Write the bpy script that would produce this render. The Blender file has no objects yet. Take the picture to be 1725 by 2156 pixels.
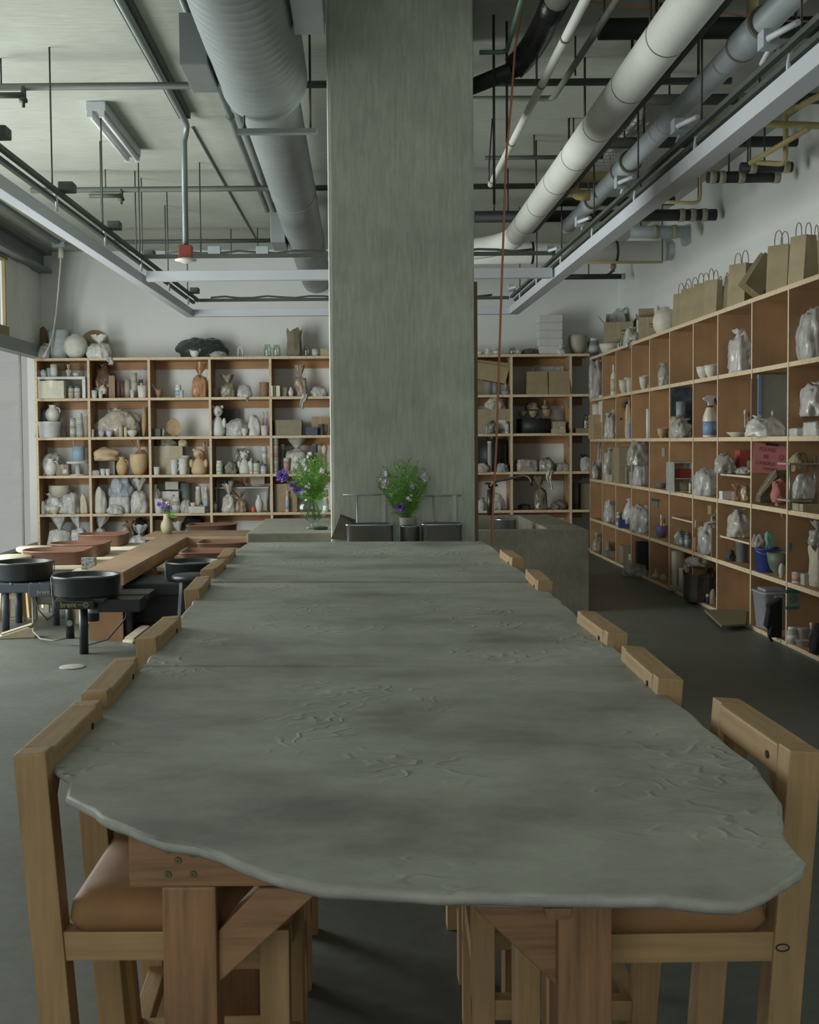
import bpy, bmesh, math, random
from mathutils import Vector, Matrix, noise

scene = bpy.context.scene
COL = scene.collection
# ------------------------------------------------------------------ camera
FPX, PPX, PPY, HORIZON = 2490.0, 757.0, 1040.0, 931.0      # photograph frame 1725 x 2156
PITCH = math.atan((PPY - HORIZON) / FPX)
ROLL = math.radians(0.5)
EYE = Vector((0, 0, 1.47))
_R0, _U0, FWD = Vector((1, 0, 0)), Vector((0, math.sin(PITCH), math.cos(PITCH))), Vector((0, math.cos(PITCH), -math.sin(PITCH)))
RIGHT = _R0 * math.cos(ROLL) - _U0 * math.sin(ROLL)
UP = _U0 * math.cos(ROLL) + _R0 * math.sin(ROLL)
cam_data = bpy.data.cameras.new('camera')
cam = bpy.data.objects.new('camera', cam_data)
COL.objects.link(cam)
cam.matrix_world = Matrix(((RIGHT.x, UP.x, -FWD.x, EYE.x), (RIGHT.y, UP.y, -FWD.y, EYE.y), (RIGHT.z, UP.z, -FWD.z, EYE.z), (0, 0, 0, 1)))
cam_data.sensor_fit = 'HORIZONTAL'
cam_data.sensor_width = 36.0
cam_data.lens = FPX * 36.0 / 1725.0
cam_data.shift_x = (862.5 - PPX) / 1725.0
cam_data.shift_y = (PPY - 1078.0) / 1725.0
cam_data.clip_start = 0.05
scene.camera = cam

def ray(px, py):
    return FWD + RIGHT * ((px - PPX) / FPX) - UP * ((py - PPY) / FPX)
def at(px, py, Y):
    d = ray(px, py); return EYE + d * (Y / d.y)
def atz(px, py, Z):
    d = ray(px, py); return EYE + d * ((Z - EYE.z) / d.z)
def atx(px, py, X):
    d = ray(px, py); return EYE + d * (X / d.x)

# ------------------------------------------------------------------ light, sky, exposure
scene.view_settings.view_transform = 'Standard'
scene.view_settings.look = 'None'
scene.view_settings.gamma = 1.0
scene.view_settings.exposure = 0.0
world = bpy.data.worlds.new('sky'); scene.world = world
world.use_nodes = True
wn = world.node_tree.nodes['Background']
wn.inputs[0].default_value = (0.98, 1.0, 0.97, 1)
wn.inputs[1].default_value = 0.36

def area_light(name, loc, size_y, size_z, power, normal, color=(1, 1, 1)):
    l = bpy.data.lights.new(name, 'AREA'); l.shape = 'RECTANGLE'
    l.size, l.size_y, l.energy, l.color = size_y, size_z, power, color
    o = bpy.data.objects.new(name, l); COL.objects.link(o)
    o.location = loc
    o.rotation_euler = Vector(normal).to_track_quat('-Z', 'Z').to_euler()
    return o
# daylight through the long window wall
area_light('window_daylight', (-5.85, 8.6, 2.3), 14.2, 3.8, 1950, (1, 0, 0.0), (0.965, 1.0, 0.995))
area_light('front_fill', (-1.5, -3.3, 2.2), 3.2, 2.3, 72, (0, 1, 0), (0.97, 1.0, 0.96))  # fill light added behind the camera for the table and column fronts

# ------------------------------------------------------------------ materials
_mats = {}
def _new(name):
    m = bpy.data.materials.new(name); m.use_nodes = True
    nt = m.node_tree; b = nt.nodes['Principled BSDF']
    return m, nt, b
def _noise(nt, scale, detail=4, stretch=None, rough=0.55, kind='Object'):
    tc = nt.nodes.new('ShaderNodeTexCoord'); src = tc.outputs[kind]
    if stretch:
        mp = nt.nodes.new('ShaderNodeMapping'); mp.inputs['Scale'].default_value = stretch
        nt.links.new(src, mp.inputs[0]); src = mp.outputs[0]
    n = nt.nodes.new('ShaderNodeTexNoise')
    n.inputs['Scale'].default_value = scale; n.inputs['Detail'].default_value = detail; n.inputs['Roughness'].default_value = rough
    nt.links.new(src, n.inputs['Vector'])
    return n
def _ramp(nt, fac, stops):
    r = nt.nodes.new('ShaderNodeValToRGB')
    els = r.color_ramp.elements
    while len(els) < len(stops): els.new(0.5)
    for e, (p, c) in zip(els, stops):
        e.position = p; e.color = (c[0], c[1], c[2], 1)
    nt.links.new(fac, r.inputs[0])
    return r
def _bump(nt, b, height, strength, dist=0.01):
    bp = nt.nodes.new('ShaderNodeBump'); bp.inputs['Strength'].default_value = strength; bp.inputs['Distance'].default_value = dist
    nt.links.new(height, bp.inputs['Height']); nt.links.new(bp.outputs[0], b.inputs['Normal'])
    return bp
def sc(c, k): return tuple(max(0.0, min(1.0, x * k)) for x in c)
def hexc(h):
    v = [int(h[i:i + 2], 16) / 255 for i in (0, 2, 4)]
    return tuple(x / 12.92 if x <= 0.04045 else ((x + 0.055) / 1.055) ** 2.4 for x in v)
def paint(col, rough=0.6, var=0.12, scale=14, bump=0.0, metal=0.0, stretch=None):
    if isinstance(col, str): col = hexc(col)
    key = ('paint', col, rough, var, scale, bump, metal, stretch)
    if key in _mats: return _mats[key]
    m, nt, b = _new('surface')
    n = _noise(nt, scale, 5, stretch)
    r = _ramp(nt, n.outputs['Fac'], [(0.3, sc(col, 1 - var)), (0.7, sc(col, 1 + var))])
    nt.links.new(r.outputs[0], b.inputs['Base Color'])
    b.inputs['Roughness'].default_value = rough; b.inputs['Metallic'].default_value = metal
    if bump: _bump(nt, b, n.outputs['Fac'], bump)
    _mats[key] = m
    return m
def wood(col, axis='y', rough=0.6, var=0.25, scale=6.0):
    if isinstance(col, str): col = hexc(col)
    key = ('wood', col, axis, rough, var, scale)
    if key in _mats: return _mats[key]
    m, nt, b = _new('timber')
    st = {'x': (0.6, 9, 9), 'y': (9, 0.6, 9), 'z': (9, 9, 0.6)}[axis]
    n = _noise(nt, scale, 6, st, 0.6)
    r = _ramp(nt, n.outputs['Fac'], [(0.25, sc(col, 1 - var)), (0.5, col), (0.78, sc(col, 1 + var * 0.8))])
    n2 = _noise(nt, 3.0, 4)
    r2 = _ramp(nt, n2.outputs['Fac'], [(0.35, (0.82, 0.82, 0.82)), (0.7, (1.1, 1.08, 1.05))])
    mx = nt.nodes.new('ShaderNodeMixRGB'); mx.blend_type = 'MULTIPLY'; mx.inputs[0].default_value = 1
    nt.links.new(r.outputs[0], mx.inputs[1]); nt.links.new(r2.outputs[0], mx.inputs[2])
    nt.links.new(mx.outputs[0], b.inputs['Base Color'])
    b.inputs['Roughness'].default_value = rough
    _bump(nt, b, n.outputs['Fac'], 0.15, 0.003)
    _mats[key] = m
    return m
def film(col, alpha=0.6, rough=0.25):
    """thin crumpled plastic: part see-through, part milky, with a sheen"""
    if isinstance(col, str): col = hexc(col)
    key = ('film', col, alpha, rough)
    if key in _mats: return _mats[key]
    m, nt, b = _new('plastic_film')
    n = _noise(nt, 22, 4)
    r = _ramp(nt, n.outputs['Fac'], [(0.3, sc(col, 0.93)), (0.7, sc(col, 1.06))])
    nt.links.new(r.outputs[0], b.inputs['Base Color'])
    b.inputs['Roughness'].default_value = rough
    fo = _noise(nt, 11, 4, (1.7, 1.7, 0.6))
    try: fo.noise_type = 'RIDGED_MULTIFRACTAL'; fo.normalize = True
    except Exception: pass
    _bump(nt, b, fo.outputs['Fac'], 0.8, 0.025)
    tr = nt.nodes.new('ShaderNodeBsdfTransparent'); mix = nt.nodes.new('ShaderNodeMixShader')
    lw = nt.nodes.new('ShaderNodeMath'); lw.operation = 'MULTIPLY_ADD'; lw.inputs[1].default_value = 0.5; lw.inputs[2].default_value = alpha - 0.25
    nt.links.new(n.outputs['Fac'], lw.inputs[0]); nt.links.new(lw.outputs[0], mix.inputs[0])
    nt.links.new(tr.outputs[0], mix.inputs[1]); nt.links.new(b.outputs[0], mix.inputs[2])
    nt.links.new(mix.outputs[0], nt.nodes['Material Output'].inputs[0])
    _mats[key] = m
    return m
def glass(tint=(0.9, 0.95, 0.92), alpha=0.3):
    key = ('glass', tint, alpha)
    if key in _mats: return _mats[key]
    m, nt, b = _new('clear_glass')
    n = _noise(nt, 3)
    r = _ramp(nt, n.outputs['Fac'], [(0.3, sc(tint, 0.95)), (0.7, tint)])
    g = nt.nodes.new('ShaderNodeBsdfGlossy'); g.inputs['Roughness'].default_value = 0.05
    nt.links.new(r.outputs[0], g.inputs['Color'])
    tr = nt.nodes.new('ShaderNodeBsdfTransparent'); tr.inputs[0].default_value = (*tint, 1)
    lw = nt.nodes.new('ShaderNodeLayerWeight'); lw.inputs[0].default_value = 0.5
    pw = nt.nodes.new('ShaderNodeMath'); pw.operation = 'POWER'; pw.inputs[1].default_value = 5.0
    nt.links.new(lw.outputs['Facing'], pw.inputs[0])
    ad = nt.nodes.new('ShaderNodeMath'); ad.operation = 'MULTIPLY_ADD'; ad.use_clamp = True; ad.inputs[1].default_value = 0.12 + alpha * 0.3; ad.inputs[2].default_value = alpha * 0.12
    nt.links.new(pw.outputs[0], ad.inputs[0])
    mix = nt.nodes.new('ShaderNodeMixShader')
    nt.links.new(ad.outputs[0], mix.inputs[0]); nt.links.new(tr.outputs[0], mix.inputs[1]); nt.links.new(g.outputs[0], mix.inputs[2])
    nt.links.new(mix.outputs[0], nt.nodes['Material Output'].inputs[0])
    _mats[key] = m
    return m
def concrete(col, streak=None, bump=0.2, var=0.22, rough=0.75, scale=1.6, spots=False):
    if isinstance(col, str): col = hexc(col)
    key = ('concrete', col, streak, bump, var, rough, scale, spots)
    if key in _mats: return _mats[key]
    m, nt, b = _new('concrete')
    big = _noise(nt, scale, 8, None, 0.62)
    fine = _noise(nt, 18, 6, streak, 0.65)
    r1 = _ramp(nt, big.outputs['Fac'], [(0.32, sc(col, 1 - var)), (0.52, col), (0.7, sc(col, 1 + var))])
    r2 = _ramp(nt, fine.outputs['Fac'], [(0.3, (0.84, 0.84, 0.84)), (0.72, (1.14, 1.14, 1.14))])
    mx = nt.nodes.new('ShaderNodeMixRGB'); mx.blend_type = 'MULTIPLY'; mx.inputs[0].default_value = 1
    nt.links.new(r1.outputs[0], mx.inputs[1]); nt.links.new(r2.outputs[0], mx.inputs[2])
    out = mx.outputs[0]
    nt.links.new(out, b.inputs['Base Color'])
    rr = _ramp(nt, big.outputs['Fac'], [(0.3, (rough - 0.12,) * 3), (0.7, (rough + 0.1,) * 3)])
    nt.links.new(rr.outputs[0], b.inputs['Roughness'])
    _bump(nt, b, fine.outputs['Fac'], bump, 0.004)
    _mats[key] = m
    return m

# ------------------------------------------------------------------ mesh building
class MB:
    """collects shapes of ONE part, then links them as one mesh object"""
    def __init__(self): self.bm = bmesh.new(); self.sm = False
    def verts_faces(self, vs, fs):
        b = [self.bm.verts.new(v) for v in vs]
        for f in fs:
            try: self.bm.faces.new([b[i] for i in f])
            except ValueError: pass
        return self
    def box(self, lo, hi, m=None, bev=0.0):
        lo, hi = Vector(lo), Vector(hi)
        r = bmesh.ops.create_cube(self.bm, size=1.0)
        vs = r['verts']
        s = hi - lo; c = (hi + lo) / 2
        for v in vs: v.co = Vector((v.co.x * s.x, v.co.y * s.y, v.co.z * s.z)) + c
        if bev:
            es = list({e for v in vs for e in v.link_edges})
            rb = bmesh.ops.bevel(self.bm, geom=es, offset=bev, segments=2, affect='EDGES', profile=0.6)
            vs = list({v for f in rb['faces'] for v in f.verts} | {v for v in vs if v.is_valid})
        if m is not None:
            for v in vs: v.co = m @ v.co
        return self
    def beam(self, p0, p1, w, h, up=(0, 0, 1), bev=0.0):
        """rectangular bar from p0 to p1, w across, h along up"""
        p0, p1 = Vector(p0), Vector(p1); d = p1 - p0; L = d.length; d.normalize()
        u = Vector(up); x = d.cross(u)
        if x.length < 1e-5: x = d.cross(Vector((1, 0, 0)))
        x.normalize(); z = x.cross(d)
        m = Matrix(((x.x, d.x, z.x, p0.x), (x.y, d.y, z.y, p0.y), (x.z, d.z, z.z, p0.z), (0, 0, 0, 1)))
        return self.box((-w / 2, 0, -h / 2), (w / 2, L, h / 2), m, bev)
    def tube(self, pts, r, n=12, cap=True, smooth=True):
        """round tube along points; r a number or one per point"""
        pts = [Vector(p) for p in pts]; k = len(pts)
        rs = r if isinstance(r, (list, tuple)) else [r] * k
        rings = []; prev = None
        for i, p in enumerate(pts):
            d = (pts[min(i + 1, k - 1)] - pts[max(i - 1, 0)])
            if d.length < 1e-9: d = Vector((0, 0, 1))
            d.normalize()
            if prev is None:
                a = Vector((0, 0, 1)) if abs(d.z) < 0.9 else Vector((1, 0, 0))
                x = d.cross(a).normalized()
            else:
                x = prev - d * prev.dot(d)
                x = x.normalized() if x.length > 1e-6 else d.orthogonal().normalized()
            prev = x; y = d.cross(x)
            rings.append([self.bm.verts.new(p + (x * math.cos(2 * math.pi * j / n) + y * math.sin(2 * math.pi * j / n)) * rs[i]) for j in range(n)])
        for a, b in zip(rings, rings[1:]):
            for j in range(n): 
                f = self.bm.faces.new((a[j], a[(j + 1) % n], b[(j + 1) % n], b[j])); f.smooth = smooth
        if cap:
            self.bm.faces.new(rings[0][::-1]); self.bm.faces.new(rings[-1])
        return self
    def lathe(self, prof, n=24, c=(0, 0, 0), sx=1.0, sy=1.0, m=None, smooth=True, wob=0.0, seed=0):
        """profile [(r, z)] turned about the vertical through c"""
        c = Vector(c); rings = []
        for (r, z) in prof:
            if r < 1e-6:
                v = [self.bm.verts.new((c.x, c.y, c.z + z))]
            else:
                v = []
                for j in range(n):
                    a = 2 * math.pi * j / n
                    k = 1 + (wob * noise.noise(Vector((math.cos(a) * 1.3 + seed, math.sin(a) * 1.3, z * 6))) if wob else 0)
                    v.append(self.bm.verts.new((c.x + r * sx * k * math.cos(a), c.y + r * sy * k * math.sin(a), c.z + z)))
            rings.append(v)
        fs = []
        for a, b in zip(rings, rings[1:]):
            for j in range(n):
                q = [a[j % len(a)], a[(j + 1) % len(a)], b[(j + 1) % len(b)], b[j % len(b)]]
                q = [v for i, v in enumerate(q) if v not in q[:i]]
                if len(q) > 2: 
                    f = self.bm.faces.new(q); f.smooth = smooth; fs.append(f)
        if m is not None:
            for v in {v for r in rings for v in r}: v.co = m @ v.co
        return self
    def blob(self, w, d, h, seed=0, amp=0.12, freq=2.0, sub=3, boxy=0.0, taper=0.0, crease=0.0, c=(0, 0, 0), flat=True):
        """lumpy closed form w x d x h standing on z=0 of c"""
        r = bmesh.ops.create_icosphere(self.bm, subdivisions=sub, radius=1.0)
        off = Vector((seed * 3.17, seed * 1.31, seed * 7.7))
        for v in r['verts']:
            p = v.co.copy()
            if boxy:
                mx = max(abs(p.x), abs(p.y), abs(p.z))
                p = p.lerp(p / mx, boxy)
            k = 1 + amp * noise.noise(p * freq + off)
            if crease:
                q = Vector((p.x, p.y, p.z * 0.45)) * freq * 1.25
                k += crease * (0.75 - 2.0 * abs(noise.noise(q * 1.3 + off * 2))) + 0.5 * crease * (0.75 - 2.0 * abs(noise.noise(q * 3.1 - off)))
            p *= k
            t = 1 - taper * (p.z * 0.5 + 0.5)
            x, y, z = p.x * t * w / 2, p.y * t * d / 2, (p.z + 1) * h / 2
            if flat: z = max(0.0, (p.z + 0.62) / 1.62 * h)
            v.co = Vector((x + c[0], y + c[1], z + c[2]))
        for f in r['verts'][0].link_faces: pass
        for v in r['verts']:
            for f in v.link_faces: f.smooth = True
        return self
    def prism(self, outline, z0, z1, smooth=False):
        """vertical prism over a list of (x, y)"""
        a = [self.bm.verts.new((x, y, z0)) for x, y in outline]
        b = [self.bm.verts.new((x, y, z1)) for x, y in outline]
        n = len(a)
        self.bm.faces.new(a[::-1]); self.bm.faces.new(b)
        for i in range(n):
            f = self.bm.faces.new((a[i], a[(i + 1) % n], b[(i + 1) % n], b[i])); f.smooth = smooth
        return self
    def poly(self, pts, thick, nrm):
        """flat plate over 3-D points, thickened along nrm"""
        nrm = Vector(nrm) * thick
        a = [self.bm.verts.new(Vector(p)) for p in pts]; b = [self.bm.verts.new(Vector(p) + nrm) for p in pts]
        n = len(a)
        self.bm.faces.new(a); self.bm.faces.new(b[::-1])
        for i in range(n): self.bm.faces.new((a[i], b[i], b[(i + 1) % n], a[(i + 1) % n]))
        return self
    def move(self, m):
        bmesh.ops.transform(self.bm, matrix=m, verts=self.bm.verts); return self
    def build(self, name, mat, parent=None, world=False, subd=0, bevel=0.0, base=False):
        bm = self.bm
        bmesh.ops.recalc_face_normals(bm, faces=bm.faces)
        loc = Vector((0, 0, 0))
        if parent is not None and world:
            for v in bm.verts: v.co -= parent.location
        if base and parent is None:
            xs = [v.co.x for v in bm.verts]; ys = [v.co.y for v in bm.verts]; zs = [v.co.z for v in bm.verts]
            loc = Vector(((min(xs) + max(xs)) / 2, (min(ys) + max(ys)) / 2, min(zs)))
            for v in bm.verts: v.co -= loc
        me = bpy.data.meshes.new(name); bm.to_mesh(me); bm.free()
        o = bpy.data.objects.new(name, me); COL.objects.link(o)
        o.location = loc
        me.materials.append(mat)
        if parent is not None: o.parent = parent
        if bevel:
            mo = o.modifiers.new('bevel', 'BEVEL'); mo.width = bevel; mo.segments = 2; mo.limit_method = 'ANGLE'
        if subd:
            mo = o.modifiers.new('subdivision', 'SUBSURF'); mo.levels = subd; mo.render_levels = subd
        return o

def tag(o, label, cat, group=None, kind=None):
    o['label'] = label; o['category'] = cat
    if group: o['group'] = group
    if kind: o['kind'] = kind
    return o
def thing(name, label, cat, loc=(0, 0, 0), rz=0.0, group=None):
    o = bpy.data.objects.new(name, None); COL.objects.link(o)
    o.empty_display_size = 0.05
    o.location = loc; o.rotation_euler = (0, 0, rz)
    return tag(o, label, cat, group)
def struct(o):
    o['kind'] = 'structure'; return o
def copy_tree(o, parent=None):
    c = o.copy(); COL.objects.link(c)
    if parent is not None: c.parent = parent
    for ch in [k for k in bpy.data.objects if k.parent == o]: copy_tree(ch, c)
    return c
def arc(p0, p1, p2, n=6):
    """points of a smooth bend from p0 through corner p1 to p2"""
    p0, p1, p2 = Vector(p0), Vector(p1), Vector(p2)
    return [p0 * (1 - t) ** 2 + p1 * 2 * t * (1 - t) + p2 * t * t for t in [i / n for i in range(n + 1)]]

# ================================================================== room shell
XL, XR, YB, YF, ZC = -4.25, 3.49, 15.95, -3.0, 4.05
def edged(mb, name, mat, edge_mat, nrm, parent=None, **kw):
    """one board whose front edge (faces along nrm) is bare ply"""
    o = mb.build(name, mat, parent, **kw)
    o.data.materials.append(edge_mat)
    n = Vector(nrm)
    for p in o.data.polygons:
        if p.normal.dot(n) > 0.9: p.material_index = 1
    return o

M_floor = concrete('62665f', bump=0.05, var=0.16, rough=0.5, scale=0.9)
M_ceil = concrete('b2b6ab', streak=(0.25, 3.0, 1), bump=0.25, var=0.14, rough=0.9, scale=0.7)
M_white = paint('dfe2df', 0.85, 0.03, 1.2)
M_column = concrete('bcc1b3', streak=(3.0, 3.0, 0.35), bump=0.25, var=0.2, rough=0.8, scale=1.6)
M_steel = paint('8d9494', 0.5, 0.06, 4)
M_frame = paint('e6e8e2', 0.6, 0.05, 3)
M_yellow = paint('8f8258', 0.6, 0.1, 5)

struct(MB().box((XL - 0.4, YF, -0.12), (XR + 0.2, YB + 0.2, 0)).build('floor', M_floor, base=True))
struct(MB().box((XL - 0.6, YF, ZC), (XR + 0.2, YB + 0.2, ZC + 0.15)).build('ceiling', M_ceil, base=True))
struct(MB().box((XL - 0.2, YB, 0), (XR + 0.2, YB + 0.15, ZC)).build('wall_back', M_white, base=True))
struct(MB().box((XR, YF, 0), (XR + 0.15, YB, ZC)).build('wall_right', M_white, base=True))
# wall behind the photographer, with a wide opening for the street front
fw = MB()
fw.box((XL, YF - 0.15, 0), (-3.2, YF, ZC)); fw.box((0.2, YF - 0.15, 0), (XR, YF, ZC))
fw.box((-3.2, YF - 0.15, 3.4), (0.2, YF, ZC)); fw.box((-3.2, YF - 0.15, 0), (0.2, YF, 0.9))
struct(fw.build('wall_front', M_white))
# window wall: low kerb, tall lower panes, steel transom, upper panes between flat mullions
struct(MB().box((XL - 0.12, YF, 0), (XL + 0.02, YB, 0.16)).build('trim_1', paint('6f7473', 0.7), base=True))
struct(MB().box((XL - 0.1, YF, 2.62), (XL + 0.06, YB, 2.78)).build('trim_2', M_steel, base=True))
M_beam = paint('7c8383', 0.55, 0.06, 4)
b = MB(); b.box((XL - 0.1, YF, 3.76), (XL + 0.16, YB, 3.8)); b.box((XL - 0.1, YF, 3.8), (XL + 0.05, YB, 4.0)); b.box((XL - 0.1, YF, 4.0), (XL + 0.16, YB, 4.05))
struct(b.build('beam', M_beam, base=True))
struct(MB().box((XL - 0.1, YF, 0), (XL, 1.6, ZC)).build('wall_left', M_white, base=True))
upper_y = [1.6, 3.1, 4.6, 6.6, 8.6, 10.6, 12.6, 14.42]
k = 0
for i in range(7):
    y0, y1 = upper_y[i], upper_y[i + 1]
    fr = MB()
    for (a, c) in ((y0, y0 + 0.03), (y1 - 0.03, y1)): fr.box((XL - 0.05, a, 2.78), (XL - 0.01, c, 3.76))
    fr.box((XL - 0.06, y0, 2.78), (XL + 0.02, y1, 2.9)); fr.box((XL - 0.06, y0, 3.7), (XL + 0.02, y1, 3.76))
    k += 1
    w = struct(fr.build('window_%d' % k, M_yellow, base=True))
    MB().box((XL - 0.035, y0 + 0.03, 2.9), (XL - 0.025, y1 - 0.03, 3.7)).build('pane', glass((0.98, 0.99, 0.98), 0.02), w, world=True)
# flat white fins that close the upper wall up to the corner
for (y0, y1, x) in ((14.42, 14.9, 0.0), (14.93, 15.38, 0.02), (15.41, YB, 0.0)):
    struct(MB().box((XL - 0.08, y0, 2.78), (XL + x, y1, 3.76), bev=0.008).build('trim_%d' % (int(y0 * 10) - 141), M_frame, base=True))
lower_y = [1.6, 3.1, 4.6, 6.4, 8.2, 10.0, 11.8, 13.4, 15.0, YB]
for i in range(9):
    y0, y1 = lower_y[i], lower_y[i + 1]
    fr = MB()
    for (a, c) in ((y0, y0 + 0.012), (y1 - 0.012, y1)): fr.box((XL - 0.04, a, 0.16), (XL - 0.015, c, 2.62))
    k += 1
    w = struct(fr.build('window_%d' % k, paint('85877f', 0.5), base=True))
    MB().box((XL - 0.035, y0 + 0.012, 0.16), (XL - 0.025, y1 - 0.012, 2.62)).build('pane', glass((0.98, 0.99, 0.98), 0.02), w, world=True)

# concrete column
YC = 6.92
cx0, cx1 = at(693, 700, YC).x, at(999.5, 700, YC).x
c = MB().box((cx0, YC, 0), (cx1, YC + 0.86, ZC), bev=0.022)
struct(c.build('column', M_column, base=True))
# thin brown strip along the column's far right arris
struct(MB().box((cx1 - 0.004, YC + 0.03, 0), (cx1 + 0.02, YC + 0.1, 2.4)).build('trim_9', wood('6e5238', 'z'), base=True))

# ================================================================== shelving
M_ply = wood('b28a60', 'x', 0.6, 0.16, 3)
M_ply_y = wood('b08860', 'y', 0.6, 0.14, 3)
M_plyv = wood('b28a60', 'z', 0.6, 0.14, 3)
M_edge = paint('d2bf9e', 0.6, 0.16, 30)
YS = 15.5
ZB = [2.60, 2.075, 1.566, 1.065, 0.56, 0.05]         # tops of the back boards
XD = [-4.215, -3.527, -2.738, -1.944, -1.152, -0.36, 0.43, 1.22, 1.999, 2.774]
TH = 0.034
shelf_back = thing('shelving_unit', 'long plywood cubby shelves covering the white far wall behind the column', 'shelves', (-0.6, YS, 0))
for i, z in enumerate(ZB):
    edged(MB().box((XD[0] - 0.017, YS, z - TH), (3.02, YB - 0.002, z)), 'shelf', M_ply, M_edge, (0, -1, 0), shelf_back, world=True)
for x in XD:
    edged(MB().box((x - 0.016, YS - 0.004, 0), (x + 0.016, YB - 0.004, ZB[0] - TH)), 'divider', M_plyv, M_edge, (0, -1, 0), shelf_back, world=True)
for i in range(5):
    for a, c2 in zip(XD, XD[1:] + [3.02]):
        MB().box((a + 0.017, YB - 0.03, ZB[i] - TH - 0.1), (c2 - 0.017, YB - 0.006, ZB[i] - TH - 0.001)).build('back_rail', M_ply, shelf_back, world=True)
for x in (1.985, 2.76):
    for i in range(4):
        MB().box((x - 0.022, YS - 0.0, ZB[i] - 0.18), (x - 0.003, YS + 0.03, ZB[i] - 0.08)).build('bracket', paint('a9aeb0', 0.4, metal=0.8), shelf_back, world=True)

XS = 3.02
ZR = [2.545, 2.005, 1.485, 0.969, 0.457, 0.03]
YD = [6.76, 7.54, 8.33, 9.10, 9.96, 10.69, 11.5, 12.29, 13.1, 13.9, 14.67, 15.44]
shelf_right = thing('shelving_unit', 'tall plywood cubby shelves running along the white side wall', 'shelves', (XS + 0.2, 11, 0))
for z in ZR:
    edged(MB().box((XS, YD[0], z - TH if z > 0.1 else 0.0), (XR - 0.002, YS - 0.006, z)), 'shelf', M_ply_y, M_edge, (-1, 0, 0), shelf_right, world=True)
for y in YD:
    edged(MB().box((XS - 0.004, y - 0.012, 0), (XR - 0.004, y + 0.012, ZR[0] - TH)), 'divider', wood('b08a64', 'z', 0.6, 0.1, 1.5), M_edge, (-1, 0, 0), shelf_right, world=True)
# small extra shelves screwed inside single cubbies
for (y0, y1, z, x0) in ((8.36, 9.09, 1.15, 0.0),):
    pass
def bay(b):
    """(near, far) divider of bay b, counted from the far corner: bay 1 touches the corner"""
    return YD[-1 - b], YD[-b]

# ================================================================== the big work table
ZT = 0.92
def slab_part(name, pts, parent, mat_top, mat_edge, zt=ZT, th=0.02, wob=0.0, seed=0, free=None):
    """cast slab: outline of points, soft irregular edge"""
    P = []
    n = len(pts)
    for i in range(n):
        a, c = pts[i], pts[(i + 1) % n]
        L = math.dist(a, c); m = max(1, int(L / 0.03))
        fr = free is not None and i in free
        for j in range(m):
            t = j / m
            p = Vector((a[0] * (1 - t) + c[0] * t, a[1] * (1 - t) + c[1] * t))
            if fr:
                nn = Vector((c[1] - a[1], a[0] - c[0])).normalized()
                p += nn * wob * noise.noise(Vector((p.x * 9 + seed, p.y * 9, 0.3)))
            P.append((p, fr))
    ctr = sum((p for p, f in P), Vector((0, 0))) / len(P)
    bm = bmesh.new(); rings = []
    for (ins, dz) in ((0.008, 0), (0.002, -0.003), (0.0, -0.008), (0.004, -0.014), (0.012, -th)):
        ring = []
        for (p, f) in P:
            d = (ctr - p).normalized() * (ins if f else min(ins, 0.003))
            q = p + d
            ring.append(bm.verts.new((q.x, q.y, zt + dz + (0.003 * noise.noise(Vector((p.x * 14, p.y * 14, seed))) if f and dz < 0 else 0))))
        rings.append(ring)
    top = bm.faces.new(rings[0]); bm.faces.new(rings[-1][::-1])
    for a, c in zip(rings, rings[1:]):
        for i in range(len(P)):
            f = bm.faces.new((a[i], c[i], c[(i + 1) % len(P)], a[(i + 1) % len(P)])); f.smooth = True; f.material_index = 1 if (a is not rings[0] and P[i][1]) else 0
    mb = MB(); mb.bm.free(); mb.bm = bm
    o = mb.build(name, mat_top, parent, world=True)
    o.data.materials.append(mat_edge)
    return o
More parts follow.
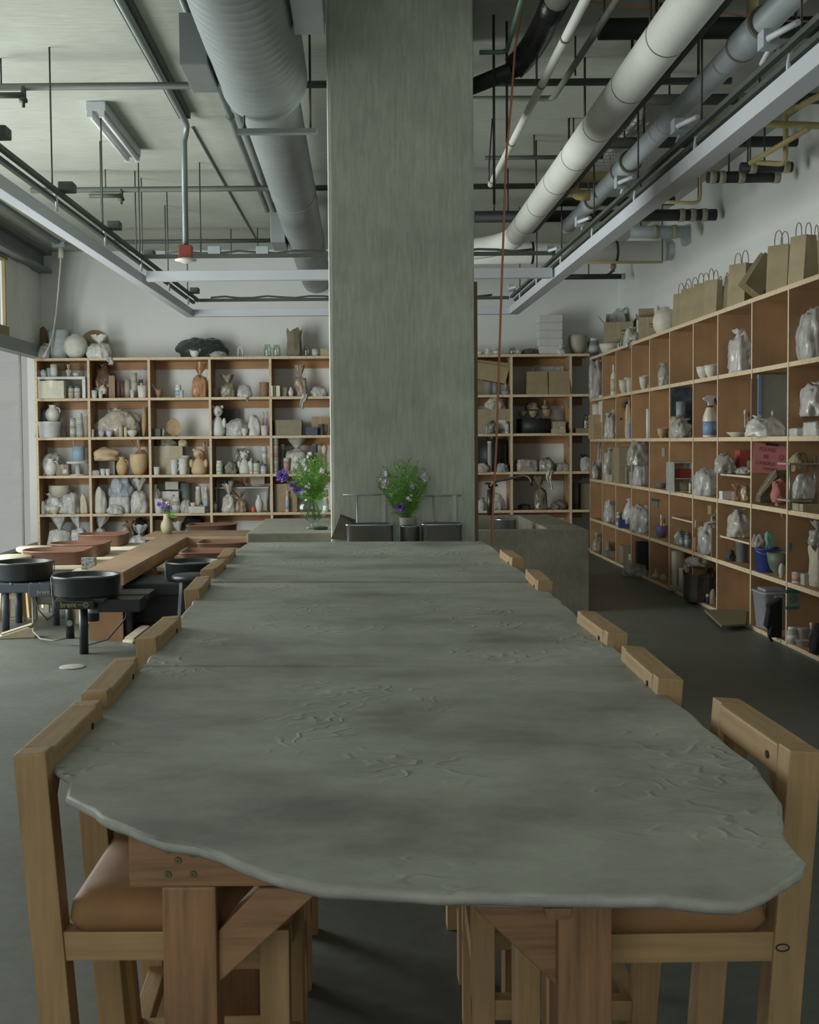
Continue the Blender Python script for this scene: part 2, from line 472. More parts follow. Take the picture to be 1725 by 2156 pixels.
def table_concrete(col):
    m, nt, b = _new('trowelled_concrete')
    c = hexc(col)
    big = _noise(nt, 2.1, 9, (0.9, 1.1, 1), 0.62)
    r1 = _ramp(nt, big.outputs['Fac'], [(0.34, sc(c, 0.55)), (0.49, sc(c, 0.95)), (0.64, sc(c, 1.18))])
    fine = _noise(nt, 16, 8, (0.9, 1.2, 1), 0.7)
    r2 = _ramp(nt, fine.outputs['Fac'], [(0.3, (0.86, 0.86, 0.86)), (0.7, (1.12, 1.12, 1.12))])
    mx = nt.nodes.new('ShaderNodeMixRGB'); mx.blend_type = 'MULTIPLY'; mx.inputs[0].default_value = 1
    nt.links.new(r1.outputs[0], mx.inputs[1]); nt.links.new(r2.outputs[0], mx.inputs[2])
    nt.links.new(mx.outputs[0], b.inputs['Base Color'])
    rr = _ramp(nt, big.outputs['Fac'], [(0.3, (0.42,) * 3), (0.7, (0.62,) * 3)])
    nt.links.new(rr.outputs[0], b.inputs['Roughness'])
    # wrinkles left by the plastic the slab was cast on: thin ridges, in patches
    w = _noise(nt, 2.6, 3, (1.0, 1.5, 1), 0.55)
    pp = nt.nodes.new('ShaderNodeMath'); pp.operation = 'MULTIPLY'; pp.inputs[1].default_value = 16.0
    pg = nt.nodes.new('ShaderNodeMath'); pg.operation = 'PINGPONG'; pg.inputs[1].default_value = 0.5
    nt.links.new(w.outputs['Fac'], pp.inputs[0]); nt.links.new(pp.outputs[0], pg.inputs[0])
    mask = _noise(nt, 2.4, 3)
    mr = _ramp(nt, mask.outputs['Fac'], [(0.5, (0, 0, 0)), (0.6, (1, 1, 1))])
    wr = _ramp(nt, pg.outputs[0], [(0.3, (0, 0, 0)), (0.5, (1, 1, 1))])
    mm = nt.nodes.new('ShaderNodeMath'); mm.operation = 'MULTIPLY'
    nt.links.new(mr.outputs[0], mm.inputs[0]); nt.links.new(wr.outputs[0], mm.inputs[1])
    ad = nt.nodes.new('ShaderNodeMath'); ad.operation = 'MULTIPLY_ADD'; ad.inputs[1].default_value = 0.25
    nt.links.new(fine.outputs['Fac'], ad.inputs[0]); nt.links.new(mm.outputs[0], ad.inputs[2])
    _bump(nt, b, ad.outputs[0], 0.62, 0.006)
    return m
M_tab = table_concrete('a2a49a')
M_tabedge = concrete('a4a69e', bump=0.5, var=0.15, rough=0.9, scale=8)
def XY(*pts): return [tuple(atz(x, y, ZT).xy) for x, y in pts]
near = XY((300, 1404), (275, 1423), (214, 1478), (160, 1545), (128, 1580), (101, 1612), (128, 1636), (138, 1661), (144, 1676), (166, 1689), (193, 1704), (209, 1718), (264, 1738), (306, 1756), (343, 1771),
          (404, 1780), (459, 1800), (502, 1817), (570, 1838), (680, 1861), (800, 1876), (920, 1884), (1040, 1887), (1126, 1888), (1200, 1887), (1290, 1884), (1400, 1886), (1500, 1896),
          (1560, 1900), (1610, 1882), (1655, 1855), (1688, 1834), (1698, 1815), (1676, 1785), (1653, 1750), (1647, 1715), (1644, 1690), (1626, 1660), (1590, 1610),
          (1500, 1536), (1441, 1490), (1387, 1445), (1334, 1404))
mid = XY((420, 1227), (438, 1229), (393, 1281), (297, 1401), (1330, 1401), (1308, 1372), (1224, 1303), (1164, 1250), (1121, 1226))
mid = XY((440, 1227), (393, 1281), (301, 1401), (1318, 1401), (1334, 1396), (1308, 1372), (1224, 1303), (1164, 1251), (1134, 1227))
far = XY((523, 1142), (502, 1155), (468, 1190), (442, 1224), (1110, 1224), (1120, 1219), (1104, 1205), (1076, 1186), (1040, 1152), (1016, 1139), (760, 1140))
table = thing('work_table', 'huge grey concrete work table on timber legs with a ragged cast edge', 'table', (0, 4.0, 0))
slab_part('tabletop', near, table, M_tab, M_tabedge, free=list(range(0, 42)), wob=0.01, seed=1)
slab_part('tabletop', mid, table, M_tab, M_tabedge, free=[0, 1, 3, 4, 5, 6, 7], wob=0.008, seed=2)
slab_part('tabletop', far, table, M_tab, M_tabedge, free=[0, 1, 2, 4, 5, 6, 7, 8, 9, 10], wob=0.006, seed=3)
FIR = '967250'
M_fir_x, M_fir_z, M_fir_y = wood(FIR, 'x', 0.6, 0.42, 8), wood(FIR, 'z', 0.6, 0.42, 8), wood(FIR, 'y', 0.6, 0.42, 8)
ZU = ZT - 0.0205
ya = 1.765
lx0, lx1 = at(342, 2000, ya).x, at(456, 2000, ya).x
rx0, rx1 = at(1176, 2000, ya).x, at(1290, 2000, ya).x
bx0 = at(271, 1850, ya).x
bz0 = at(300, 1869, ya).z
ap = MB().box((bx0, ya, bz0), (rx1 - 0.07, ya + 0.089, ZU), bev=0.004).build('apron', M_fir_x, table, world=True)
for (px, py) in ((354, 1790), (375, 1811), (354, 1841), (407, 1840), (408, 1798)):
    p = at(px, py, ya)
    s = MB().tube([p, p + Vector((0, -0.0035, 0))], 0.0052, 14)
    s.box((p.x - 0.004, ya - 0.0042, p.z - 0.0007), (p.x + 0.004, ya - 0.0034, p.z + 0.0007)); s.box((p.x - 0.0007, ya - 0.0042, p.z - 0.004), (p.x + 0.0007, ya - 0.0034, p.z + 0.004))
    s.build('screw', paint('6d6c4e', 0.4, metal=0.7), ap, world=False).location = -table.location
def timber_leg(x0, x1, y0, z1, name='leg'):
    return MB().box((x0, y0, 0), (x1, y0 + 0.089, z1), bev=0.005).build(name, M_fir_z, table, world=True)
timber_leg(lx0, lx1, ya + 0.002, bz0)
timber_leg(rx0, rx1, ya + 0.002, ZU)
for y0 in (2.95, 4.65, 5.9):
    MB().box((-0.5, y0, ZU - 0.09), (0.55, y0 + 0.089, ZU)).build('apron', M_fir_x, table, world=True)
    timber_leg(-0.36, -0.27, y0 + 0.002, ZU - 0.09); timber_leg(0.36, 0.45, y0 + 0.002, ZU - 0.09)
for x in (-0.3, 0.36):
    MB().box((x, ya + 0.09, ZU - 0.09), (x + 0.04, 6.3, ZU)).build('side_rail', M_fir_y, table, world=True)
def brace(pts):
    q = [at(x, y, ya + 0.02) for x, y in pts]
    MB().poly(q, 0.04, (0, 1, 0)).build('brace', M_fir_x, table, world=True, bevel=0.003)
brace(((459, 1962), (545, 1870), (680, 1870), (459, 2072)))
brace(((1000, 1915), (1000, 1880), (1120, 1880), (1174, 1930), (1174, 2078)))
q = [at(x, y, ya - 0.005) for x, y in ((1146, 1913), (1205, 1913), (1200, 1936), (1152, 1936))]
MB().poly(q, 0.09, (0, 1, 0)).build('wedge_block', M_fir_y, table, world=True)

# ================================================================== chairs round the table
OAK = 'ae9066'
M_oak_x, M_oak_y, M_oak_z = wood(OAK, 'x', 0.6, 0.22, 7), wood(OAK, 'y', 0.6, 0.22, 7), wood(OAK, 'z', 0.6, 0.22, 7)
M_lea = paint('8f6b46', 0.72, 0.14, 9, 0.1)
CW, CD, ZRAIL, ZSEAT = 0.42, 0.43, 0.955, 0.72
def make_chair(label, loc, rz):
    """low backed counter chair; local +x faces the table, y across; origin under the back rail's middle"""
    t = thing('counter_chair', label, 'chair', loc, rz, 'counter chairs round the concrete table')
    lean = 0.07
    for s in (-1, 1):
        y = s * (CW / 2 - 0.03)
        # back post leans outward at the top
        MB().beam((lean, y, 0.0), (-0.001, y, ZRAIL), 0.053, 0.055, (1, 0, 0), 0.004).build('back_post', M_oak_z, t)
        MB().box((CD - 0.05, y - 0.0275, 0), (CD, y + 0.0275, ZSEAT - 0.065), bev=0.004).build('leg', M_oak_z, t)
        MB().beam((lean * 0.3 + 0.02, y, ZSEAT - 0.095), (CD, y, ZSEAT - 0.095), 0.04, 0.05, bev=0.003).build('side_rail', M_oak_x, t)
        MB().beam((lean * 0.7 + 0.02, y, 0.22), (CD, y, 0.22), 0.04, 0.045, bev=0.003).build('stretcher', M_oak_x, t)
        g = [(0.02, y - s * 0.028, ZRAIL - 0.055), (0.02, y - s * 0.028, ZRAIL - 0.15), (0.02, y - s * 0.1, ZRAIL - 0.055)]
        MB().poly(g, 0.03, (-1, 0, 0)).build('corner_brace', M_oak_y, t)
        g = [(CD - 0.02, y - s * 0.03, ZSEAT - 0.12), (CD - 0.02, y - s * 0.03, ZSEAT - 0.24), (CD - 0.02, y - s * 0.13, ZSEAT - 0.12)]
        MB().poly(g, 0.03, (-1, 0, 0)).build('corner_brace', M_oak_y, t)
    MB().box((-0.027, -CW / 2 + 0.057, ZRAIL - 0.055), (0.029, CW / 2 - 0.057, ZRAIL - 0.001), bev=0.004).build('back_rail', M_oak_y, t)
    MB().tube([(0.03, CW / 2 - 0.1, ZRAIL - 0.03), (0.0315, CW / 2 - 0.1, ZRAIL - 0.03)], 0.007, 10).build('peg_hole', paint('2d2118', 0.8), t)
    MB().box((CD - 0.05, -CW / 2 + 0.06, ZSEAT - 0.12), (CD - 0.01, CW / 2 - 0.06, ZSEAT - 0.07)).build('front_rail', M_oak_y, t)
    MB().box((CD - 0.045, -CW / 2 + 0.06, 0.27), (CD - 0.005, CW / 2 - 0.06, 0.32), bev=0.003).build('foot_rail', M_oak_y, t)
    MB().box((0.05, -CW / 2 + 0.06, 0.17), (0.09, CW / 2 - 0.06, 0.215), bev=0.003).build('foot_rail', M_oak_y, t)
    # upholstered pad
    bm = bmesh.new(); N = 14
    grid = {}
    for lay, (zz, ins) in enumerate(((ZSEAT - 0.068, 0.004), (ZSEAT - 0.05, -0.004), (ZSEAT - 0.025, 0.0), (ZSEAT - 0.006, 0.02), (ZSEAT + 0.002, 0.06))):
        x0, x1, y0, y1 = 0.06 + ins, CD + 0.005 - ins, -CW / 2 + 0.005 + ins, CW / 2 - 0.005 - ins
        r = 0.03; ring = []
        for (ccx, ccy, a0) in ((x1 - r, y1 - r, 0), (x0 + r, y1 - r, 90), (x0 + r, y0 + r, 180), (x1 - r, y0 + r, 270)):
            for j in range(5):
                a = math.radians(a0 + 90 * j / 4)
                ring.append(bm.verts.new((ccx + r * math.cos(a), ccy + r * math.sin(a), zz)))
        grid[lay] = ring
    for lay in range(4):
        a, c = grid[lay], grid[lay + 1]
        for i in range(len(a)):
            f = bm.faces.new((a[i], a[(i + 1) % len(a)], c[(i + 1) % len(a)], c[i])); f.smooth = True
    f = bm.faces.new(grid[4]); f.smooth = True
    bm.faces.new(grid[0][::-1])
    mb = MB(); mb.bm.free(); mb.bm = bm
    mb.build('seat', M_lea, t)
    return t
def chair_pos(p_near, p_far):
    a, c = atz(*p_near, ZRAIL), atz(*p_far, ZRAIL)
    return (a + c) / 2, c - a
left_c = [((72, 1578), (180, 1481)), ((205, 1450), (262, 1390)), ((315, 1343), (355, 1298)), ((404, 1241), (428, 1213)), ((440, 1200), (460, 1177)), ((469, 1173), (485, 1153))]
right_c = [((1675, 1575), (1546, 1473)), ((1407, 1427), (1336, 1361)), ((1297, 1331), (1238, 1287)), ((1153, 1224), (1117, 1198)), ((1090, 1176), (1066, 1156))]
first = None
ords = ['first', 'second', 'third', 'fourth', 'fifth', 'sixth']
for side, lst in ((0, left_c), (1, right_c)):
    for i, (a, c) in enumerate(lst):
        p, d = chair_pos(a, c)
        lab = ('%s chair from the table\'s ragged end, on its side towards the windows' if side == 0 else
               '%s chair from the table\'s ragged end, on its side towards the sink') % ords[i]
        rz = math.pi if side else 0.0
        rz += {0: 0.03, 1: -0.03}[side] * (1 if i % 2 else -0.4)
        if first is None:
            first = make_chair(lab, (p.x, p.y, 0), rz)
        else:
            o = copy_tree(first); o.location = (p.x, p.y, 0); o.rotation_euler = (0, 0, rz); o['label'] = lab
            if side == 1 and i == 0:      # pencilled ring on the post that faces us
                yl = CW / 2 - 0.03 + 0.0275; mw = Matrix.Rotation(-rz, 4, 'Z') @ Matrix.Translation(-Vector((p.x, p.y, 0)))
                c0 = mw @ at(1648, 1995, p.y - yl)
                MB().tube([(c0.x + 0.011 * math.cos(k * .4), yl + 0.0006, c0.z + 0.006 * math.sin(k * .4)) for k in range(18)], 0.0012, 5).build('pen_mark', paint('2c261e', .8), o)

# ================================================================== services under the ceiling
M_galv = paint('949b9b', 0.48, 0.1, 3, 0.06, metal=0.35)
M_black = paint('2b2f2c', 0.6, 0.2, 6)
M_dark = paint('4a5149', 0.6, 0.15, 6)
M_lag = paint('e0e2da', 0.75, 0.07, 3, 0.05)
M_grey = paint('a7b0b4', 0.5, 0.1, 4)
M_conduit = paint('868e8c', 0.45, 0.08, 6, metal=0.4)
M_rod = paint('4d4a45', 0.5, 0.15, 30, metal=0.5)
M_gas = paint('b9ab77', 0.55, 0.1, 5)
M_lamp = paint('c6cad0', 0.5, 0.03, 2)
M_band = paint('6e6553', 0.5, 0.1)

def rod(px, y0, y1, parent, Y=None, r=0.006):
    """threaded rod from the ceiling down to whatever it carries; (px, y0) where it leaves the ceiling"""
    if Y is None: Y = atz(px, y0, ZC).y
    top = at(px, y0, Y); bot = at(px, y1, Y)
    top.z = ZC; x = bot.x
    return MB().tube([(x, Y, ZC + 0.02), (x, Y, bot.z)], r, 8).build('hanger_rod', M_rod, parent, world=True)
def long_pipe(name, label, px, py, Z, r, y0, y1, mat, seams=(), seam_mat=None, n=20, cat='pipe', extra=None):
    """pipe that runs the length of the room, its axis seen at (px, py)"""
    x = atz(px, py, Z).x
    t = thing(name, label, cat, (x, y0, Z))
    MB().tube([(x, y0, Z), (x, y1, Z)], r, n).build('pipe_run', mat, t, world=True)
    for (yy, k, w) in seams:
        MB().tube([(x, yy - w, Z), (x, yy + w, Z)], r * k, n).build('coupling', seam_mat or mat, t, world=True)
    return t
def cross_pipe(name, label, py, Z, r, xa, xb, mat, pxref=1040, cat='pipe', n=14):
    """pipe that runs across the room at height Z, seen at row py; xa / xb photograph columns of its ends"""
    Y = atz(pxref, py, Z).y
    a, c = at(xa, py, Y).x, at(xb, py, Y).x
    t = thing(name, label, cat, (a, Y, Z))
    MB().tube([(a, Y, Z), (c, Y, Z)], r, n).build('pipe_run', mat, t, world=True)
    t['_y'] = Y
    return t

# --- big spiral duct on the window side
xd = atz(617, 400, 3.66).x
duct = thing('spiral_duct', 'fat grey spiral air duct running along the ceiling beside the column', 'duct', (xd, 7.3, 3.66))
def spiral(y0, y1, r):
    mb = MB(); n = int((y1 - y0) / 0.1); pts, rs = [], []
    for i in range(n + 1):
        y = y0 + (y1 - y0) * i / n
        for (dy, k) in ((0, 1.0), (0.004, 1.004), (0.012, 1.004), (0.016, 1.0)):
            pts.append((xd, y + dy, 3.66)); rs.append(r * k)
    return mb.tube(pts, rs, 40)
spiral(3.2, 7.2, 0.262).build('duct_section', M_galv, duct, world=True)
MB().tube([(xd, 7.2, 3.66), (xd, 7.32, 3.66)], [0.262, 0.196], 40).build('reducer', M_galv, duct, world=True)
spiral(7.3, YB - 0.01, 0.194).build('duct_section', M_galv, duct, world=True)
for y in (10.4, 12.9): MB().tube([(xd, y - 0.02, 3.66), (xd, y + 0.02, 3.66)], 0.2, 40).build('coupling', M_galv, duct, world=True)
p0, p1 = at(500, 277, 7.15), at(668, 274, 7.15)
MB().beam((p0.x, 7.16, p0.z), (p1.x, 7.16, p0.z), 0.05, 0.03).build('hanger_bar', M_conduit, duct, world=True)
for x in (p0.x + 0.04, p1.x - 0.04): MB().tube([(x, 7.16, p0.z), (x, 7.16, ZC)], 0.007, 8).build('hanger_rod', M_rod, duct, world=True)
for (y0, y1, s, w) in ((6.5, 7.02, -1, 0.262), (12.2, 12.75, -1, 0.194), (5.2, 6.05, 1, 0.262)):
    x0 = xd + s * w * 0.95; x1 = xd + s * (w + 0.14)
    rb = MB().box((min(x0, x1), y0, 3.52), (max(x0, x1), y1, 3.8), bev=0.006).build('register_box', M_galv, duct, world=True)
    MB().box((x1 - 0.004 if s < 0 else x1 - 0.002, y0 + 0.05, 3.56), (x1 + 0.002 if s < 0 else x1 + 0.004, y1 - 0.05, 3.76)).build('grille', paint('8d9497', 0.5, stretch=(1, 1, 60)), rb).location = -duct.location

# --- conduit beside the duct, strut line with drop to the red box
x = atz(522, 340, 3.92).x
t = thing('conduit', 'grey twin conduit hugging the window side of the spiral duct', 'conduit', (x, 7, 3.92))
for dx in (0, 0.075): MB().tube([(x + dx, 4, 3.92), (x + dx, 12.6, 3.92)], 0.026, 12).build('pipe_run', M_conduit, t, world=True)
for y in (6.2, 9.0, 11.4): MB().tube([(x, y - 0.03, 3.92), (x, y + 0.03, 3.92)], 0.034, 12).build('coupling', M_conduit, t, world=True)
a = atz(325, 135, 3.985); yb = atz(400, 265, 3.985).y
drop_bot = at(391, 520, yb)
alarm = thing('ceiling_conduit', 'grey conduit along the ceiling dropping to a red box with a white disc', 'conduit', (a.x, yb, 3.0))
MB().tube([(a.x, 3.5, 3.985), (a.x, yb - 0.12, 3.985)] + arc((a.x, yb - 0.1, 3.985), (a.x, yb, 3.985), (drop_bot.x, yb, 3.86), 5) + [(drop_bot.x, yb, drop_bot.z)], 0.024, 12).build('pipe_run', M_conduit, alarm, world=True)
MB().box((a.x - 0.045, 3.5, 4.0), (a.x + 0.045, yb - 0.15, 4.05)).build('strut', M_dark, alarm, world=True)
rb = at(391, 545, yb)
bx = MB().box((drop_bot.x - 0.052, yb - 0.05, rb.z), (drop_bot.x + 0.052, yb + 0.05, drop_bot.z + 0.01), bev=0.006).build('red_box', paint('94453b', 0.5), alarm, world=True)
bx['label'] = 'red junction box'
MB().lathe([(0, 0.012), (0.05, 0.01), (0.085, 0.0), (0.088, -0.008), (0.06, -0.016), (0.02, -0.03), (0, -0.032)], 24, (drop_bot.x, yb, rb.z - 0.005)).build('disc', paint('d9d9cf', 0.5), alarm, world=True)
p0, p1 = atz(404, 268, 4.04), atz(540, 508, 4.04)
tag(MB().tube([p0, p1], 0.009, 8).build('thin_conduit', M_conduit, base=True), 'thin wire conduit slanting along the ceiling behind the red box', 'conduit')

# --- sprinkler mains across the room
def sprinkler(label, py, xa, xb, r, heads, pxref=400):
    t = cross_pipe('sprinkler_pipe', label, py, 3.86, r, xa, xb, M_dark, pxref)
    Y = t['_y']
    for hx in heads:
        x = at(hx, py, Y).x
        hd = MB().tube([(x, Y - 0.01, 3.86), (x, Y - 0.01, 3.78)], 0.018, 10).tube([(x - 0.3, Y - 0.02, 3.80), (x, Y - 0.02, 3.80)], 0.02, 10).build('branch', M_dark, t, world=True)
        MB().lathe([(0.0, 0.0), (0.012, 0.0), (0.012, 0.03), (0.03, 0.035), (0.03, 0.05), (0.02, 0.07), (0, 0.07)], 12, (x, Y - 0.02, 3.72)).build('sprinkler_head', M_rod, hd).location = -t.location
        MB().tube([(x - 0.15, Y, 3.86), (x - 0.15, Y, 4.06)], 0.006, 8).build('hanger_rod', M_rod, t, world=True)
    return t
s1 = sprinkler('rusty grey sprinkler main crossing the ceiling ahead of the twin tube light', 180, -30, 1540, 0.024, (50,))
s2 = sprinkler('rusty grey sprinkler main crossing the ceiling halfway to the far wall', 398, 65, 1275, 0.026, (256,))
s3 = sprinkler('rusty grey sprinkler main crossing the ceiling closest to the far wall', 508, 225, 640, 0.024, ())

# --- fluorescent strips
def strip_light(label, pa, pb, guard):
    a, c = atz(*pa, 3.98), atz(*pb, 3.98)
    L = c.y - a.y; x = (a.x + c.x) / 2
    t = thing('strip_light', label, 'light', (x, a.y, 3.98), 0, None)
    MB().box((-0.075, 0, -0.005), (0.075, L, 0.068), bev=0.006).build('housing', M_lamp, t)
    for dx in (-0.045, 0.045):
        MB().tube([(dx, 0.03, -0.028), (dx, L - 0.03, -0.028)], 0.018, 12).build('tube', paint('dcdfda', 0.35, 0.03), t)
        MB().box((dx - 0.02, 0.0, -0.05), (dx + 0.02, 0.03, 0.0)).box((dx - 0.02, L - 0.03, -0.05), (dx + 0.02, L, 0.0)).build('lamp_holder', M_lamp, t)
    if guard:
        g = MB()
        for i in range(13): 
            y = L * i / 12
            g.tube([(-0.13, y, 0.02), (-0.12, y, -0.07), (0.12, y, -0.07), (0.13, y, 0.02)], 0.003, 5)
        for dx in (-0.12, -0.06, 0, 0.06, 0.12): g.tube([(dx, 0, -0.07), (dx, L, -0.07)], 0.003, 5)
        g.build('wire_guard', paint('a8aca8', 0.4, metal=0.5), t)
    return t
strip_light('white twin tube strip light bare on the ceiling on the window side', (203, 232), (277, 330), False)
strip_light('white tube strip light inside a wire guard behind the grey pipes', (1327, 238), (1262, 332), True)

# --- hung light ring: four white channels, with cable track above
Zl0, Zl1 = 2.955, 3.04
xl = atz(404, 664, Zl0).x; xr = atz(1066, 667, Zl0).x
yl1 = atz(700, 588, Zl0).y; yl2 = atz(700, 664, Zl0).y
ring = thing('light_channel', 'large hung frame of white light channels with grey cable track above it', 'light', ((xl + xr) / 2, 9, Zl0))
def chan(lo, hi): 
    MB().box(lo, hi, bev=0.004).build('channel', M_lamp, ring, world=True)
pn = atz(97, 460, Zl0); kl = (pn.x - xl) / (pn.y - yl2)          # the two long channels spread a little towards the street
pn = atz(1725, 134, Zl0); kr = (pn.x - xr) / (pn.y - yl2)
def lx(y): return xl + kl * (y - yl2)
def rx(y): return xr + kr * (y - yl2)
ZcH = (Zl0 + Zl1) / 2
MB().beam((lx(2.5) - 0.045, 2.5, ZcH), (xl - 0.045, yl2 + 0.09, ZcH), 0.09, Zl1 - Zl0, bev=0.004).build('channel', M_lamp, ring, world=True)
MB().beam((rx(2.5) + 0.057, 2.5, ZcH), (xr + 0.057, yl2 + 0.09, ZcH), 0.115, Zl1 - Zl0, bev=0.004).build('channel', M_lamp, ring, world=True)
chan((xl, yl1, Zl0), (xr, yl1 + 0.09, Zl1 + 0.005))
chan((xl, yl2, Zl0), (xr, yl2 + 0.09, Zl1))
ZTk = 3.15
for (xf, side) in ((lambda y: lx(y) + 0.05, -1), (lambda y: rx(y) + 0.02, 1)):
    for dz, dx in ((0, 0), (-0.035, 0.045 * side)):
        MB().beam((xf(2.5) + dx, 2.5, ZTk + dz), (xf(yl2) + dx, yl2, ZTk + dz), 0.032, 0.026).build('cable_track', M_dark, ring, world=True)
    for y in (5.2, 6.6, 8.0, 9.4, 10.8, 12.2, 13.4):
        x0 = xf(y)
        MB().tube([(x0 + 0.03 * side, y, ZTk), (x0 + 0.03 * side, y + 0.03, ZTk - 0.05), (x0 + 0.03 * side, y + 0.04, Zl1)], 0.01, 8).build('drop', M_lamp, ring, world=True)
        MB().tube([(x0, y - 0.2, ZTk), (x0, y - 0.2, ZC + 0.02)], 0.006, 8).build('hanger_rod', M_rod, ring, world=True)
        if side < 0:
            MB().box((x0 + 0.0, y - 0.06, ZTk + 0.01), (x0 + 0.1, y + 0.06, ZTk + 0.07), bev=0.008).build('junction_box', M_dark, ring, world=True)
        else:
            MB().box((x0 - 0.11, y - 0.06, ZTk + 0.0), (x0 - 0.04, y + 0.02, ZTk + 0.075), bev=0.004).build('junction_box', M_grey, ring, world=True)
            MB().tube([(x0 - 0.05, y - 0.3, ZTk + 0.015), (x0 - 0.1, y - 0.1, ZTk + 0.02), (x0 - 0.02, y + 0.1, ZTk + 0.05), (x0, y + 0.28, ZTk + 0.03)], 0.014, 8).build('flex', M_lamp, ring, world=True)
for y, boxes in ((atz(700, 537, ZTk).y, (-1.5, -1.3, -0.6, -0.1)), (atz(700, 630, ZTk).y, ())):
    MB().beam((xl, y, ZTk), (xr, y, ZTk), 0.03, 0.035).build('cable_track', M_dark, ring, world=True)
    MB().tube([(xl + 0.2 + (xr - xl - 0.4) * i / 20, y - 0.01, ZTk + 0.03 + 0.012 * math.sin(i * 1.9)) for i in range(21)], 0.011, 8).build('flex', M_dark, ring, world=True)
y = atz(700, 537, ZTk).y
for px in (452, 553): 
    p = at(px, 528, y); MB().box((p.x - 0.055, y - 0.04, p.z - 0.03), (p.x + 0.055, y + 0.03, p.z + 0.035), bev=0.004).build('junction_box', M_grey, ring, world=True)

# --- window side rods not tied to the frame carry the cross track
for (px, y0, y1) in ((214, 297, 486), (287, 360, 538), (300, 375, 538), (349, 432, 540), (423, 342, 536), (487, 482, 536), (543, 480, 536)):
    rod(px, y0, y1, ring)

# --- sink side: long pipes
lagged = long_pipe('insulated_pipe', 'fat white lagged pipe with dark joint rings slanting over the sink side', 1196 - 37, 400, 3.47, 0.108, 3.0, 11.55, M_lag,
    [(y, 1.012, 0.006) for y in (5.05, 5.95, 6.75, 7.6, 8.4, 9.2, 10.1, 10.9)], M_band, 28)
xp = lagged.location.x
MB().tube([(xp, 11.5, 3.47)] + arc((xp, 11.6, 3.47), (xp, 11.95, 3.44), (xp - 0.35, 12.1, 3.42), 6) + [(xp - 1.2, 12.35, 3.4)], 0.108, 24).build('elbow', M_lag, lagged, world=True)
for y in (6.3, 8.1, 10.3): MB().tube([(xp, y, 3.5), (xp, y, ZC + 0.01)], 0.008, 8).build('hanger_rod', M_rod, lagged, world=True)
blk = long_pipe('black_pipe', 'black iron pipe running just behind the fat white lagged pipe', 1272, 290, 3.55, 0.068, 3.0, 11.6, M_black)
for y in (6.8, 7.4, 9.6): MB().tube([(blk.location.x, y, 3.55), (blk.location.x, y, ZC + 0.01)], 0.009, 8).build('hanger_rod', M_rod, blk, world=True)
gp = long_pipe('drain_pipe', 'grey plastic drain pipe with rubber-banded couplings above the light channel', 1391, 275, 3.47, 0.066, 3.0, 11.2, M_grey,
    [(5.95, 1.22, 0.16), (7.6, 1.03, 0.01), (8.75, 1.2, 0.13), (10.05, 1.2, 0.1), (11.15, 1.1, 0.04)], M_grey, 24)
for y in (5.78, 6.12, 8.6, 8.9, 9.94): MB().tube([(gp.location.x, y - 0.012, 3.47), (gp.location.x, y + 0.012, 3.47)], 0.066 * 1.25, 24).build('clamp', M_band, gp, world=True)
for y in (6.9, 8.2, 10.6): MB().tube([(gp.location.x, y, 3.5), (gp.location.x, y, ZC + 0.01)], 0.008, 8).build('hanger_rod', M_rod, gp, world=True)
wp = long_pipe('white_pipe', 'slim white lagged pipe between the column and the fat white pipe', 1131, 198, 3.56, 0.024, 3.0, 9.75, M_lag,
    [(y, 1.12, 0.012) for y in (5.4, 6.25, 7.05, 8.4, 9.6)], M_band)
for y in (5.4, 7.05, 9.6): MB().tube([(wp.location.x - 0.03, y, 3.56), (wp.location.x - 0.03, y, 3.68), (wp.location.x, y, ZC + 0.01)], 0.006, 8).build('hanger_rod', M_rod, wp, world=True)
# taped insulated pipe and its black leg behind the column
Yq = atz(1060, 145, 3.72).y; xq = at(1122, 120, Yq).x
tp = thing('taped_pipe', 'brown lagged pipe whose black taped elbow turns behind the column', 'pipe', (xq, Yq, 3.72))
MB().tube([(xq + 0.1, 3.2, 3.86), (xq + 0.02, Yq - 0.75, 3.86)], 0.072, 18).build('pipe_run', paint('83847a', 0.8, 0.1, 4), tp, world=True)
MB().tube([(xq + 0.02, Yq - 0.76, 3.86)] + arc((xq + 0.02, Yq - 0.5, 3.86), (xq, Yq, 3.82), (xq - 0.12, Yq, 3.72), 6), 0.076, 16).build('elbow', paint('25292b', 0.25, 0.3, 30, 0.4), tp, world=True)
MB().tube([(xq - 0.1, Yq, 3.72), (cx1 - 0.5, Yq + 1.2, 3.72)], 0.05, 16).build('pipe_run', M_black, tp, world=True)
# thin green line
Yg = atz(1040, 110, 3.82).y; xg = at(1066, 108, Yg).x
gl = thing('green_pipe', 'thin green copper pipe bending behind the column near the orange cord', 'pipe', (xg, Yg, 3.82))
MB().tube([(at(1112, 0, Yg - 1.2).x, Yg - 1.35, 3.82), (xg, Yg - 0.06, 3.82)] + arc((xg, Yg - 0.05, 3.82), (xg, Yg, 3.82), (xg - 0.05, Yg, 3.82), 4) + [(0.75, Yg, 3.82)], 0.014, 10).build('pipe_run', paint('6d8a78', 0.6), gl, world=True)
Yt = atz(1080, 208, 3.8).y; xt = at(1165, 208, Yt).x
tl = thing('copper_pipe', 'thin grey-green pipe with a slanting leg between the white pipes', 'pipe', (xt, Yt, 3.8))
MB().tube([(xt + 0.12, 3.2, 3.8), (xt, Yt - 0.06, 3.8)] + arc((xt, Yt - 0.05, 3.8), (xt, Yt, 3.8), (xt - 0.05, Yt, 3.8), 4) + [(0.75, Yt, 3.8)], 0.02, 10).build('pipe_run', paint('7b8071', 0.6), tl, world=True)
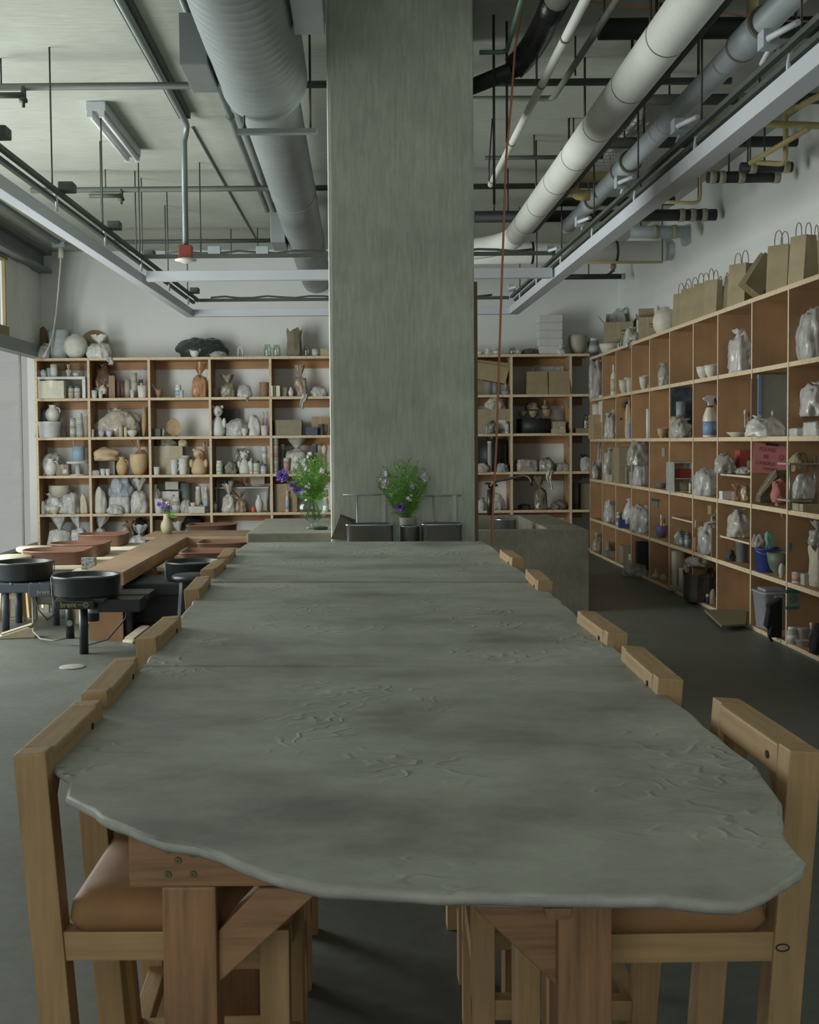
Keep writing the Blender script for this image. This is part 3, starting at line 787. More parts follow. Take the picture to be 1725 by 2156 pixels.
for y in (Yt - 1.4, Yt - 0.5): MB().tube([(xt + 0.06, y, 3.8), (xt + 0.06, y, ZC + 0.01)], 0.006, 8).build('hanger_rod', M_rod, tl, world=True)

# --- sink side: pipes crossing towards the side wall
def crossing(label, py, Z, r, xa, xb, mat, bands=(), rods=(), pxref=1200):
    t = cross_pipe('crossing_pipe', label, py, Z, r, xa, xb, mat, pxref)
    Y = t['_y']
    for bx in bands:
        x = at(bx, py, Y).x
        MB().tube([(x - 0.025, Y, Z), (x + 0.025, Y, Z)], r * 1.12, 14).build('strap', paint('a5a08b', 0.6), t, world=True)
    for rx in rods:
        x = at(rx, py, Y).x
        MB().tube([(x, Y, Z), (x, Y, ZC + 0.01)], 0.007, 8).build('hanger_rod', M_rod, t, world=True)
    return t
M_bk2 = paint('383c36', 0.65, 0.2, 5)
crossing('thick black pipe highest at the ceiling, crossing behind the grey drain pipe', 62, 3.9, 0.062, 1262, 1900, M_black, (), (1392,))
crossing('dark pipe crossing below the highest black one, behind the drain pipe', 212, 3.86, 0.038, 1300, 1900, M_dark, (1560,), (1410, 1600))
crossing('dark pipe crossing past the wire-guarded light towards the side wall', 302, 3.82, 0.042, 1236, 1750, M_bk2, (), (1296, 1315))
crossing('thin pipe crossing between the column and the guarded light', 331, 3.86, 0.018, 1022, 1270, M_dark, (), (1125,))
crossing('dark pipe crossing just beneath the yellow bend', 425, 3.62, 0.04, 1148, 1420, M_bk2, (), (1187, 1240))
crossing('thick black pipe crossing behind the lagged pipe near its far end', 455, 3.6, 0.055, 1000, 1508, M_black, (1435, 1458, 1482), (1041, 1070, 1158, 1183))
crossing('grey pipe with an elbow crossing towards the side wall above the white duct', 490, 3.56, 0.062, 1330, 1452, M_grey, (1380, 1420), (1350,))
crossing('black pipe strapped along the side wall, upper of two short ones', 356, 3.56, 0.04, 1560, 1668, M_black, (1585, 1655), (1575, 1610))
crossing('black pipe strapped along the side wall, lower of two short ones', 376, 3.54, 0.045, 1490, 1640, M_black, (1500, 1520, 1560, 1635), (1535,))
crossing('black pipe ending at a bracket on the side wall under the light channel', 583, 3.52, 0.033, 1170, 1316, M_black, (1312,), (1240,))
Yw = atz(1150, 532, 3.55).y; xw = at(1398, 525, Yw).x
wd = thing('white_duct', 'white wrapped air duct crossing low in front of the far wall', 'duct', (xw, Yw, 3.55))
MB().tube([(0.9, Yw, 3.55), (xw, Yw, 3.55)], 0.12, 24).build('pipe_run', M_lag, wd, world=True)
MB().tube([(xw - 0.02, Yw, 3.55)] + arc((xw, Yw, 3.55), (xw + 0.15, Yw, 3.56), (xw + 0.25, Yw - 0.18, 3.58), 5) + [(XR - 0.02, Yw - 0.75, 3.62)], 0.1, 20).build('elbow', M_grey, wd, world=True)
for px in (1297, 1120): 
    x = at(px, 525, Yw).x; MB().tube([(x - 0.012, Yw, 3.55), (x + 0.012, Yw, 3.55)], 0.123, 24).build('seam_band', M_black, wd, world=True)
# second white duct, closer to the far wall
Yw2 = atz(1150, 512, 3.75).y
# yellow gas lines
def gas(label, pts, r, Yc, name='gas_pipe'):
    P = [at(x, y, Yc + dy) for (x, y, dy) in pts]
    Q = [P[0]]
    for a, b_, c_ in zip(P, P[1:], P[2:]):
        u = (a - b_).normalized() * min(0.07, (a - b_).length / 2); v = (c_ - b_).normalized() * min(0.07, (c_ - b_).length / 2)
        Q += arc(b_ + u, b_, b_ + v, 4)
    Q.append(P[-1])
    t = thing(name, label, 'pipe', P[0])
    mid = Q[len(Q) // 2]
    MB().tube([(mid.x, mid.y, mid.z), (mid.x, mid.y, ZC + 0.01)], 0.006, 8).build('hanger_rod', M_rod, t, world=True)
    MB().tube(Q, r, 12).build('pipe_run', M_gas, t, world=True)
    return t
gas('fat cream pipe bent like a hook beside the grey drain pipe', [(1300, 373, 0), (1208, 373, 0), (1208, 411, 0), (1242, 411, 0)], 0.044, 9.6)
gas('cream gas pipe crossing to the side wall with a slanting brace pipe', [(1478, 256, 0), (1760, 266, 0)], 0.026, 8.6)
gas('thin cream gas pipe slanting down from the crossing one', [(1704, 270, -0.1), (1580, 343, 0.6)], 0.02, 8.5)
gas('thin cream gas pipe forming a corner against the side wall', [(1655, 180, 0), (1655, 346, 0), (1592, 342, 0.3)], 0.02, 8.9)
gas('thin cream gas pipe forming a small corner lower along the side wall', [(1475, 330, 0), (1475, 428, 0), (1392, 425, 0)], 0.016, 10.4)
gas('thin yellow pipe lying level above the far wall corner', [(1228, 553, 0), (1395, 552, 0)], 0.014, 13.0)
gas('short fat cream pipe standing on a coupling of the drain pipe', [(1585, -60, 0.1), (1585, 30, 0.1)], 0.03, 5.9)
gas('cream gas pipe running beyond the light channel at the frame corner', [(1790, 170, -1.2), (1660, 235, 0.2)], 0.022, 8.6)
# single rods whose feet vanish among the pipes
for i, (px, y0, y1, Y, what) in enumerate(((1041, 32, 430, None, 'beside the column edge'), (1068, 0, 300, 7.4, 'beside the hanging orange cord'), (1631, 0, 108, 6.3, 'in front of the grey drain pipe'), (1676, 0, 75, 6.0, 'above the junction box of the light channel'))):
    if Y is None: Y = atz(px, y0, ZC).y
    bt = at(px, y1, Y)
    tag(MB().tube([(bt.x, Y, ZC + 0.02), (bt.x, Y, bt.z)], 0.008, 8).build('threaded_rod', M_rod, base=True), 'dark threaded rod hanging from the ceiling ' + what, 'rod')

# --- orange extension cord from the ceiling to behind the table
P = [(1102, -30, 7.0), (1098, 20, 7.0), (1084, 110, 7.0), (1077, 215, 7.0), (1066, 330, 7.0), (1062, 450, 7.0), (1058, 560, 7.0), (1054, 680, 7.0), (1050, 800, 7.0), (1047, 900, 7.0), (1043, 985, 7.0), (1038, 1060, 7.0), (1037, 1110, 7.0), (1036, 1180, 7.0), (1030, 1260, 7.0)]
tag(MB().tube([at(*p) for p in P], 0.0065, 8).build('extension_cord', paint('c27a5a', 0.5, 0.06), base=True), 'orange extension cord hanging from the ceiling beside the column', 'cord')
P = [at(1236, 3, 6.9), at(1275, 8, 6.9), at(1330, 14, 6.95), at(1400, 19, 7.0), at(1470, 16, 7.0), at(1520, 26, 7.0), at(1590, 38, 7.0), at(1660, 44, 7.0), at(1760, 46, 7.0)]
tag(MB().tube(P, 0.006, 8).build('extension_cord', paint('c27a5a', 0.5, 0.06), base=True), 'orange cord lying level across the ceiling pipes', 'cord')
# white cord in the window corner
px_ = [(128, 527, 15.2), (127, 560, 15.3), (122, 620, 15.4), (118, 660, 15.5), (112, 700, 15.5), (103, 730, 15.45), (92, 752, 15.4)]
wc = thing('hanging_cord', 'white cord hanging from a ceiling box onto the shelf by the windows', 'cord', at(128, 520, 15.2))
MB().tube([at(*p) for p in px_], 0.011, 8).build('cable', paint('dddad2', 0.5), wc, world=True)
p = at(128, 515, 15.2); p.z = ZC - 0.04
MB().box((p.x - 0.1, 15.14, ZC - 0.07), (p.x + 0.06, 15.26, ZC), bev=0.006).build('ceiling_box', M_grey, wc, world=True)
MB().tube([(p.x, 15.2, ZC - 0.07), (p.x, 15.2, ZC - 0.2)], 0.035, 12).build('plug', paint('dddad2', 0.5), wc, world=True)
tag(MB().beam((p.x - 0.02, 8, ZC - 0.02), (p.x - 0.02, 15.1, ZC - 0.02), 0.05, 0.035).build('wire_duct', M_conduit, base=True), 'grey wire duct along the ceiling ending at the white cord', 'conduit')
# shut-off valve on the black pipe by the wall
p = at(1292, 565, 14.6)
p.y = atz(1200, 583, 3.52).y; p = at(1292, 572, p.y)
v = thing('brass_valve', 'small brass valve with a grey pipe stub above the last black pipe', 'valve', p)
MB().lathe([(0, 0), (0.02, 0), (0.02, 0.03), (0.035, 0.04), (0.035, 0.09), (0.02, 0.1), (0.02, 0.13), (0, 0.13)], 14).build('valve_body', paint('a07a55', 0.4, metal=0.5), v)
MB().tube([(0, 0, 0.1), (0.0, 0, 0.2), (0.1, 0, 0.22)], 0.02, 10).build('pipe_stub', M_grey, v)
MB().tube([(0, 0, 0.02), (-0.05, 0, -0.03), (-0.1, 0, -0.05)], 0.018, 10).build('pipe_stub', M_dark, v)

# ================================================================== throwing wheels, stools, timber counter
M_blk = paint('23282a', 0.38, 0.15, 8)
M_blk2 = paint('2b3033', 0.55, 0.12, 8)
M_copper = paint('7d5c4a', 0.4, 0.08, 6)
M_cream = paint('cfc6ac', 0.6, 0.08, 5)
M_navy = paint('3b424b', 0.5, 0.1, 6)
def letters(text, size, mat, parent, loc, rot, name='lettering', depth=0.001):
    cu = bpy.data.curves.new(name, 'FONT'); cu.body = text; cu.size = size; cu.extrude = depth; cu.align_x = 'CENTER'; cu.align_y = 'CENTER'
    tmp = bpy.data.objects.new(name, cu)
    COL.objects.link(tmp); bpy.context.view_layer.update()
    me = bpy.data.meshes.new_from_object(tmp.evaluated_get(bpy.context.evaluated_depsgraph_get()))
    bpy.data.objects.remove(tmp); bpy.data.curves.remove(cu)
    me.materials.clear(); me.materials.append(mat)
    o = bpy.data.objects.new(name, me); COL.objects.link(o)
    o.parent = parent; o.location = loc; o.rotation_euler = rot
    return o
def round_pan(r, z0, z1):
    h = z1 - z0
    return MB().lathe([(0, z0), (r * 0.93, z0), (r * 0.96, z0 + 0.01), (r * 0.99, z1 - 0.02), (r * 1.02, z1 - 0.015), (r * 1.02, z1), (r * 0.985, z1), (r * 0.96, z1 - 0.01), (r * 0.93, z0 + 0.02), (0, z0 + 0.02)], 44)
def dee_outline(lx, ly, k=1.0, rc=0.06):
    """rounded at -x, square with soft corners at +x"""
    pts = []
    for j in range(13):
        a = math.radians(90 + 180 * j / 12); pts.append((-lx * 0.12 + (lx * 0.88) * math.cos(a) * k - 0 * k, ly * math.sin(a) * k))
    for (sx, sy, a0) in ((1, -1, -90), (1, 1, 0)):
        for j in range(6):
            a = math.radians(a0 + 90 * j / 5); pts.append((sx * (lx * k - rc) + rc * math.cos(a), sy * (ly * k - rc) + rc * math.sin(a)))
    return pts
def dee_pan(lx, ly, z0, z1):
    mb = MB(); bm = mb.bm; rings = []
    for (k, z) in ((0.92, z0), (0.97, z0 + 0.02), (0.99, z1 - 0.012), (1.025, z1 - 0.01), (1.025, z1), (0.97, z1), (0.92, z0 + 0.025)):
        rings.append([bm.verts.new((x, y, z)) for x, y in dee_outline(lx, ly, k)])
    n = len(rings[0])
    for a, c in zip(rings, rings[1:]):
        for i in range(n):
            f = bm.faces.new((a[i], a[(i + 1) % n], c[(i + 1) % n], c[i])); f.smooth = True
    bm.faces.new(rings[0][::-1]); bm.faces.new(rings[-1])
    return mb
def wheel(label, loc, rz, pan, zrim, deck_mat, scale=1.0, text=None, body_mat=None):
    t = thing('pottery_wheel', label, 'pottery wheel', loc, rz, None)
    body_mat = body_mat or M_blk2
    if pan == 'round':
        p = round_pan(0.232, zrim - 0.145, zrim).build('splash_pan', M_blk, t)
        for a in (20, 200):
            ca, sa = math.cos(math.radians(a)), math.sin(math.radians(a))
            MB().beam((0.236 * ca, 0.236 * sa, zrim - 0.14), (0.24 * ca, 0.24 * sa, zrim - 0.01), 0.02, 0.006, (ca, sa, 0)).build('pan_clip', M_conduit, p)
        MB().lathe([(0, zrim - 0.05), (0.16, zrim - 0.05), (0.163, zrim - 0.035), (0.155, zrim - 0.03), (0, zrim - 0.03)], 36).build('wheel_head', paint('8b8d88', 0.4, 0.1, 5, metal=0.5), t)
    else:
        dee_pan(0.30 * scale, 0.26 * scale, zrim - 0.115, zrim).build('splash_pan', M_copper, t)
        MB().lathe([(0, zrim - 0.06), (0.15, zrim - 0.06), (0.153, zrim - 0.045), (0, zrim - 0.04)], 32).build('wheel_head', paint('8b8d88', 0.4, 0.1, 5, metal=0.5), t)
    zt = zrim - (0.145 if pan == 'round' else 0.115)
    return t, zt

# wheel closest to the table's end: black round pan, front box with the maker's lettering
Yw = 8.3
c0 = at(181, 1209, Yw)
w1, zt = wheel('black round-pan pottery wheel on three legs, ahead of the timber counter', (c0.x, Yw, 0), 0, 'round', c0.z, None)
MB().box((-0.17, -0.19, zt - 0.035), (0.17, 0.2, zt - 0.001), bev=0.01).build('head_plate', M_blk2, w1)
cb = MB().box((-0.175, -0.215, zt - 0.075), (0.1, -0.1, zt - 0.012), bev=0.012).build('control_box', M_blk, w1)
M_let = paint('9a9a58', 0.5)
letters('brent', 0.05, M_let, cb, (-0.075, -0.2165, zt - 0.043), (math.pi / 2, 0, 0))
MB().box((-0.012, -0.217, zt - 0.0445), (0.02, -0.2155, zt - 0.0415)).build('lettering_dash', M_let, cb)
rg = MB()
ringp = [(0.045 + 0.017 * math.cos(2 * math.pi * i / 24), -0.2165, zt - 0.043 + 0.017 * math.sin(2 * math.pi * i / 24)) for i in range(25)]
rg.tube(ringp, 0.0018, 6).build('lettering_ring', M_let, cb)
letters('C', 0.026, M_let, cb, (0.045, -0.2165, zt - 0.043), (math.pi / 2, 0, 0))
MB().box((-0.02, 0.1, zt - 0.06), (0.42, 0.4, zt - 0.01), bev=0.01).build('deck', M_blk, w1)
MB().box((0.1, -0.12, zt - 0.11), (0.4, 0.15, zt - 0.02), bev=0.01).build('deck_arm', M_blk, w1)
for (px, py) in ((175, 1378), (146, 1345), (270, 1348)):
    f = atz(px, py, 0) - Vector((c0.x, Yw, 0))
    MB().tube([(f.x, f.y + 0.03, 0.0), (f.x, f.y + 0.03, zt - 0.03)], 0.032, 16).build('leg', M_blk, w1)
mx = at(196, 1300, Yw + 0.1).x - c0.x
mo = MB().tube([(mx, 0.1, zt - 0.2), (mx, 0.1, zt - 0.03)], 0.045, 18).build('motor', M_blk2, w1)
MB().tube([(mx, 0.1, zt - 0.14), (mx, 0.1, zt - 0.11)], 0.047, 18).build('motor_band', paint('8d9390', 0.4), mo)
MB().tube([(mx - 0.14, 0.0, zt - 0.2), (mx - 0.14, -0.02, zt - 0.2)], 0.02, 12).build('knob', M_conduit, w1)
MB().tube([(0.25, 0.3, zt - 0.06), (0.22, 0.26, 0.2), (0.1, 0.2, 0.06), (-0.05, 0.2, 0.02), (-0.2, 0.3, 0.012)], 0.006, 6).build('power_cord', M_blk2, w1)

# wheel at the picture's window edge
Yb = 9.5
c0 = at(50, 1181, Yb)
w2, zt = wheel('black round-pan pottery wheel with a lettered grey box, closest to the windows', (c0.x, Yb, 0), 0, 'round', c0.z, None)
dk = MB().box((-0.5, -0.24, zt - 0.085), (0.3, 0.3, zt - 0.01), bev=0.008).build('deck', M_navy, w2)
for px in (22, 65, 84):
    p = at(px, 1229, Yb - 0.24) - Vector((c0.x, Yb, 0)); MB().tube([(p.x, -0.24, p.z), (p.x, -0.247, p.z)], 0.01, 10).build('bolt', M_conduit, dk)
a, b_ = at(60, 1237, Yb - 0.26) - Vector((c0.x, Yb, 0)), at(106, 1257, Yb - 0.26) - Vector((c0.x, Yb, 0))
bx2 = MB().box((a.x, -0.262, b_.z), (b_.x, -0.1, a.z + 0.03), bev=0.006).build('control_box', M_navy, w2)
p = at(91, 1247, Yb - 0.265) - Vector((c0.x, Yb, 0))
letters('brent', 0.045, paint('98917a', 0.5), bx2, (p.x, -0.264, p.z), (math.pi / 2, 0, 0))
for px, dy in ((12, -0.2), (118, 0.1), (40, 0.25)):
    x = at(px, 1300, Yb + dy).x - c0.x
    MB().tube([(x, dy, 0), (x, dy, zt - 0.06)], 0.03, 16).build('leg', M_navy, w2)
q = [at(75, 1258, Yb - 0.15), at(82, 1285, Yb - 0.2), at(100, 1305, Yb - 0.2), at(118, 1292, Yb - 0.1), at(126, 1275, Yb - 0.05)]
MB().tube([v - Vector((c0.x, Yb, 0)) for v in q], 0.006, 6).build('power_cord', M_blk2, w2)
q = [at(68, 1257, Yb - 0.2), at(69, 1300, Yb - 0.35), at(70, 1330, Yb - 0.6), at(85, 1345, Yb - 0.8), at(110, 1349, Yb - 0.9), at(140, 1344, Yb - 0.9)]
MB().tube([v - Vector((c0.x, Yb, 0)) for v in q], 0.006, 6).build('pedal_cord', paint('77756d', 0.6), w2)
# wheel behind the chairs
Yc = 9.3
c0 = at(411, 1180, Yc)
w3, zt = wheel('black round-pan pottery wheel half hidden behind the table and its chairs', (c0.x, Yc, 0), 0, 'round', c0.z, None)
MB().box((-0.55, -0.25, zt - 0.1), (0.25, 0.35, zt - 0.005), bev=0.01).build('deck', M_blk2, w3)
for x, y in ((-0.5, -0.2), (0.2, -0.2), (-0.5, 0.3), (0.2, 0.3)):
    MB().box((x - 0.03, y - 0.03, 0), (x + 0.03, y + 0.03, zt - 0.08)).build('leg', M_blk2, w3)
MB().box((-0.48, -0.05, 0.06), (0.15, 0.3, zt - 0.1), bev=0.01).build('motor_shade_box', M_blk, w3)  # oversized black motor box, added to darken the unlit space under the deck
# brown D-pan wheels in two rows
def brown_wheel(label, px, py, zr, Y, flip, sc_):
    c = at(px, py, Y); 
    t, zt = wheel(label, (c.x, Y, 0), math.pi if flip else 0, 'dee', c.z, None, sc_)
    MB().box((-0.2, -0.24, zt - 0.04), (0.46, 0.24, zt - 0.002), bev=0.01).build('deck', M_cream, t)
    MB().box((-0.12, -0.2, 0.12), (0.4, 0.2, zt - 0.04), bev=0.01).build('body', paint('8b8a80', 0.5), t)
    for x, y in ((-0.14, -0.2), (0.4, -0.2), (-0.14, 0.2), (0.4, 0.2)):
        MB().box((x - 0.02, y - 0.02, 0), (x + 0.02, y + 0.02, zt - 0.04)).build('leg', paint('8b8a80', 0.5), t)
    return t
brown_wheel('brown D-shaped splash pan wheel, first of the row along the windows', 118, 1156, .56, 10.15, False, 0.93)
brown_wheel('brown D-shaped splash pan wheel, middle of the row along the windows', 166, 1142, .56, 10.95, False, 0.88)
brown_wheel('brown D-shaped splash pan wheel at the far end of the window row', 216, 1123, .56, 11.9, False, 0.82)
brown_wheel('brown splash pan wheel standing past the timber counter by the shelves', 448, 1103, .56, 13.2, True, 0.9)
brown_wheel('brown splash pan wheel tucked against the counter behind the last chairs', 478, 1139, .56, 11.0, True, 0.85)
brown_wheel('brown splash pan wheel between the timber counter and the last chairs', 452, 1158, .56, 10.1, True, 0.9)
# small black and white patterned box on a wheel deck
p = at(188, 1181, 9.75)
tag(MB().box((p.x - 0.055, 9.7, 0.44), (p.x + 0.055, 9.78, p.z + 0.03), bev=0.004).build('patterned_box', paint('7b7f80', 0.5, 0.9, 55), base=True), 'small black and white patterned box beside the brown pans', 'box')
p2 = at(188, 1190, 9.74); 
tag(MB().box((p2.x - 0.12, 9.62, 0.36), (p2.x + 0.16, 9.86, 0.44), bev=0.006).box((p2.x - 0.1, 9.65, 0), (p2.x + 0.14, 9.83, 0.36)).build('side_stand', M_cream, base=True), 'low cream stand under the patterned box by the timber counter', 'stand')

def stool(label, px, py, Y, r, mat, legs, legmat):
    c = at(px, py, Y)
    t = thing('stool', label, 'stool', (c.x, Y, 0))
    z = c.z
    MB().lathe([(0, z - 0.045), (r * 0.9, z - 0.045), (r, z - 0.03), (r, z - 0.01), (r * 0.92, z), (0, z + 0.003)], 32).build('seat', mat, t)
    for a in (45, 135, 225, 315):
        ca, sa = math.cos(math.radians(a)), math.sin(math.radians(a))
        MB().beam((ca * r * 0.62, sa * r * 0.62, z - 0.045), (ca * r * 0.9, sa * r * 0.9, 0), 0.04, 0.04, (ca, sa, 0), 0.003).build('leg', legmat, t)
    MB().beam((-r * 0.56, -r * 0.56, 0.2), (r * 0.56, -r * 0.56, 0.2), 0.025, 0.03).build('rung', legmat, t)
    return t
M_pale = wood('cdb48a', 'z', 0.6, 0.15, 6)
stool('round cream-seated wooden stool beside the windows behind the lettered grey wheel', 30, 1169, 9.95, 0.155, M_cream, 4, M_pale)
stool('round cream-seated wooden stool beside the middle brown wheel by the windows', 73, 1151, 10.75, 0.165, M_cream, 4, M_pale)
stool('round black padded stool in front of the half hidden black wheel', 409, 1209, 8.55, 0.16, M_blk, 4, M_blk2)

# timber T counter between the wheel rows
M_ctop = wood('a88c72', 'y', 0.45, 0.12, 2.5)
ZK = 0.53
xa, xb_ = atz(176, 1203, ZK).x, atz(262, 1203, ZK).x
ya0 = atz(262, 1204, ZK).y; yk0, yk1 = atz(405, 1130, ZK).y, atz(405, 1117, ZK).y
ct = thing('timber_counter', 'long T-shaped plywood counter running between the two rows of wheels', 'counter', (xa + 0.2, ya0, 0))
MB().box((xa, ya0, ZK - 0.03), (xb_, yk0, ZK), bev=0.004).build('counter_top', M_ctop, ct, world=True)
MB().box((xa - 0.16, yk0, ZK - 0.03), (-0.95, yk1, ZK), bev=0.004).build('counter_top', wood('a88c72', 'x', 0.45, 0.12, 2.5), ct, world=True)
MB().box((xb_ - 0.03, ya0, ZK - 0.1), (xb_, yk0, ZK - 0.03)).build('apron', M_plyv, ct, world=True)
MB().box((xa, ya0, ZK - 0.1), (xa + 0.03, yk0, ZK - 0.03)).build('apron', M_plyv, ct, world=True)
MB().box((xb_, yk0, ZK - 0.22), (-0.95, yk0 + 0.03, ZK - 0.03)).build('apron', M_ply, ct, world=True)
MB().box((xa + 0.02, ya0 + 0.12, 0), (xb_ - 0.035, ya0 + 0.15, ZK - 0.03)).build('end_panel', wood('9c7656', 'z', 0.6, 0.14, 3), ct, world=True)
MB().box((xa + 0.17, ya0 + 0.15, 0), (xa + 0.2, yk0, ZK - 0.03)).build('spine_panel', M_plyv, ct, world=True)
for x in (xa, -1.0): MB().box((x, yk1 - 0.06, 0), (x + 0.05, yk1 - 0.01, ZK - 0.03)).build('leg', M_plyv, ct, world=True)

# foot pedals and floor disc
def pedal(label, px, py, rz, L=0.27):
    c = atz(px, py, 0)
    t = thing('foot_pedal', label, 'pedal', c, rz)
    MB().poly([(-L / 2, -0.05, 0.0), (L / 2, -0.05, 0.0), (L / 2, -0.05, 0.07), (L * 0.3, -0.05, 0.085), (-L / 2, -0.05, 0.022)], 0.1, (0, 1, 0)).build('housing', paint('b4a88f', 0.7, 0.15, 12), t, bevel=0.008)
    MB().beam((-L * 0.42, 0, 0.034), (L * 0.42, 0, 0.1), 0.085, 0.012, bev=0.003).build('treadle', paint('a79c85', 0.7, 0.15, 12), t)
    return t
pedal('dusty beige foot pedal on the floor beside the lettered grey wheel', 36, 1343, 0.25)
pedal('dusty tan foot pedal on the floor between two black wheels', 290, 1350, 1.1, 0.24)
c = atz(152, 1405, 0)
tag(MB().lathe([(0, 0), (0.082, 0), (0.085, 0.004), (0.08, 0.007), (0, 0.007)], 30, c).build('floor_disc', paint('8f8e86', 0.7), base=True), 'thin round plate lying on the concrete floor near the wheels', 'plate')

# ================================================================== concrete counter left of the column, ledge at its foot, sink
M_cc = concrete('8c8b7f', bump=0.25, var=0.14, scale=2.5)
q = [tuple(atz(x, y, ZT).xy) for x, y in ((520, 1123), (548, 1092), (690, 1090))]
cc = thing('concrete_counter', 'low concrete counter block beside the column carrying the glass flower vase', 'counter', (-0.45, 7.7, 0))
MB().box((q[0][0], q[0][1], ZT - 0.09), (cx0 - 0.003, q[1][1], ZT), bev=0.01).build('slab', M_cc, cc, world=True)
MB().box((q[0][0] + 0.03, q[0][1] + 0.03, 0), (cx0 - 0.004, q[1][1] - 0.03, ZT - 0.09)).build('base', M_cc, cc, world=True)
ZL = 0.8
led = thing('column_ledge', 'concrete ledge built against the column behind the table end', 'ledge', ((cx0 + cx1) / 2, 6.75, 0))
MB().box((cx0, 6.63, ZL - 0.08), (cx1 - 0.02, YC - 0.002, ZL), bev=0.006).build('slab', M_cc, led, world=True)
MB().box((cx0 + 0.05, 6.68, 0), (cx1 - 0.07, YC - 0.002, ZL - 0.08)).build('base', M_cc, led, world=True)
M_stl = paint('a9adad', 0.28, 0.06, 3, metal=0.85)
def steel_tub(label, x0, x1, ytop, Y, d=0.14):
    a, c = at(x0, ytop, Y), at(x1, ytop, Y)
    t = thing('steel_tub', label, 'tub', ((a.x + c.x) / 2, Y + d / 2, ZL))
    w, h = c.x - a.x, a.z - ZL
    mb = MB(); bm = mb.bm; rings = []
    for (k, z) in ((0.97, 0), (0.99, 0.01), (1, h - 0.012), (1.03, h - 0.01), (1.03, h), (0.97, h), (0.95, 0.012)):
        r = 0.03; ring = []
        for (sx, sy, a0) in ((1, 1, 0), (-1, 1, 90), (-1, -1, 180), (1, -1, 270)):
            for j in range(5):
                an = math.radians(a0 + 90 * j / 4); ring.append(bm.verts.new((sx * (w / 2 * k - r) + r * math.cos(an), sy * (d / 2 * k - r) + r * math.sin(an), z)))
        rings.append(ring)
    n = len(rings[0])
    for p, q_ in zip(rings, rings[1:]):
        for i in range(n):
            f = bm.faces.new((p[i], p[(i + 1) % n], q_[(i + 1) % n], q_[i])); f.smooth = True
    bm.faces.new(rings[0][::-1]); bm.faces.new(rings[-1])
    mb.build('tub_body', M_stl, t)
    return t
steel_tub('rectangular stainless tub on the column ledge, on its side towards the windows', 729, 829, 1104, 6.66)
steel_tub('rectangular stainless tub on the column ledge, on its side towards the sink', 889, 974, 1103, 6.66)
a = at(843, 1108, 6.68); c = at(884, 1108, 6.68)
r_ = (c.x - a.x) / 2; h_ = a.z - ZL
can = thing('steel_can', 'round stainless can between the two rectangular tubs at the column', 'can', ((a.x + c.x) / 2, 6.73, ZL))
MB().lathe([(0, 0), (r_, 0), (r_, h_ - 0.008), (r_ * 1.04, h_ - 0.006), (r_ * 1.04, h_), (r_ * 0.97, h_), (r_ * 0.97, 0.01), (0, 0.01)], 32).build('can_body', M_stl, can)
# wire racks behind the tubs
for (lab, xs, y0, strip) in (('bent metal rod rack standing behind the tub on the window side', (723, 752, 808, 838), 1042, 808), ('bent metal rod rack standing behind the tub on the sink side', (884, 912, 957, 972), 1044, 957)):
    b0 = at(xs[0], y0, 6.86); b1 = at(xs[-1], y0, 6.86)
    t = thing('wire_rack', lab, 'rack', ((b0.x + b1.x) / 2, 6.86, ZL))
    MB().tube([(b0.x, 6.86, b0.z), (b1.x, 6.86, b0.z)], 0.004, 8).build('top_rod', M_stl, t, world=True)
    for px in xs[1:3]:
        x = at(px, y0, 6.86).x
        if px == strip: MB().box((x - 0.011, 6.855, ZL), (x + 0.011, 6.862, b0.z)).build('flat_strip', paint('b9bbb7', 0.45), t, world=True)
        else: MB().tube([(x, 6.86, ZL), (x, 6.86, b0.z)], 0.004, 8).build('upright', M_stl, t, world=True)
# dark folded tray leaning at the corner, little orange cone
t = thing('folded_tray', 'dark folded sheet tray leaning at the column corner beside the tub', 'tray', at(715, 1120, 6.72))
P_ = [at(697, 1135, 6.68), at(716, 1086, 6.8), at(748, 1106, 6.78), at(740, 1138, 6.7)]
MB().poly(P_, 0.012, (0, 1, 0.2)).build('sheet', paint('6d695a', 0.7, 0.15, 10), t, world=True)
P_ = [at(716, 1086, 6.8), at(748, 1098, 6.84), at(748, 1106, 6.78)]
MB().poly(P_, 0.01, (0, 0.3, 1)).build('flap', paint('4b493f', 0.7), t, world=True)
p = at(918, 1104, 6.82)
tag(MB().lathe([(0, 0), (0.02, 0), (0.012, 0.02), (0, 0.032)], 12, (p.x, 6.83, ZL + 0.18)).tube([(p.x, 6.83, ZL), (p.x, 6.83, ZL + 0.19)], 0.006, 8).build('tool_tip', paint('b9793f', 0.6), base=True), 'orange tipped stick showing behind the tub towards the sink', 'tool')

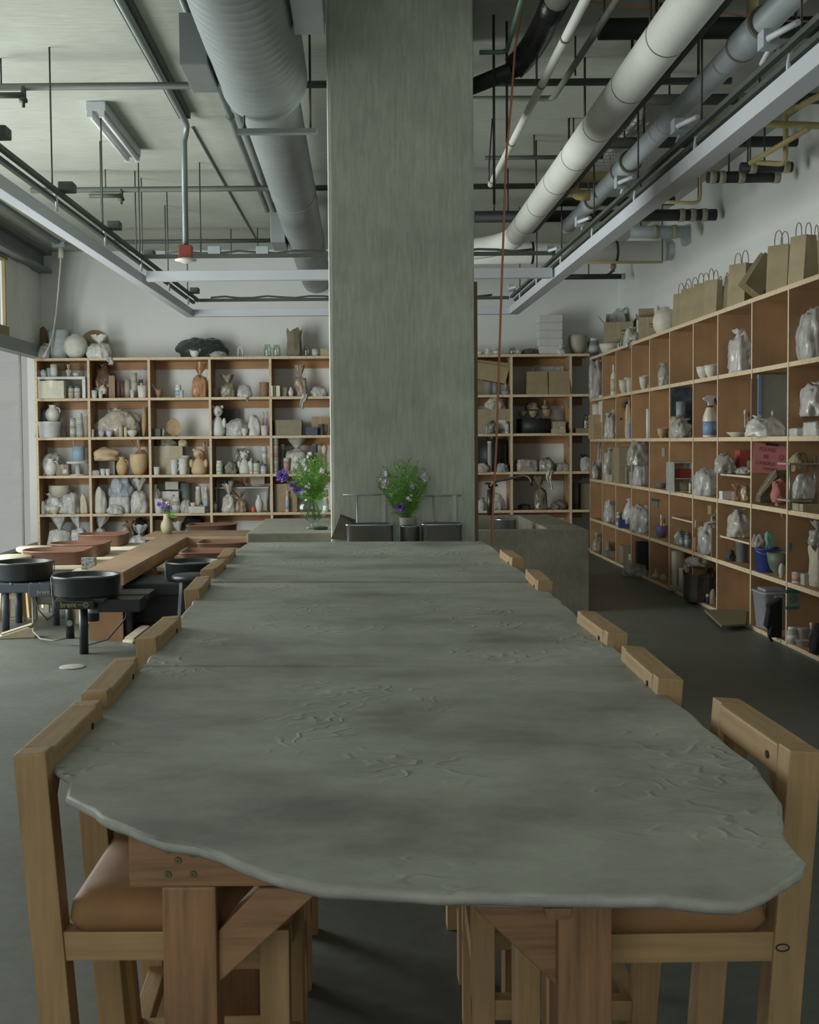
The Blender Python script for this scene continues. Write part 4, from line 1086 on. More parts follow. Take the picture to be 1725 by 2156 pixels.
# flowers ----------------------------------------------------------
def feathery(mb, base, tip, n, seed, spread, rnd):
    """one dill-like frond: curved stem with fine forked leaflets"""
    base, tip = Vector(base), Vector(tip)
    mid = base.lerp(tip, 0.5) + Vector((rnd.uniform(-1, 1), rnd.uniform(-1, 1), 0)) * spread * 0.3
    pts = arc(base, mid, tip, 8)
    mb.tube(pts, [0.0022, 0.002, 0.0018, 0.0016, 0.0014, 0.0012, 0.001, 0.0008, 0.0006], 5)
    for i in range(n):
        t = 0.25 + 0.75 * rnd.random()
        k = t * 8; j = min(7, int(k)); p = pts[j].lerp(pts[j + 1], k - j)
        L = spread * (0.4 + 0.7 * rnd.random()) * (1.15 - 0.6 * t)
        d = Vector((rnd.uniform(-1, 1), rnd.uniform(-1, 1), rnd.uniform(-0.1, 1.2))).normalized()
        e = p + d * L; sd = d.cross(Vector((0.3, 0.9, 0.2))).normalized() * 0.0019
        mb.verts_faces([p - sd, p + sd, e], [(0, 1, 2)])
        for q in range(3):
            u = p.lerp(e, 0.35 + 0.2 * q); d2 = (d + Vector((rnd.uniform(-1, 1), rnd.uniform(-1, 1), rnd.uniform(-0.6, 1))) * 0.7).normalized()
            s2 = d2.cross(Vector((0.2, 1, 0.1))).normalized() * 0.0017
            mb.verts_faces([u - s2, u + s2, u + d2 * L * 0.45], [(0, 1, 2)])
def petals(mb, c, r, nrm, n, layers, rnd):
    c = Vector(c); nrm = Vector(nrm).normalized(); u = nrm.orthogonal().normalized(); v = nrm.cross(u)
    for l in range(layers):
        rr = r * (1 - 0.25 * l)
        for i in range(n):
            a = 2 * math.pi * (i + 0.5 * l) / n + rnd.uniform(-.15, .15)
            d = u * math.cos(a) + v * math.sin(a); s = nrm.cross(d)
            lift = nrm * r * (0.25 + 0.25 * l + rnd.uniform(-.1, .1))
            mb.verts_faces([c, c + d * rr * 0.5 + s * rr * 0.36 + lift * 0.5, c + d * rr + s * rr * 0.2 + lift, c + d * rr * 1.05 - s * rr * 0.2 + lift * 0.8, c + d * rr * 0.5 - s * rr * 0.36 + lift * 0.5], [(0, 1, 2, 3, 4)])
M_leaf = paint('64963a', 0.6, 0.25, 30)
M_leaf2 = paint('3c5e2a', 0.6, 0.25, 30)
M_purple = paint('6d54a0', 0.6, 0.2, 25)
M_pinkish = paint('c9b8cf', 0.6, 0.15, 25)
def bouquet(label, base, fronds, blooms, small, seed, name='flower_bouquet', n=70, spread=0.06):
    rnd = random.Random(seed)
    t = thing(name, label, 'flowers', base)
    b0 = Vector(base)
    mb = MB()
    for tip in fronds: feathery(mb, (rnd.uniform(-.015, .015), rnd.uniform(-.015, .015), 0), Vector(tip) - b0, n, seed, spread, rnd)
    fo = mb.build('foliage', M_leaf, t)
    for c, r, nr in blooms:
        q = Vector(c) - b0
        MB().tube(arc((0, 0, 0), (q.x * 0.2, q.y * 0.2, q.z * 0.7), q, 6), 0.0022, 6).build('stem', M_leaf2, t)
        mb = MB(); petals(mb, q, r, nr, 8, 3, rnd); mb.build('flower', M_purple, t)
        MB().blob(r * 0.5, r * 0.5, r * 0.4, 3, c=q + Vector(nr).normalized() * r * 0.2 - Vector((0, 0, r * .2)), sub=2, flat=False).build('flower_eye', paint('2b2533', 0.7), t)
    for c in small:
        q = Vector(c) - b0
        mb = MB()
        for k in range(5): 
            o = q + Vector((rnd.uniform(-.014, .014), rnd.uniform(-.01, .01), rnd.uniform(-.02, .02))); petals(mb, o, 0.011, (rnd.uniform(-1, 1), -1, rnd.uniform(0, 1)), 4, 1, rnd)
        mb.build('blossom', M_pinkish, t)
    return t
# glass vase on the concrete counter
Yv = 7.55
vb = at(660, 1113, Yv); vz = ZT
rv = 33 * Yv / FPX
gv = thing('glass_vase', 'footed clear glass vase of water and stems on the concrete counter', 'vase', (vb.x, Yv, vz))
MB().lathe([(0, 0), (0.05, 0), (0.055, 0.006), (0.02, 0.016), (0.014, 0.03), (0.03, 0.045), (0.075, 0.08), (rv * .95, 0.12), (rv * .97, 0.145), (rv * .85, 0.17), (rv * .6, 0.185), (rv * .62, 0.192)], 36).build('bowl', glass((0.86, 0.93, 0.88), 0.6), gv)
rnd = random.Random(5)
mb = MB()
for i in range(16):
    a = rnd.uniform(0, 6.28); mb.tube([(0.05 * math.cos(a), 0.05 * math.sin(a), 0.055 + 0.02 * rnd.random()), (0.01 * math.cos(a), 0.01 * math.sin(a), 0.2)], 0.003, 5)
mb.build('water_stems', M_leaf2, gv)
fr = []
for (x, y) in ((612, 1000), (618, 985), (628, 968), (640, 962), (650, 958), (660, 965), (668, 955), (676, 968), (684, 962), (690, 975), (692, 995), (688, 1015), (606, 1015), (622, 1020), (640, 1000), (655, 990), (670, 1000), (680, 1030), (630, 1040), (645, 1030), (665, 1025), (634, 985), (674, 985), (648, 975), (620, 1045), (684, 1045)):
    p = at(x, y, Yv + rnd.uniform(-.09, .12)); fr.append(p)
bouquet('feathery green bunch with purple anemones in the footed glass vase', (vb.x, Yv, vz + 0.17), fr,
    [(at(596, 1003, Yv - 0.08), 0.045, (-0.4, -1, 0.5)), (at(618, 1022, Yv - 0.06), 0.032, (-0.6, -0.6, 0.6)), (at(627, 1032, Yv - 0.06), 0.03, (-0.2, -1, 0))],
    [at(x, y, Yv - 0.07) for x, y in ((637, 970), (645, 985), (650, 960), (647, 1022), (638, 1035), (678, 990))], 11)
p = at(668, 1112, Yv - 0.1)
tag(MB().blob(0.1, 0.07, 0.022, 4, 0.3, 3, c=(p.x + 0.02, Yv - 0.09, ZT)).build('dark_cloth', paint('3a423e', 0.8), base=True), 'dark scrap of cloth lying at the glass vase foot', 'cloth')
# grey pot on the ledge behind the steel can
Yp = 6.85
pb = at(858, 1106, Yp)
rp = 17 * Yp / FPX; zp = at(858, 1089, Yp).z
pot = thing('grey_pot', 'small grey flower pot standing behind the round steel can', 'pot', (pb.x, Yp, ZL))
MB().lathe([(0, 0), (rp * 0.9, 0), (rp, zp - ZL - 0.02), (rp * 1.02, zp - ZL), (rp * 0.92, zp - ZL), (rp * 0.88, zp - ZL - 0.03), (0, zp - ZL - 0.035)], 28).build('pot_body', paint('9a9a8c', 0.7), pot)
fr = []
rnd = random.Random(8)
for (x, y) in ((800, 1000), (810, 985), (822, 1000), (830, 980), (838, 968), (846, 985), (852, 972), (862, 968), (870, 985), (878, 978), (886, 1000), (895, 990), (905, 1005), (792, 1020), (812, 1025), (828, 1020), (850, 1010), (872, 1015), (890, 1025), (835, 1040), (865, 1040), (845, 1000), (880, 1045), (818, 1050)):
    fr.append(at(x, y, Yp - 0.02 + rnd.uniform(-.12, .03)))
bouquet('loose wild green bunch with a purple flower in the grey pot at the column', (pb.x, Yp, zp - 0.03), fr, [(at(844, 1068, Yp - 0.06), 0.032, (-0.3, -1, 0.2))],
    [at(x, y, Yp - 0.1) for x, y in ((806, 1008), (812, 1020), (815, 995), (890, 1003), (872, 1022), (862, 1047), (895, 1012))], 21, n=55)
# stoneware vase with purple flowers on the timber counter
Yt = 11.6
vb = atz(352, 1124, ZK); Yt = vb.y
k_ = Yt / FPX
sv = thing('stoneware_vase', 'cream stoneware bottle vase standing on the timber counter', 'vase', (vb.x, Yt, ZK))
MB().lathe([(0, 0), (9 * k_, 0), (12.5 * k_, 9 * k_), (13.5 * k_, 16 * k_), (12 * k_, 24 * k_), (8 * k_, 29 * k_), (7.2 * k_, 38 * k_), (8 * k_, 43 * k_), (6.6 * k_, 43 * k_), (6 * k_, 36 * k_), (0, 30 * k_)], 28).build('vase_body', paint('a39b7f', 0.6, 0.1, 18), sv)
bouquet('bunch of purple anemones with dark leaves in the stoneware vase', (vb.x, Yt, ZK + 0.17),
    [at(x, y, Yt + random.Random(x).uniform(-.06, .06)) for x, y in ((344, 1068), (352, 1065), (360, 1070), (366, 1085), (340, 1072), (372, 1090), (356, 1075))],
    [(at(336, 1062, Yt), 0.032, (-0.5, -1, 0.5)), (at(345, 1070, Yt - 0.03), 0.026, (0, -1, 0.6)), (at(357, 1070, Yt), 0.028, (0.3, -1, 0.4)), (at(366, 1044, Yt), 0.012, (0, -1, 1))], [at(342, 1060, Yt), at(352, 1060, Yt)], 31, n=40, spread=0.05)

# ------------------------------------------------------------------ sink
M_sink = concrete('7f7b6d', bump=0.3, var=0.3, scale=2.2, streak=(2, 2, 0.7))
s0 = atz(1240, 1288, 0); ys = s0.y; xs1 = s0.x
zs = at(1240, 1116, ys).z
yb_ = 12.3; xs0 = 0.62
sk = thing('concrete_sink', 'big stained concrete trough sink standing right of the column', 'sink', ((xs0 + xs1) / 2, ys, 0))
sk['label'] = 'big stained concrete trough sink standing between the column and the side shelves'
mb = MB()
mb.box((xs0, ys, 0), (xs1, ys + 0.2, zs)); mb.box((xs1 - 0.32, ys + 0.2, 0), (xs1, yb_, zs)); mb.box((xs0, yb_ - 0.12, 0), (xs1 - 0.32, yb_, zs))
mb.box((xs0, ys + 0.2, 0), (xs0 + 0.15, yb_ - 0.12, zs)); mb.box((xs0 + 0.15, ys + 0.2, 0), (xs1 - 0.32, yb_ - 0.12, zs - 0.28))
mb.build('basin', M_sink, sk, world=True)
M_tap = paint('4f4a42', 0.35, 0.1, 6, metal=0.7)
fb = at(1032, 1060, yb_ - 0.06)
fc = thing('sink_tap', 'tarnished long-spouted tap rising behind the concrete sink', 'tap', (fb.x, yb_ - 0.06, zs))
MB().tube([(fb.x, yb_ - 0.06, zs - 0.01), (fb.x, yb_ - 0.06, at(1032, 1030, yb_).z)], 0.03, 14).build('body', M_tap, fc, world=True)
sp = [at(x, y, Y) for x, y, Y in ((1034, 1028, yb_ - 0.06), (1045, 1013, yb_ - 0.15), (1080, 1006, yb_ - 0.4), (1104, 1001, yb_ - 0.55), (1114, 1004, yb_ - 0.6), (1119, 1012, yb_ - 0.62), (1119, 1023, yb_ - 0.62))]
MB().tube(sp, 0.014, 12).build('spout', M_tap, fc, world=True)
for px, py in ((1028, 1018), (1042, 1022)):
    p = at(px, py, yb_ - 0.08); MB().tube([(fb.x, yb_ - 0.06, p.z - 0.05), p], 0.012, 8).box(p - Vector((.03, .01, .012)), p + Vector((.03, .01, .012))).build('handle', M_tap, fc, world=True)
p = at(1064, 1110, 11.0)
bk = thing('steel_pot', 'shiny steel pot standing in the concrete sink', 'pot', (p.x, 11.0, zs - 0.28))
hz = at(1064, 1092, 11.0).z - (zs - 0.28)
MB().lathe([(0, 0), (0.1, 0), (0.105, hz - 0.01), (0.115, hz), (0.098, hz), (0.096, 0.01), (0, 0.01)], 28).build('pot_body', M_stl, bk)

# ================================================================== things on the shelves: builders
WHITE, CREAM, BISQ, TERRA, KRAFT, CARD = 'dcdbd2', 'd6cfb4', 'cdb594', 'b0714a', '9c8a63', 'a08a62'
CLEARB, AMBER, GREY, DARK, TAN = 'd9dad6', 'c79a63', '9b9c96', '34383a', 'b39a73'
PROF = {   # (radius, height) in shares of half width and height; outer wall up, rim, inner wall down
    'cup': [(0, 0), (.78, 0), (.82, .03), (1, 1), (.9, 1), (.72, .1), (0, .08)],
    'bowl': [(0, 0), (.4, 0), (.42, .06), (.7, .25), (.9, .6), (1, 1), (.94, 1), (.82, .6), (.6, .25), (0, .12)],
    'vase': [(0, 0), (.6, 0), (.85, .2), (1, .45), (.85, .68), (.5, .82), (.45, .92), (.6, 1), (.5, 1), (.36, .9), (0, .6)],
    'moon': [(0, 0), (.4, 0), (.62, .08), (.9, .28), (1, .5), (.92, .7), (.68, .88), (.36, .955), (.34, 1), (.28, 1), (.26, .95), (0, .8)],
    'pot': [(0, 0), (.45, 0), (.7, .12), (.93, .4), (1, .65), (.97, .9), (.95, 1), (.88, 1), (.88, .65), (.6, .15), (0, .1)],
    'tin': [(0, 0), (.97, 0), (1, .02), (1, .05), (.96, .07), (.96, .9), (1, .92), (1, .97), (.94, .97), (.92, .93), (0, .93)],
    'tub': [(0, 0), (.82, 0), (.85, .02), (.97, .9), (1.02, .92), (1.02, 1), (.94, 1), (.84, .06), (0, .05)],
    'jar': [(0, 0), (.95, 0), (1, .05), (1, .72), (.9, .8), (.78, .84), (0, .84)],
    'bottle': [(0, 0), (.9, 0), (1, .04), (1, .55), (.8, .68), (.35, .78), (.32, .95), (0, .95)],
    'gourd': [(0, 0), (.6, 0), (1, .2), (.85, .38), (.35, .5), (.28, .9), (.36, 1), (.2, 1), (0, .8)],
    'plate': [(0, 0), (.6, 0), (.65, .3), (1, .9), (1, 1), (.9, 1), (.6, .5), (0, .45)],
    'can': [(0, 0), (1, 0), (1, 1), (.92, 1), (.92, .06), (0, .06)],
    'disc_form': [(0, 0), (.8, 0), (1, .15), (1, .85), (.8, 1), (0, 1)],
}
NAMES = {'cup': ('ceramic_cup', 'cup'), 'bowl': ('ceramic_bowl', 'bowl'), 'vase': ('ceramic_vase', 'vase'), 'moon': ('round_jar', 'jar'), 'pot': ('clay_pot', 'pot'), 'tin': ('paint_tin', 'tin'),
         'tub': ('plastic_tub', 'tub'), 'jar': ('glaze_jar', 'jar'), 'bottle': ('squeeze_bottle', 'bottle'), 'gourd': ('gourd_vase', 'vase'), 'plate': ('ceramic_plate', 'plate'), 'can': ('open_canister', 'canister'),
         'glass': ('glass_jar', 'jar'), 'mug': ('ceramic_mug', 'mug'), 'box': ('cardboard_box', 'box'), 'tray': ('shallow_box', 'box'), 'bag': ('plastic_bag', 'bag'), 'lump': ('plastic_wrap', 'wrap'), 'wrap': ('wrapped_piece', 'clay piece'),
         'clay': ('clay_block', 'clay'), 'sack': ('paper_sack', 'sack'), 'paperbag': ('paper_bag', 'bag'), 'disc': ('round_board', 'board'), 'board': ('flat_board', 'board'), 'bear': ('ceramic_figurine', 'figurine'),
         'form': ('ceramic_form', 'sculpture'), 'roll': ('paper_roll', 'roll'), 'book': ('book', 'book'), 'cloth': ('folded_cloth', 'cloth'), 'spray': ('spray_bottle', 'bottle'), 'brush': ('paint_brush', 'brush'), 'stand': ('cake_stand', 'stand'),
         'ball': ('rubber_ball', 'ball'), 'bin': ('lidded_bin', 'bin'), 'bucket': ('plastic_bucket', 'bucket'), 'tube': ('long_tube', 'tube'), 'openbox': ('cardboard_box', 'box'), 'shell': ('shell_form', 'sculpture')}
_seed = [0]
def item(kind, p, w, h, col, label, group=None, d=None, rz=0.0, tilt=0.0, mat=None):
    """builds one shelf thing of width w and height h standing at p"""
    _seed[0] += 1; sd = _seed[0]; rnd = random.Random(sd)
    name, cat = NAMES[kind]
    c_ = hexc(col); g_ = (c_[0] * .3 + c_[1] * .6 + c_[2] * .1); c_ = tuple(x * .8 + g_ * .2 for x in c_)
    col = ''.join('%02x' % round(255 * (12.92 * x if x <= .0031308 else 1.055 * x ** (1 / 2.4) - .055)) for x in c_)
    t = thing(name, label, cat, p, rz, group)
    if tilt: t.rotation_euler = (0, tilt, rz)
    d = d or w; R = w / 2
    M = mat or paint(col, 0.55, 0.1, 18, 0.04)
    def lathe(k, nm='body', m=None, n=22, hh=h, z0=0.0, rr=R):
        return MB().lathe([(r * rr, z0 + z * hh) for r, z in PROF[k]], n, wob=0.03, seed=sd).build(nm, m or M, t)
    if kind in ('cup', 'bowl', 'vase', 'moon', 'pot', 'plate', 'can', 'gourd'):
        lathe(kind)
        if kind == 'vase' and sd % 2: MB().tube(arc((R * .5, 0, h * .85), (R * 1.25, 0, h * .8), (R * .9, 0, h * .5), 6), R * .09, 8).build('handle', M, t)
    elif kind == 'mug':
        lathe('cup'); s = -1 if rnd.random() < .6 else 1
        MB().tube(arc((s * R * .88, 0, h * .78), (s * R * 1.75, 0, h * .75), (s * R * 1.3, 0, h * .45), 5) + arc((s * R * 1.25, 0, h * .4), (s * R * 1.15, 0, h * .25), (s * R * .82, 0, h * .2), 4)[1:], R * .12, 8).build('handle', M, t)
    elif kind == 'tin':
        lathe('tin', 'body'); MB().lathe([(R * .965, h * .2), (R * .985, h * .2), (R * .985, h * .8), (R * .965, h * .8)], 22).build('label_band', paint(rnd.choice(('c9c4b4', 'a9b0ac', 'b88f82', '6f7f86')), 0.6, 0.25, 60), t)
        MB().lathe([(0, h * .93), (R * .8, h * .93), (R * .82, h * .985), (0, h * .985)], 22).build('lid', paint('b4b6b1', 0.4, metal=0.5), t)
    elif kind in ('jar', 'bottle'):
        lathe(kind)
        k = R * (.84 if kind == 'jar' else .4)
        lid = paint(rnd.choice(('d9d9d4', 'd9d9d4', '5d6f6a')), 0.45)
        MB().lathe([(0, h * .82), (k, h * .82), (k, h * .98), (k * .9, h), (0, h)], 20).build('lid', lid, t)
        MB().lathe([(R * .99, h * .15), (R * 1.012, h * .15), (R * 1.012, h * .55), (R * .99, h * .55)], 22).build('label_band', paint(rnd.choice(('b9c4bd', 'a6b3c2', 'cbbfa2', 'c8cbc4')), 0.6, 0.25, 60), t)
    elif kind == 'glass':
        MB().lathe([(r * R, z * h) for r, z in PROF['jar'][:-1]] + [(R * .7, h * .84), (R * .8, h), (R * .74, h), (R * .64, h * .84), (R * .9, h * .7), (R * .9, h * .06), (0, h * .05)], 22).build('body', glass((0.88, 0.92, 0.88), 0.7), t)
    elif kind == 'tub':
        lathe('tub', 'body'); MB().lathe([(0, h * .97), (R * 1.04, h * .97), (R * 1.04, h * 1.02), (R * .9, h * 1.03), (0, h * 1.03)], 24).build('lid', paint(sc(hexc(col), .92), 0.5), t)
    elif kind == 'bucket':
        lathe('tub', 'body')
        MB().tube([(R * 1.02, 0, h * .93)] + [(R * 1.03 * math.cos(a), -R * .95 * math.sin(a), h * .93 - R * .35 * math.sin(a)) for a in [i * math.pi / 10 for i in range(1, 10)]] + [(-R * 1.02, 0, h * .93)], R * .03, 6).build('bail_handle', paint('8f9494', 0.4, metal=0.6), t)
    elif kind == 'bin':
        mb = MB(); bm = mb.bm; rings = []
        for (k, z) in ((.78, 0), (.8, .01), (.98, .86), (1.04, .87), (1.04, .91), (.9, .91)):
            ring = [bm.verts.new((x * R * k, y * d / 2 * k, z * h)) for x, y in [(math.copysign(abs(math.cos(a)) ** .35, math.cos(a)), math.copysign(abs(math.sin(a)) ** .35, math.sin(a))) for a in [2 * math.pi * i / 40 for i in range(40)]]]
            rings.append(ring)
        for a, c in zip(rings, rings[1:]):
            for i in range(40): f = bm.faces.new((a[i], a[(i + 1) % 40], c[(i + 1) % 40], c[i])); f.smooth = True
        bm.faces.new(rings[0][::-1]); bm.faces.new(rings[-1])
        mb.build('body', M, t)
        MB().box((-R * .7, -d * .3, h * .91), (R * .7, d * .3, h * .98), bev=h * .02).build('lid', M, t)
        MB().box((-R * .25, -d * .54, h * .8), (R * .25, -d * .48, h * .86)).build('grip', M, t)
    elif kind in ('box', 'tray', 'openbox'):
        bh = h if kind != 'openbox' else h * .8
        MB().box((-R, -d / 2, 0), (R, d / 2, bh), bev=min(w, h, d) * .02).build('body', M, t)
        if kind == 'box':
            MB().box((-R * .16, -d / 2 - .002, 0 + bh * .6), (R * .16, d / 2 + .002, bh + .0015)).build('tape', paint(sc(hexc(col), 1.15), 0.35), t)
            if rnd.random() < .5: MB().box((R * .1, -d / 2 - .0025, bh * .2), (R * .7, -d / 2 - .0005, bh * .55)).build('sticker', paint('cfccbf', 0.6, 0.2, 60), t)
        elif kind == 'tray':
            MB().box((-R * 1.02, -d / 2 * 1.02, bh * .55), (R * 1.02, d / 2 * 1.02, bh * 1.01), bev=min(w, h) * .02).build('lid', M, t)
        else:
            for s in (-1, 1):
                MB().beam((s * R * .98, 0, bh), (s * R * 1.35, 0, bh + R * .45), d * .98, .005, (s * .7, 0, .7)).build('flap', M, t)
            MB().beam((0, d * .49, bh), (0, d * .62, bh + d * .35), w * .96, .005, (0, 1, .3)).build('flap', M, t)
            MB().box((-R * .12, -d / 2 - .002, bh * .05), (R * .12, -d / 2, bh)).build('tape', paint(sc(hexc(col), 1.12), 0.35), t)
            for dx, dz in ((.2, .7), (.2, .25)): MB().box((R * dx, -d / 2 - .0015, bh * dz), (R * (dx + .6), -d / 2 - .0005, bh * (dz + .05))).box((R * dx, -d / 2 - .0015, bh * (dz - .1)), (R * (dx + .4), -d / 2 - .0005, bh * (dz - .07))).build('print', paint('5d5442', 0.7), t)
    elif kind == 'bag':      # gathered and tied plastic bag
        F = film(col, .82 if col != CLEARB else .7)
        hb = h * .62
        MB().blob(w, d * .9, hb, sd, .2, 1.8, 4, .35, .12, .1).build('body', F, t)
        MB().blob(w * .66, d * .6, hb * .7, sd + 3, .12, 2, 3, .4, 0.1).build('contents', paint(sc(hexc(col), .72), 0.7, 0.2, 12), t)
        prof = [(w * .2, hb * .84), (w * .06, hb * 1.0), (w * .07, hb * 1.08), (w * .26, h * .84), (w * .36, h)]
        lean = rnd.uniform(-.25, .25)
        mb = MB(); n = 14; rings = []
        for (r, z) in prof:
            rings.append([mb.bm.verts.new((r * (1 + .35 * math.sin(j * 3.3 + sd)) * math.cos(2 * math.pi * j / n) + lean * max(0, z - hb), .55 * r * (1 + .3 * math.cos(j * 2.1 + sd)) * math.sin(2 * math.pi * j / n), z + .05 * h * math.sin(j * 2.4 + sd) * (z > h * .9))) for j in range(n)])
        for a, c in zip(rings, rings[1:]):
            for j in range(n): f = mb.bm.faces.new((a[j], a[(j + 1) % n], c[(j + 1) % n], c[j])); f.smooth = True
        mb.build('gathered_neck', F, t)
    elif kind == 'lump':     # loose crumpled plastic over something
        MB().blob(w, d, h, sd, .34, 1.5, 4, .15, .22, .13).build('sheet', film(col, .82, .18), t)
        if h > .1 and 'dark' not in label:
            mb = MB(); n = 12; rings = []; lx = rnd.uniform(-.5, .5) * w * .5; k = min(w, h)
            for (r, z) in ((k * .16, h * .82), (k * .07, h * .95), (k * .1, h * 1.0), (k * .2, h * 1.06), (k * .26, h * 1.13)):
                q_ = (z - h * .8) / h
                rings.append([mb.bm.verts.new((lx + q_ * lx * .8 + r * (1 + .4 * math.sin(j * 3.1 + sd)) * math.cos(2 * math.pi * j / n), .6 * r * math.sin(2 * math.pi * j / n), z + .05 * k * math.sin(j * 2.3 + sd) * (z > h))) for j in range(n)])
            for a, c in zip(rings, rings[1:]):
                for j in range(n): f = mb.bm.faces.new((a[j], a[(j + 1) % n], c[(j + 1) % n], c[j])); f.smooth = True
            mb.build('gathered_end', film(col, .8, .18), t)
    elif kind == 'cloth':
        MB().blob(w, d, h, sd, .25, 1.8, 4, .3, .15, .14).build('folds', paint(col, 0.85, 0.15, 20), t)
    elif kind == 'wrap':     # clay piece under thin plastic
        MB().blob(w * .8, d * .8, h * .9, sd, .2, 1.6, 3, .25, .18).build('clay_form', paint(sc(hexc(col), .8), 0.8, 0.15, 10), t)
        MB().blob(w, d, h, sd, .25, 1.6, 4, .3, .15, .12).build('film_cover', film(CLEARB, .55, .15), t)
    elif kind == 'clay':
        MB().blob(w, d, h, sd, .07, 2, 4, .75, 0.05).build('block', paint(col, 0.5, 0.12, 12, 0.1), t)
        MB().blob(w * 1.03, d * 1.03, h * 1.04, sd, .1, 2.2, 4, .7, 0.03, .05).build('film_cover', film(CLEARB, .35), t)
    elif kind == 'sack':
        mb = MB(); n = 20; rings = []
        for i in range(9):
            z = i / 8; k = (.95, 1, .98, .95, .92, .9, .9, .95, 1.0)[i]
            rings.append([mb.bm.verts.new((R * k * (1 + .1 * noise.noise(Vector((j * .9, z * 3, sd)))) * math.copysign(abs(math.cos(2 * math.pi * j / n)) ** .6, math.cos(2 * math.pi * j / n)), d / 2 * k * (1 + .1 * noise.noise(Vector((j * .9, z * 3, sd + 4)))) * math.copysign(abs(math.sin(2 * math.pi * j / n)) ** .6, math.sin(2 * math.pi * j / n)), z * h * (1 + (.09 * math.sin(j * 1.7 + sd) if i == 8 else 0)))) for j in range(n)])
        for a, c in zip(rings, rings[1:]):
            for j in range(n): mb.bm.faces.new((a[j], a[(j + 1) % n], c[(j + 1) % n], c[j]))
        mb.bm.faces.new(rings[0][::-1]); mb.bm.faces.new(rings[6])
        mb.build('body', paint(col, 0.8, 0.15, 8, 0.1), t)
    elif kind == 'paperbag':
        m2 = paint(col, 0.8, 0.1, 9, 0.05)
        mb = MB(); bm = mb.bm
        cols_ = []
        for (x, y) in ((-R, -d / 2), (0, -d / 2), (R, -d / 2), (R, -d * .1), (R * .97, 0), (R, d * .1), (R, d / 2), (0, d / 2), (-R, d / 2), (-R, d * .1), (-R * .97, 0), (-R, -d * .1)):
            cc = []
            for z in (0, .35, .7, 1):
                g = 1 - (.16 * z if abs(x) > R * .9 and abs(y) < d * .2 else 0)
                cc.append(bm.verts.new((x * g + .01 * w * noise.noise(Vector((x * 20, z * 3, sd))), y * (1 - .35 * z) + .02 * w * noise.noise(Vector((x * 15 + 3, z * 3, sd))), z * h)))
            cols_.append(cc)
        for a, c in zip(cols_, cols_[1:] + cols_[:1]):
            for k in range(3): bm.faces.new((a[k], c[k], c[k + 1], a[k + 1]))
        bm.faces.new([c[0] for c in cols_][::-1])
        bm.faces.new([c[2] for c in cols_])
        mb.build('body', m2, t)
        for s in (-1, 1):
            hh = h * rnd.uniform(.22, .34)
            MB().tube([(-R * .38, s * d * .3, h * .93)] + [(-R * .38 * math.cos(a), s * d * .3, h + hh * math.sin(a) ** .7) for a in [math.pi * i / 10 for i in range(1, 10)]] + [(R * .38, s * d * .3, h * .93)], .0035, 6).build('twisted_handle', paint('8a744f', 0.7), t)
    elif kind == 'disc':
        t.rotation_euler = (math.radians(-12), 0, rz)
        MB().lathe([(0, 0), (R * .985, 0), (R, .004), (R, d - .004), (R * .985, d), (0, d)], 44).move(Matrix.Translation((0, d / 2, h / 2)) @ Matrix.Scale(h / w, 4, (0, 0, 1)) @ Matrix.Rotation(math.pi / 2, 4, 'X')).build('board', wood(col, 'x', 0.6, 0.15, 4), t)
    elif kind in ('board', 'book'):
        MB().box((-R, -d / 2, 0), (R, d / 2, h), bev=min(w, d) * .06).build('board' if kind == 'board' else 'cover', M, t)
        if kind == 'book': MB().box((-R * .8, -d / 2 * 1.01, h * .02), (R * .8, d / 2 * .96, h * 1.005)).build('pages', paint('d9d5c6', 0.8), t)
    elif kind == 'bear':
        mb = MB()
        mb.blob(w, d, h * .66, sd, .06, 2, 3, 0, .3).blob(w * .62, d * .6, h * .36, sd + 1, .05, 2, 3, c=(0, -d * .05, h * .62), flat=False)
        for s in (-1, 1):
            mb.blob(w * .22, d * .2, h * .13, sd, .03, 2, 2, c=(s * w * .26, 0, h * .87), flat=False)
            mb.blob(w * .26, d * .3, h * .34, sd, .05, 2, 2, c=(s * w * .4, -d * .15, h * .25), flat=False)
        mb.blob(w * .26, d * .3, h * .12, sd, .03, 2, 2, c=(0, -d * .32, h * .7), flat=False)
        mb.build('figure', paint(col, 0.6, 0.06, 10), t)
    elif kind == 'form':
        MB().blob(w, d, h, sd, .3, 1.5, 4, .1, .25).build('form_body', paint(col, 0.7, 0.12, 8, 0.08), t)
    elif kind == 'shell':
        mb = MB(); n = 26; rings = []
        for (r, z, y) in ((.12, 0, 0), (.5, .35, -.12), (.85, .7, -.2), (1, .95, -.3), (.97, .96, -.24), (.8, .66, -.1), (.4, .3, 0)):
            rings.append([mb.bm.verts.new((R * r * math.cos(math.pi * (j / (n - 1))) * 1.0, d * y, h * (z * (.35 + .65 * math.sin(math.pi * j / (n - 1))) + .02 * (j % 2)))) for j in range(n)])
        for a, c in zip(rings, rings[1:]):
            for j in range(n - 1): mb.bm.faces.new((a[j], a[j + 1], c[j + 1], c[j]))
        mb.build('fan', paint(col, 0.7, 0.1, 10), t)
        MB().lathe([(0, 0), (R * .3, 0), (R * .2, h * .08), (0, h * .12)], 14).build('foot', paint(col, 0.7, 0.1, 10), t)
    elif kind == 'roll':
        MB().lathe([(0, 0), (R, 0), (R, h), (R * .9, h), (R * .86, h * .97), (R * .5, h * .97), (R * .45, h), (R * .3, h), (R * .3, h * .6), (0, h * .6)], 20).build('roll_body', paint(col, 0.75, 0.06, 6), t)
    elif kind == 'tube':
        MB().lathe([(0, 0), (R, 0), (R, h * .94), (R * 1.05, h * .94), (R * 1.05, h), (0, h)], 18).build('tube_body', M, t)
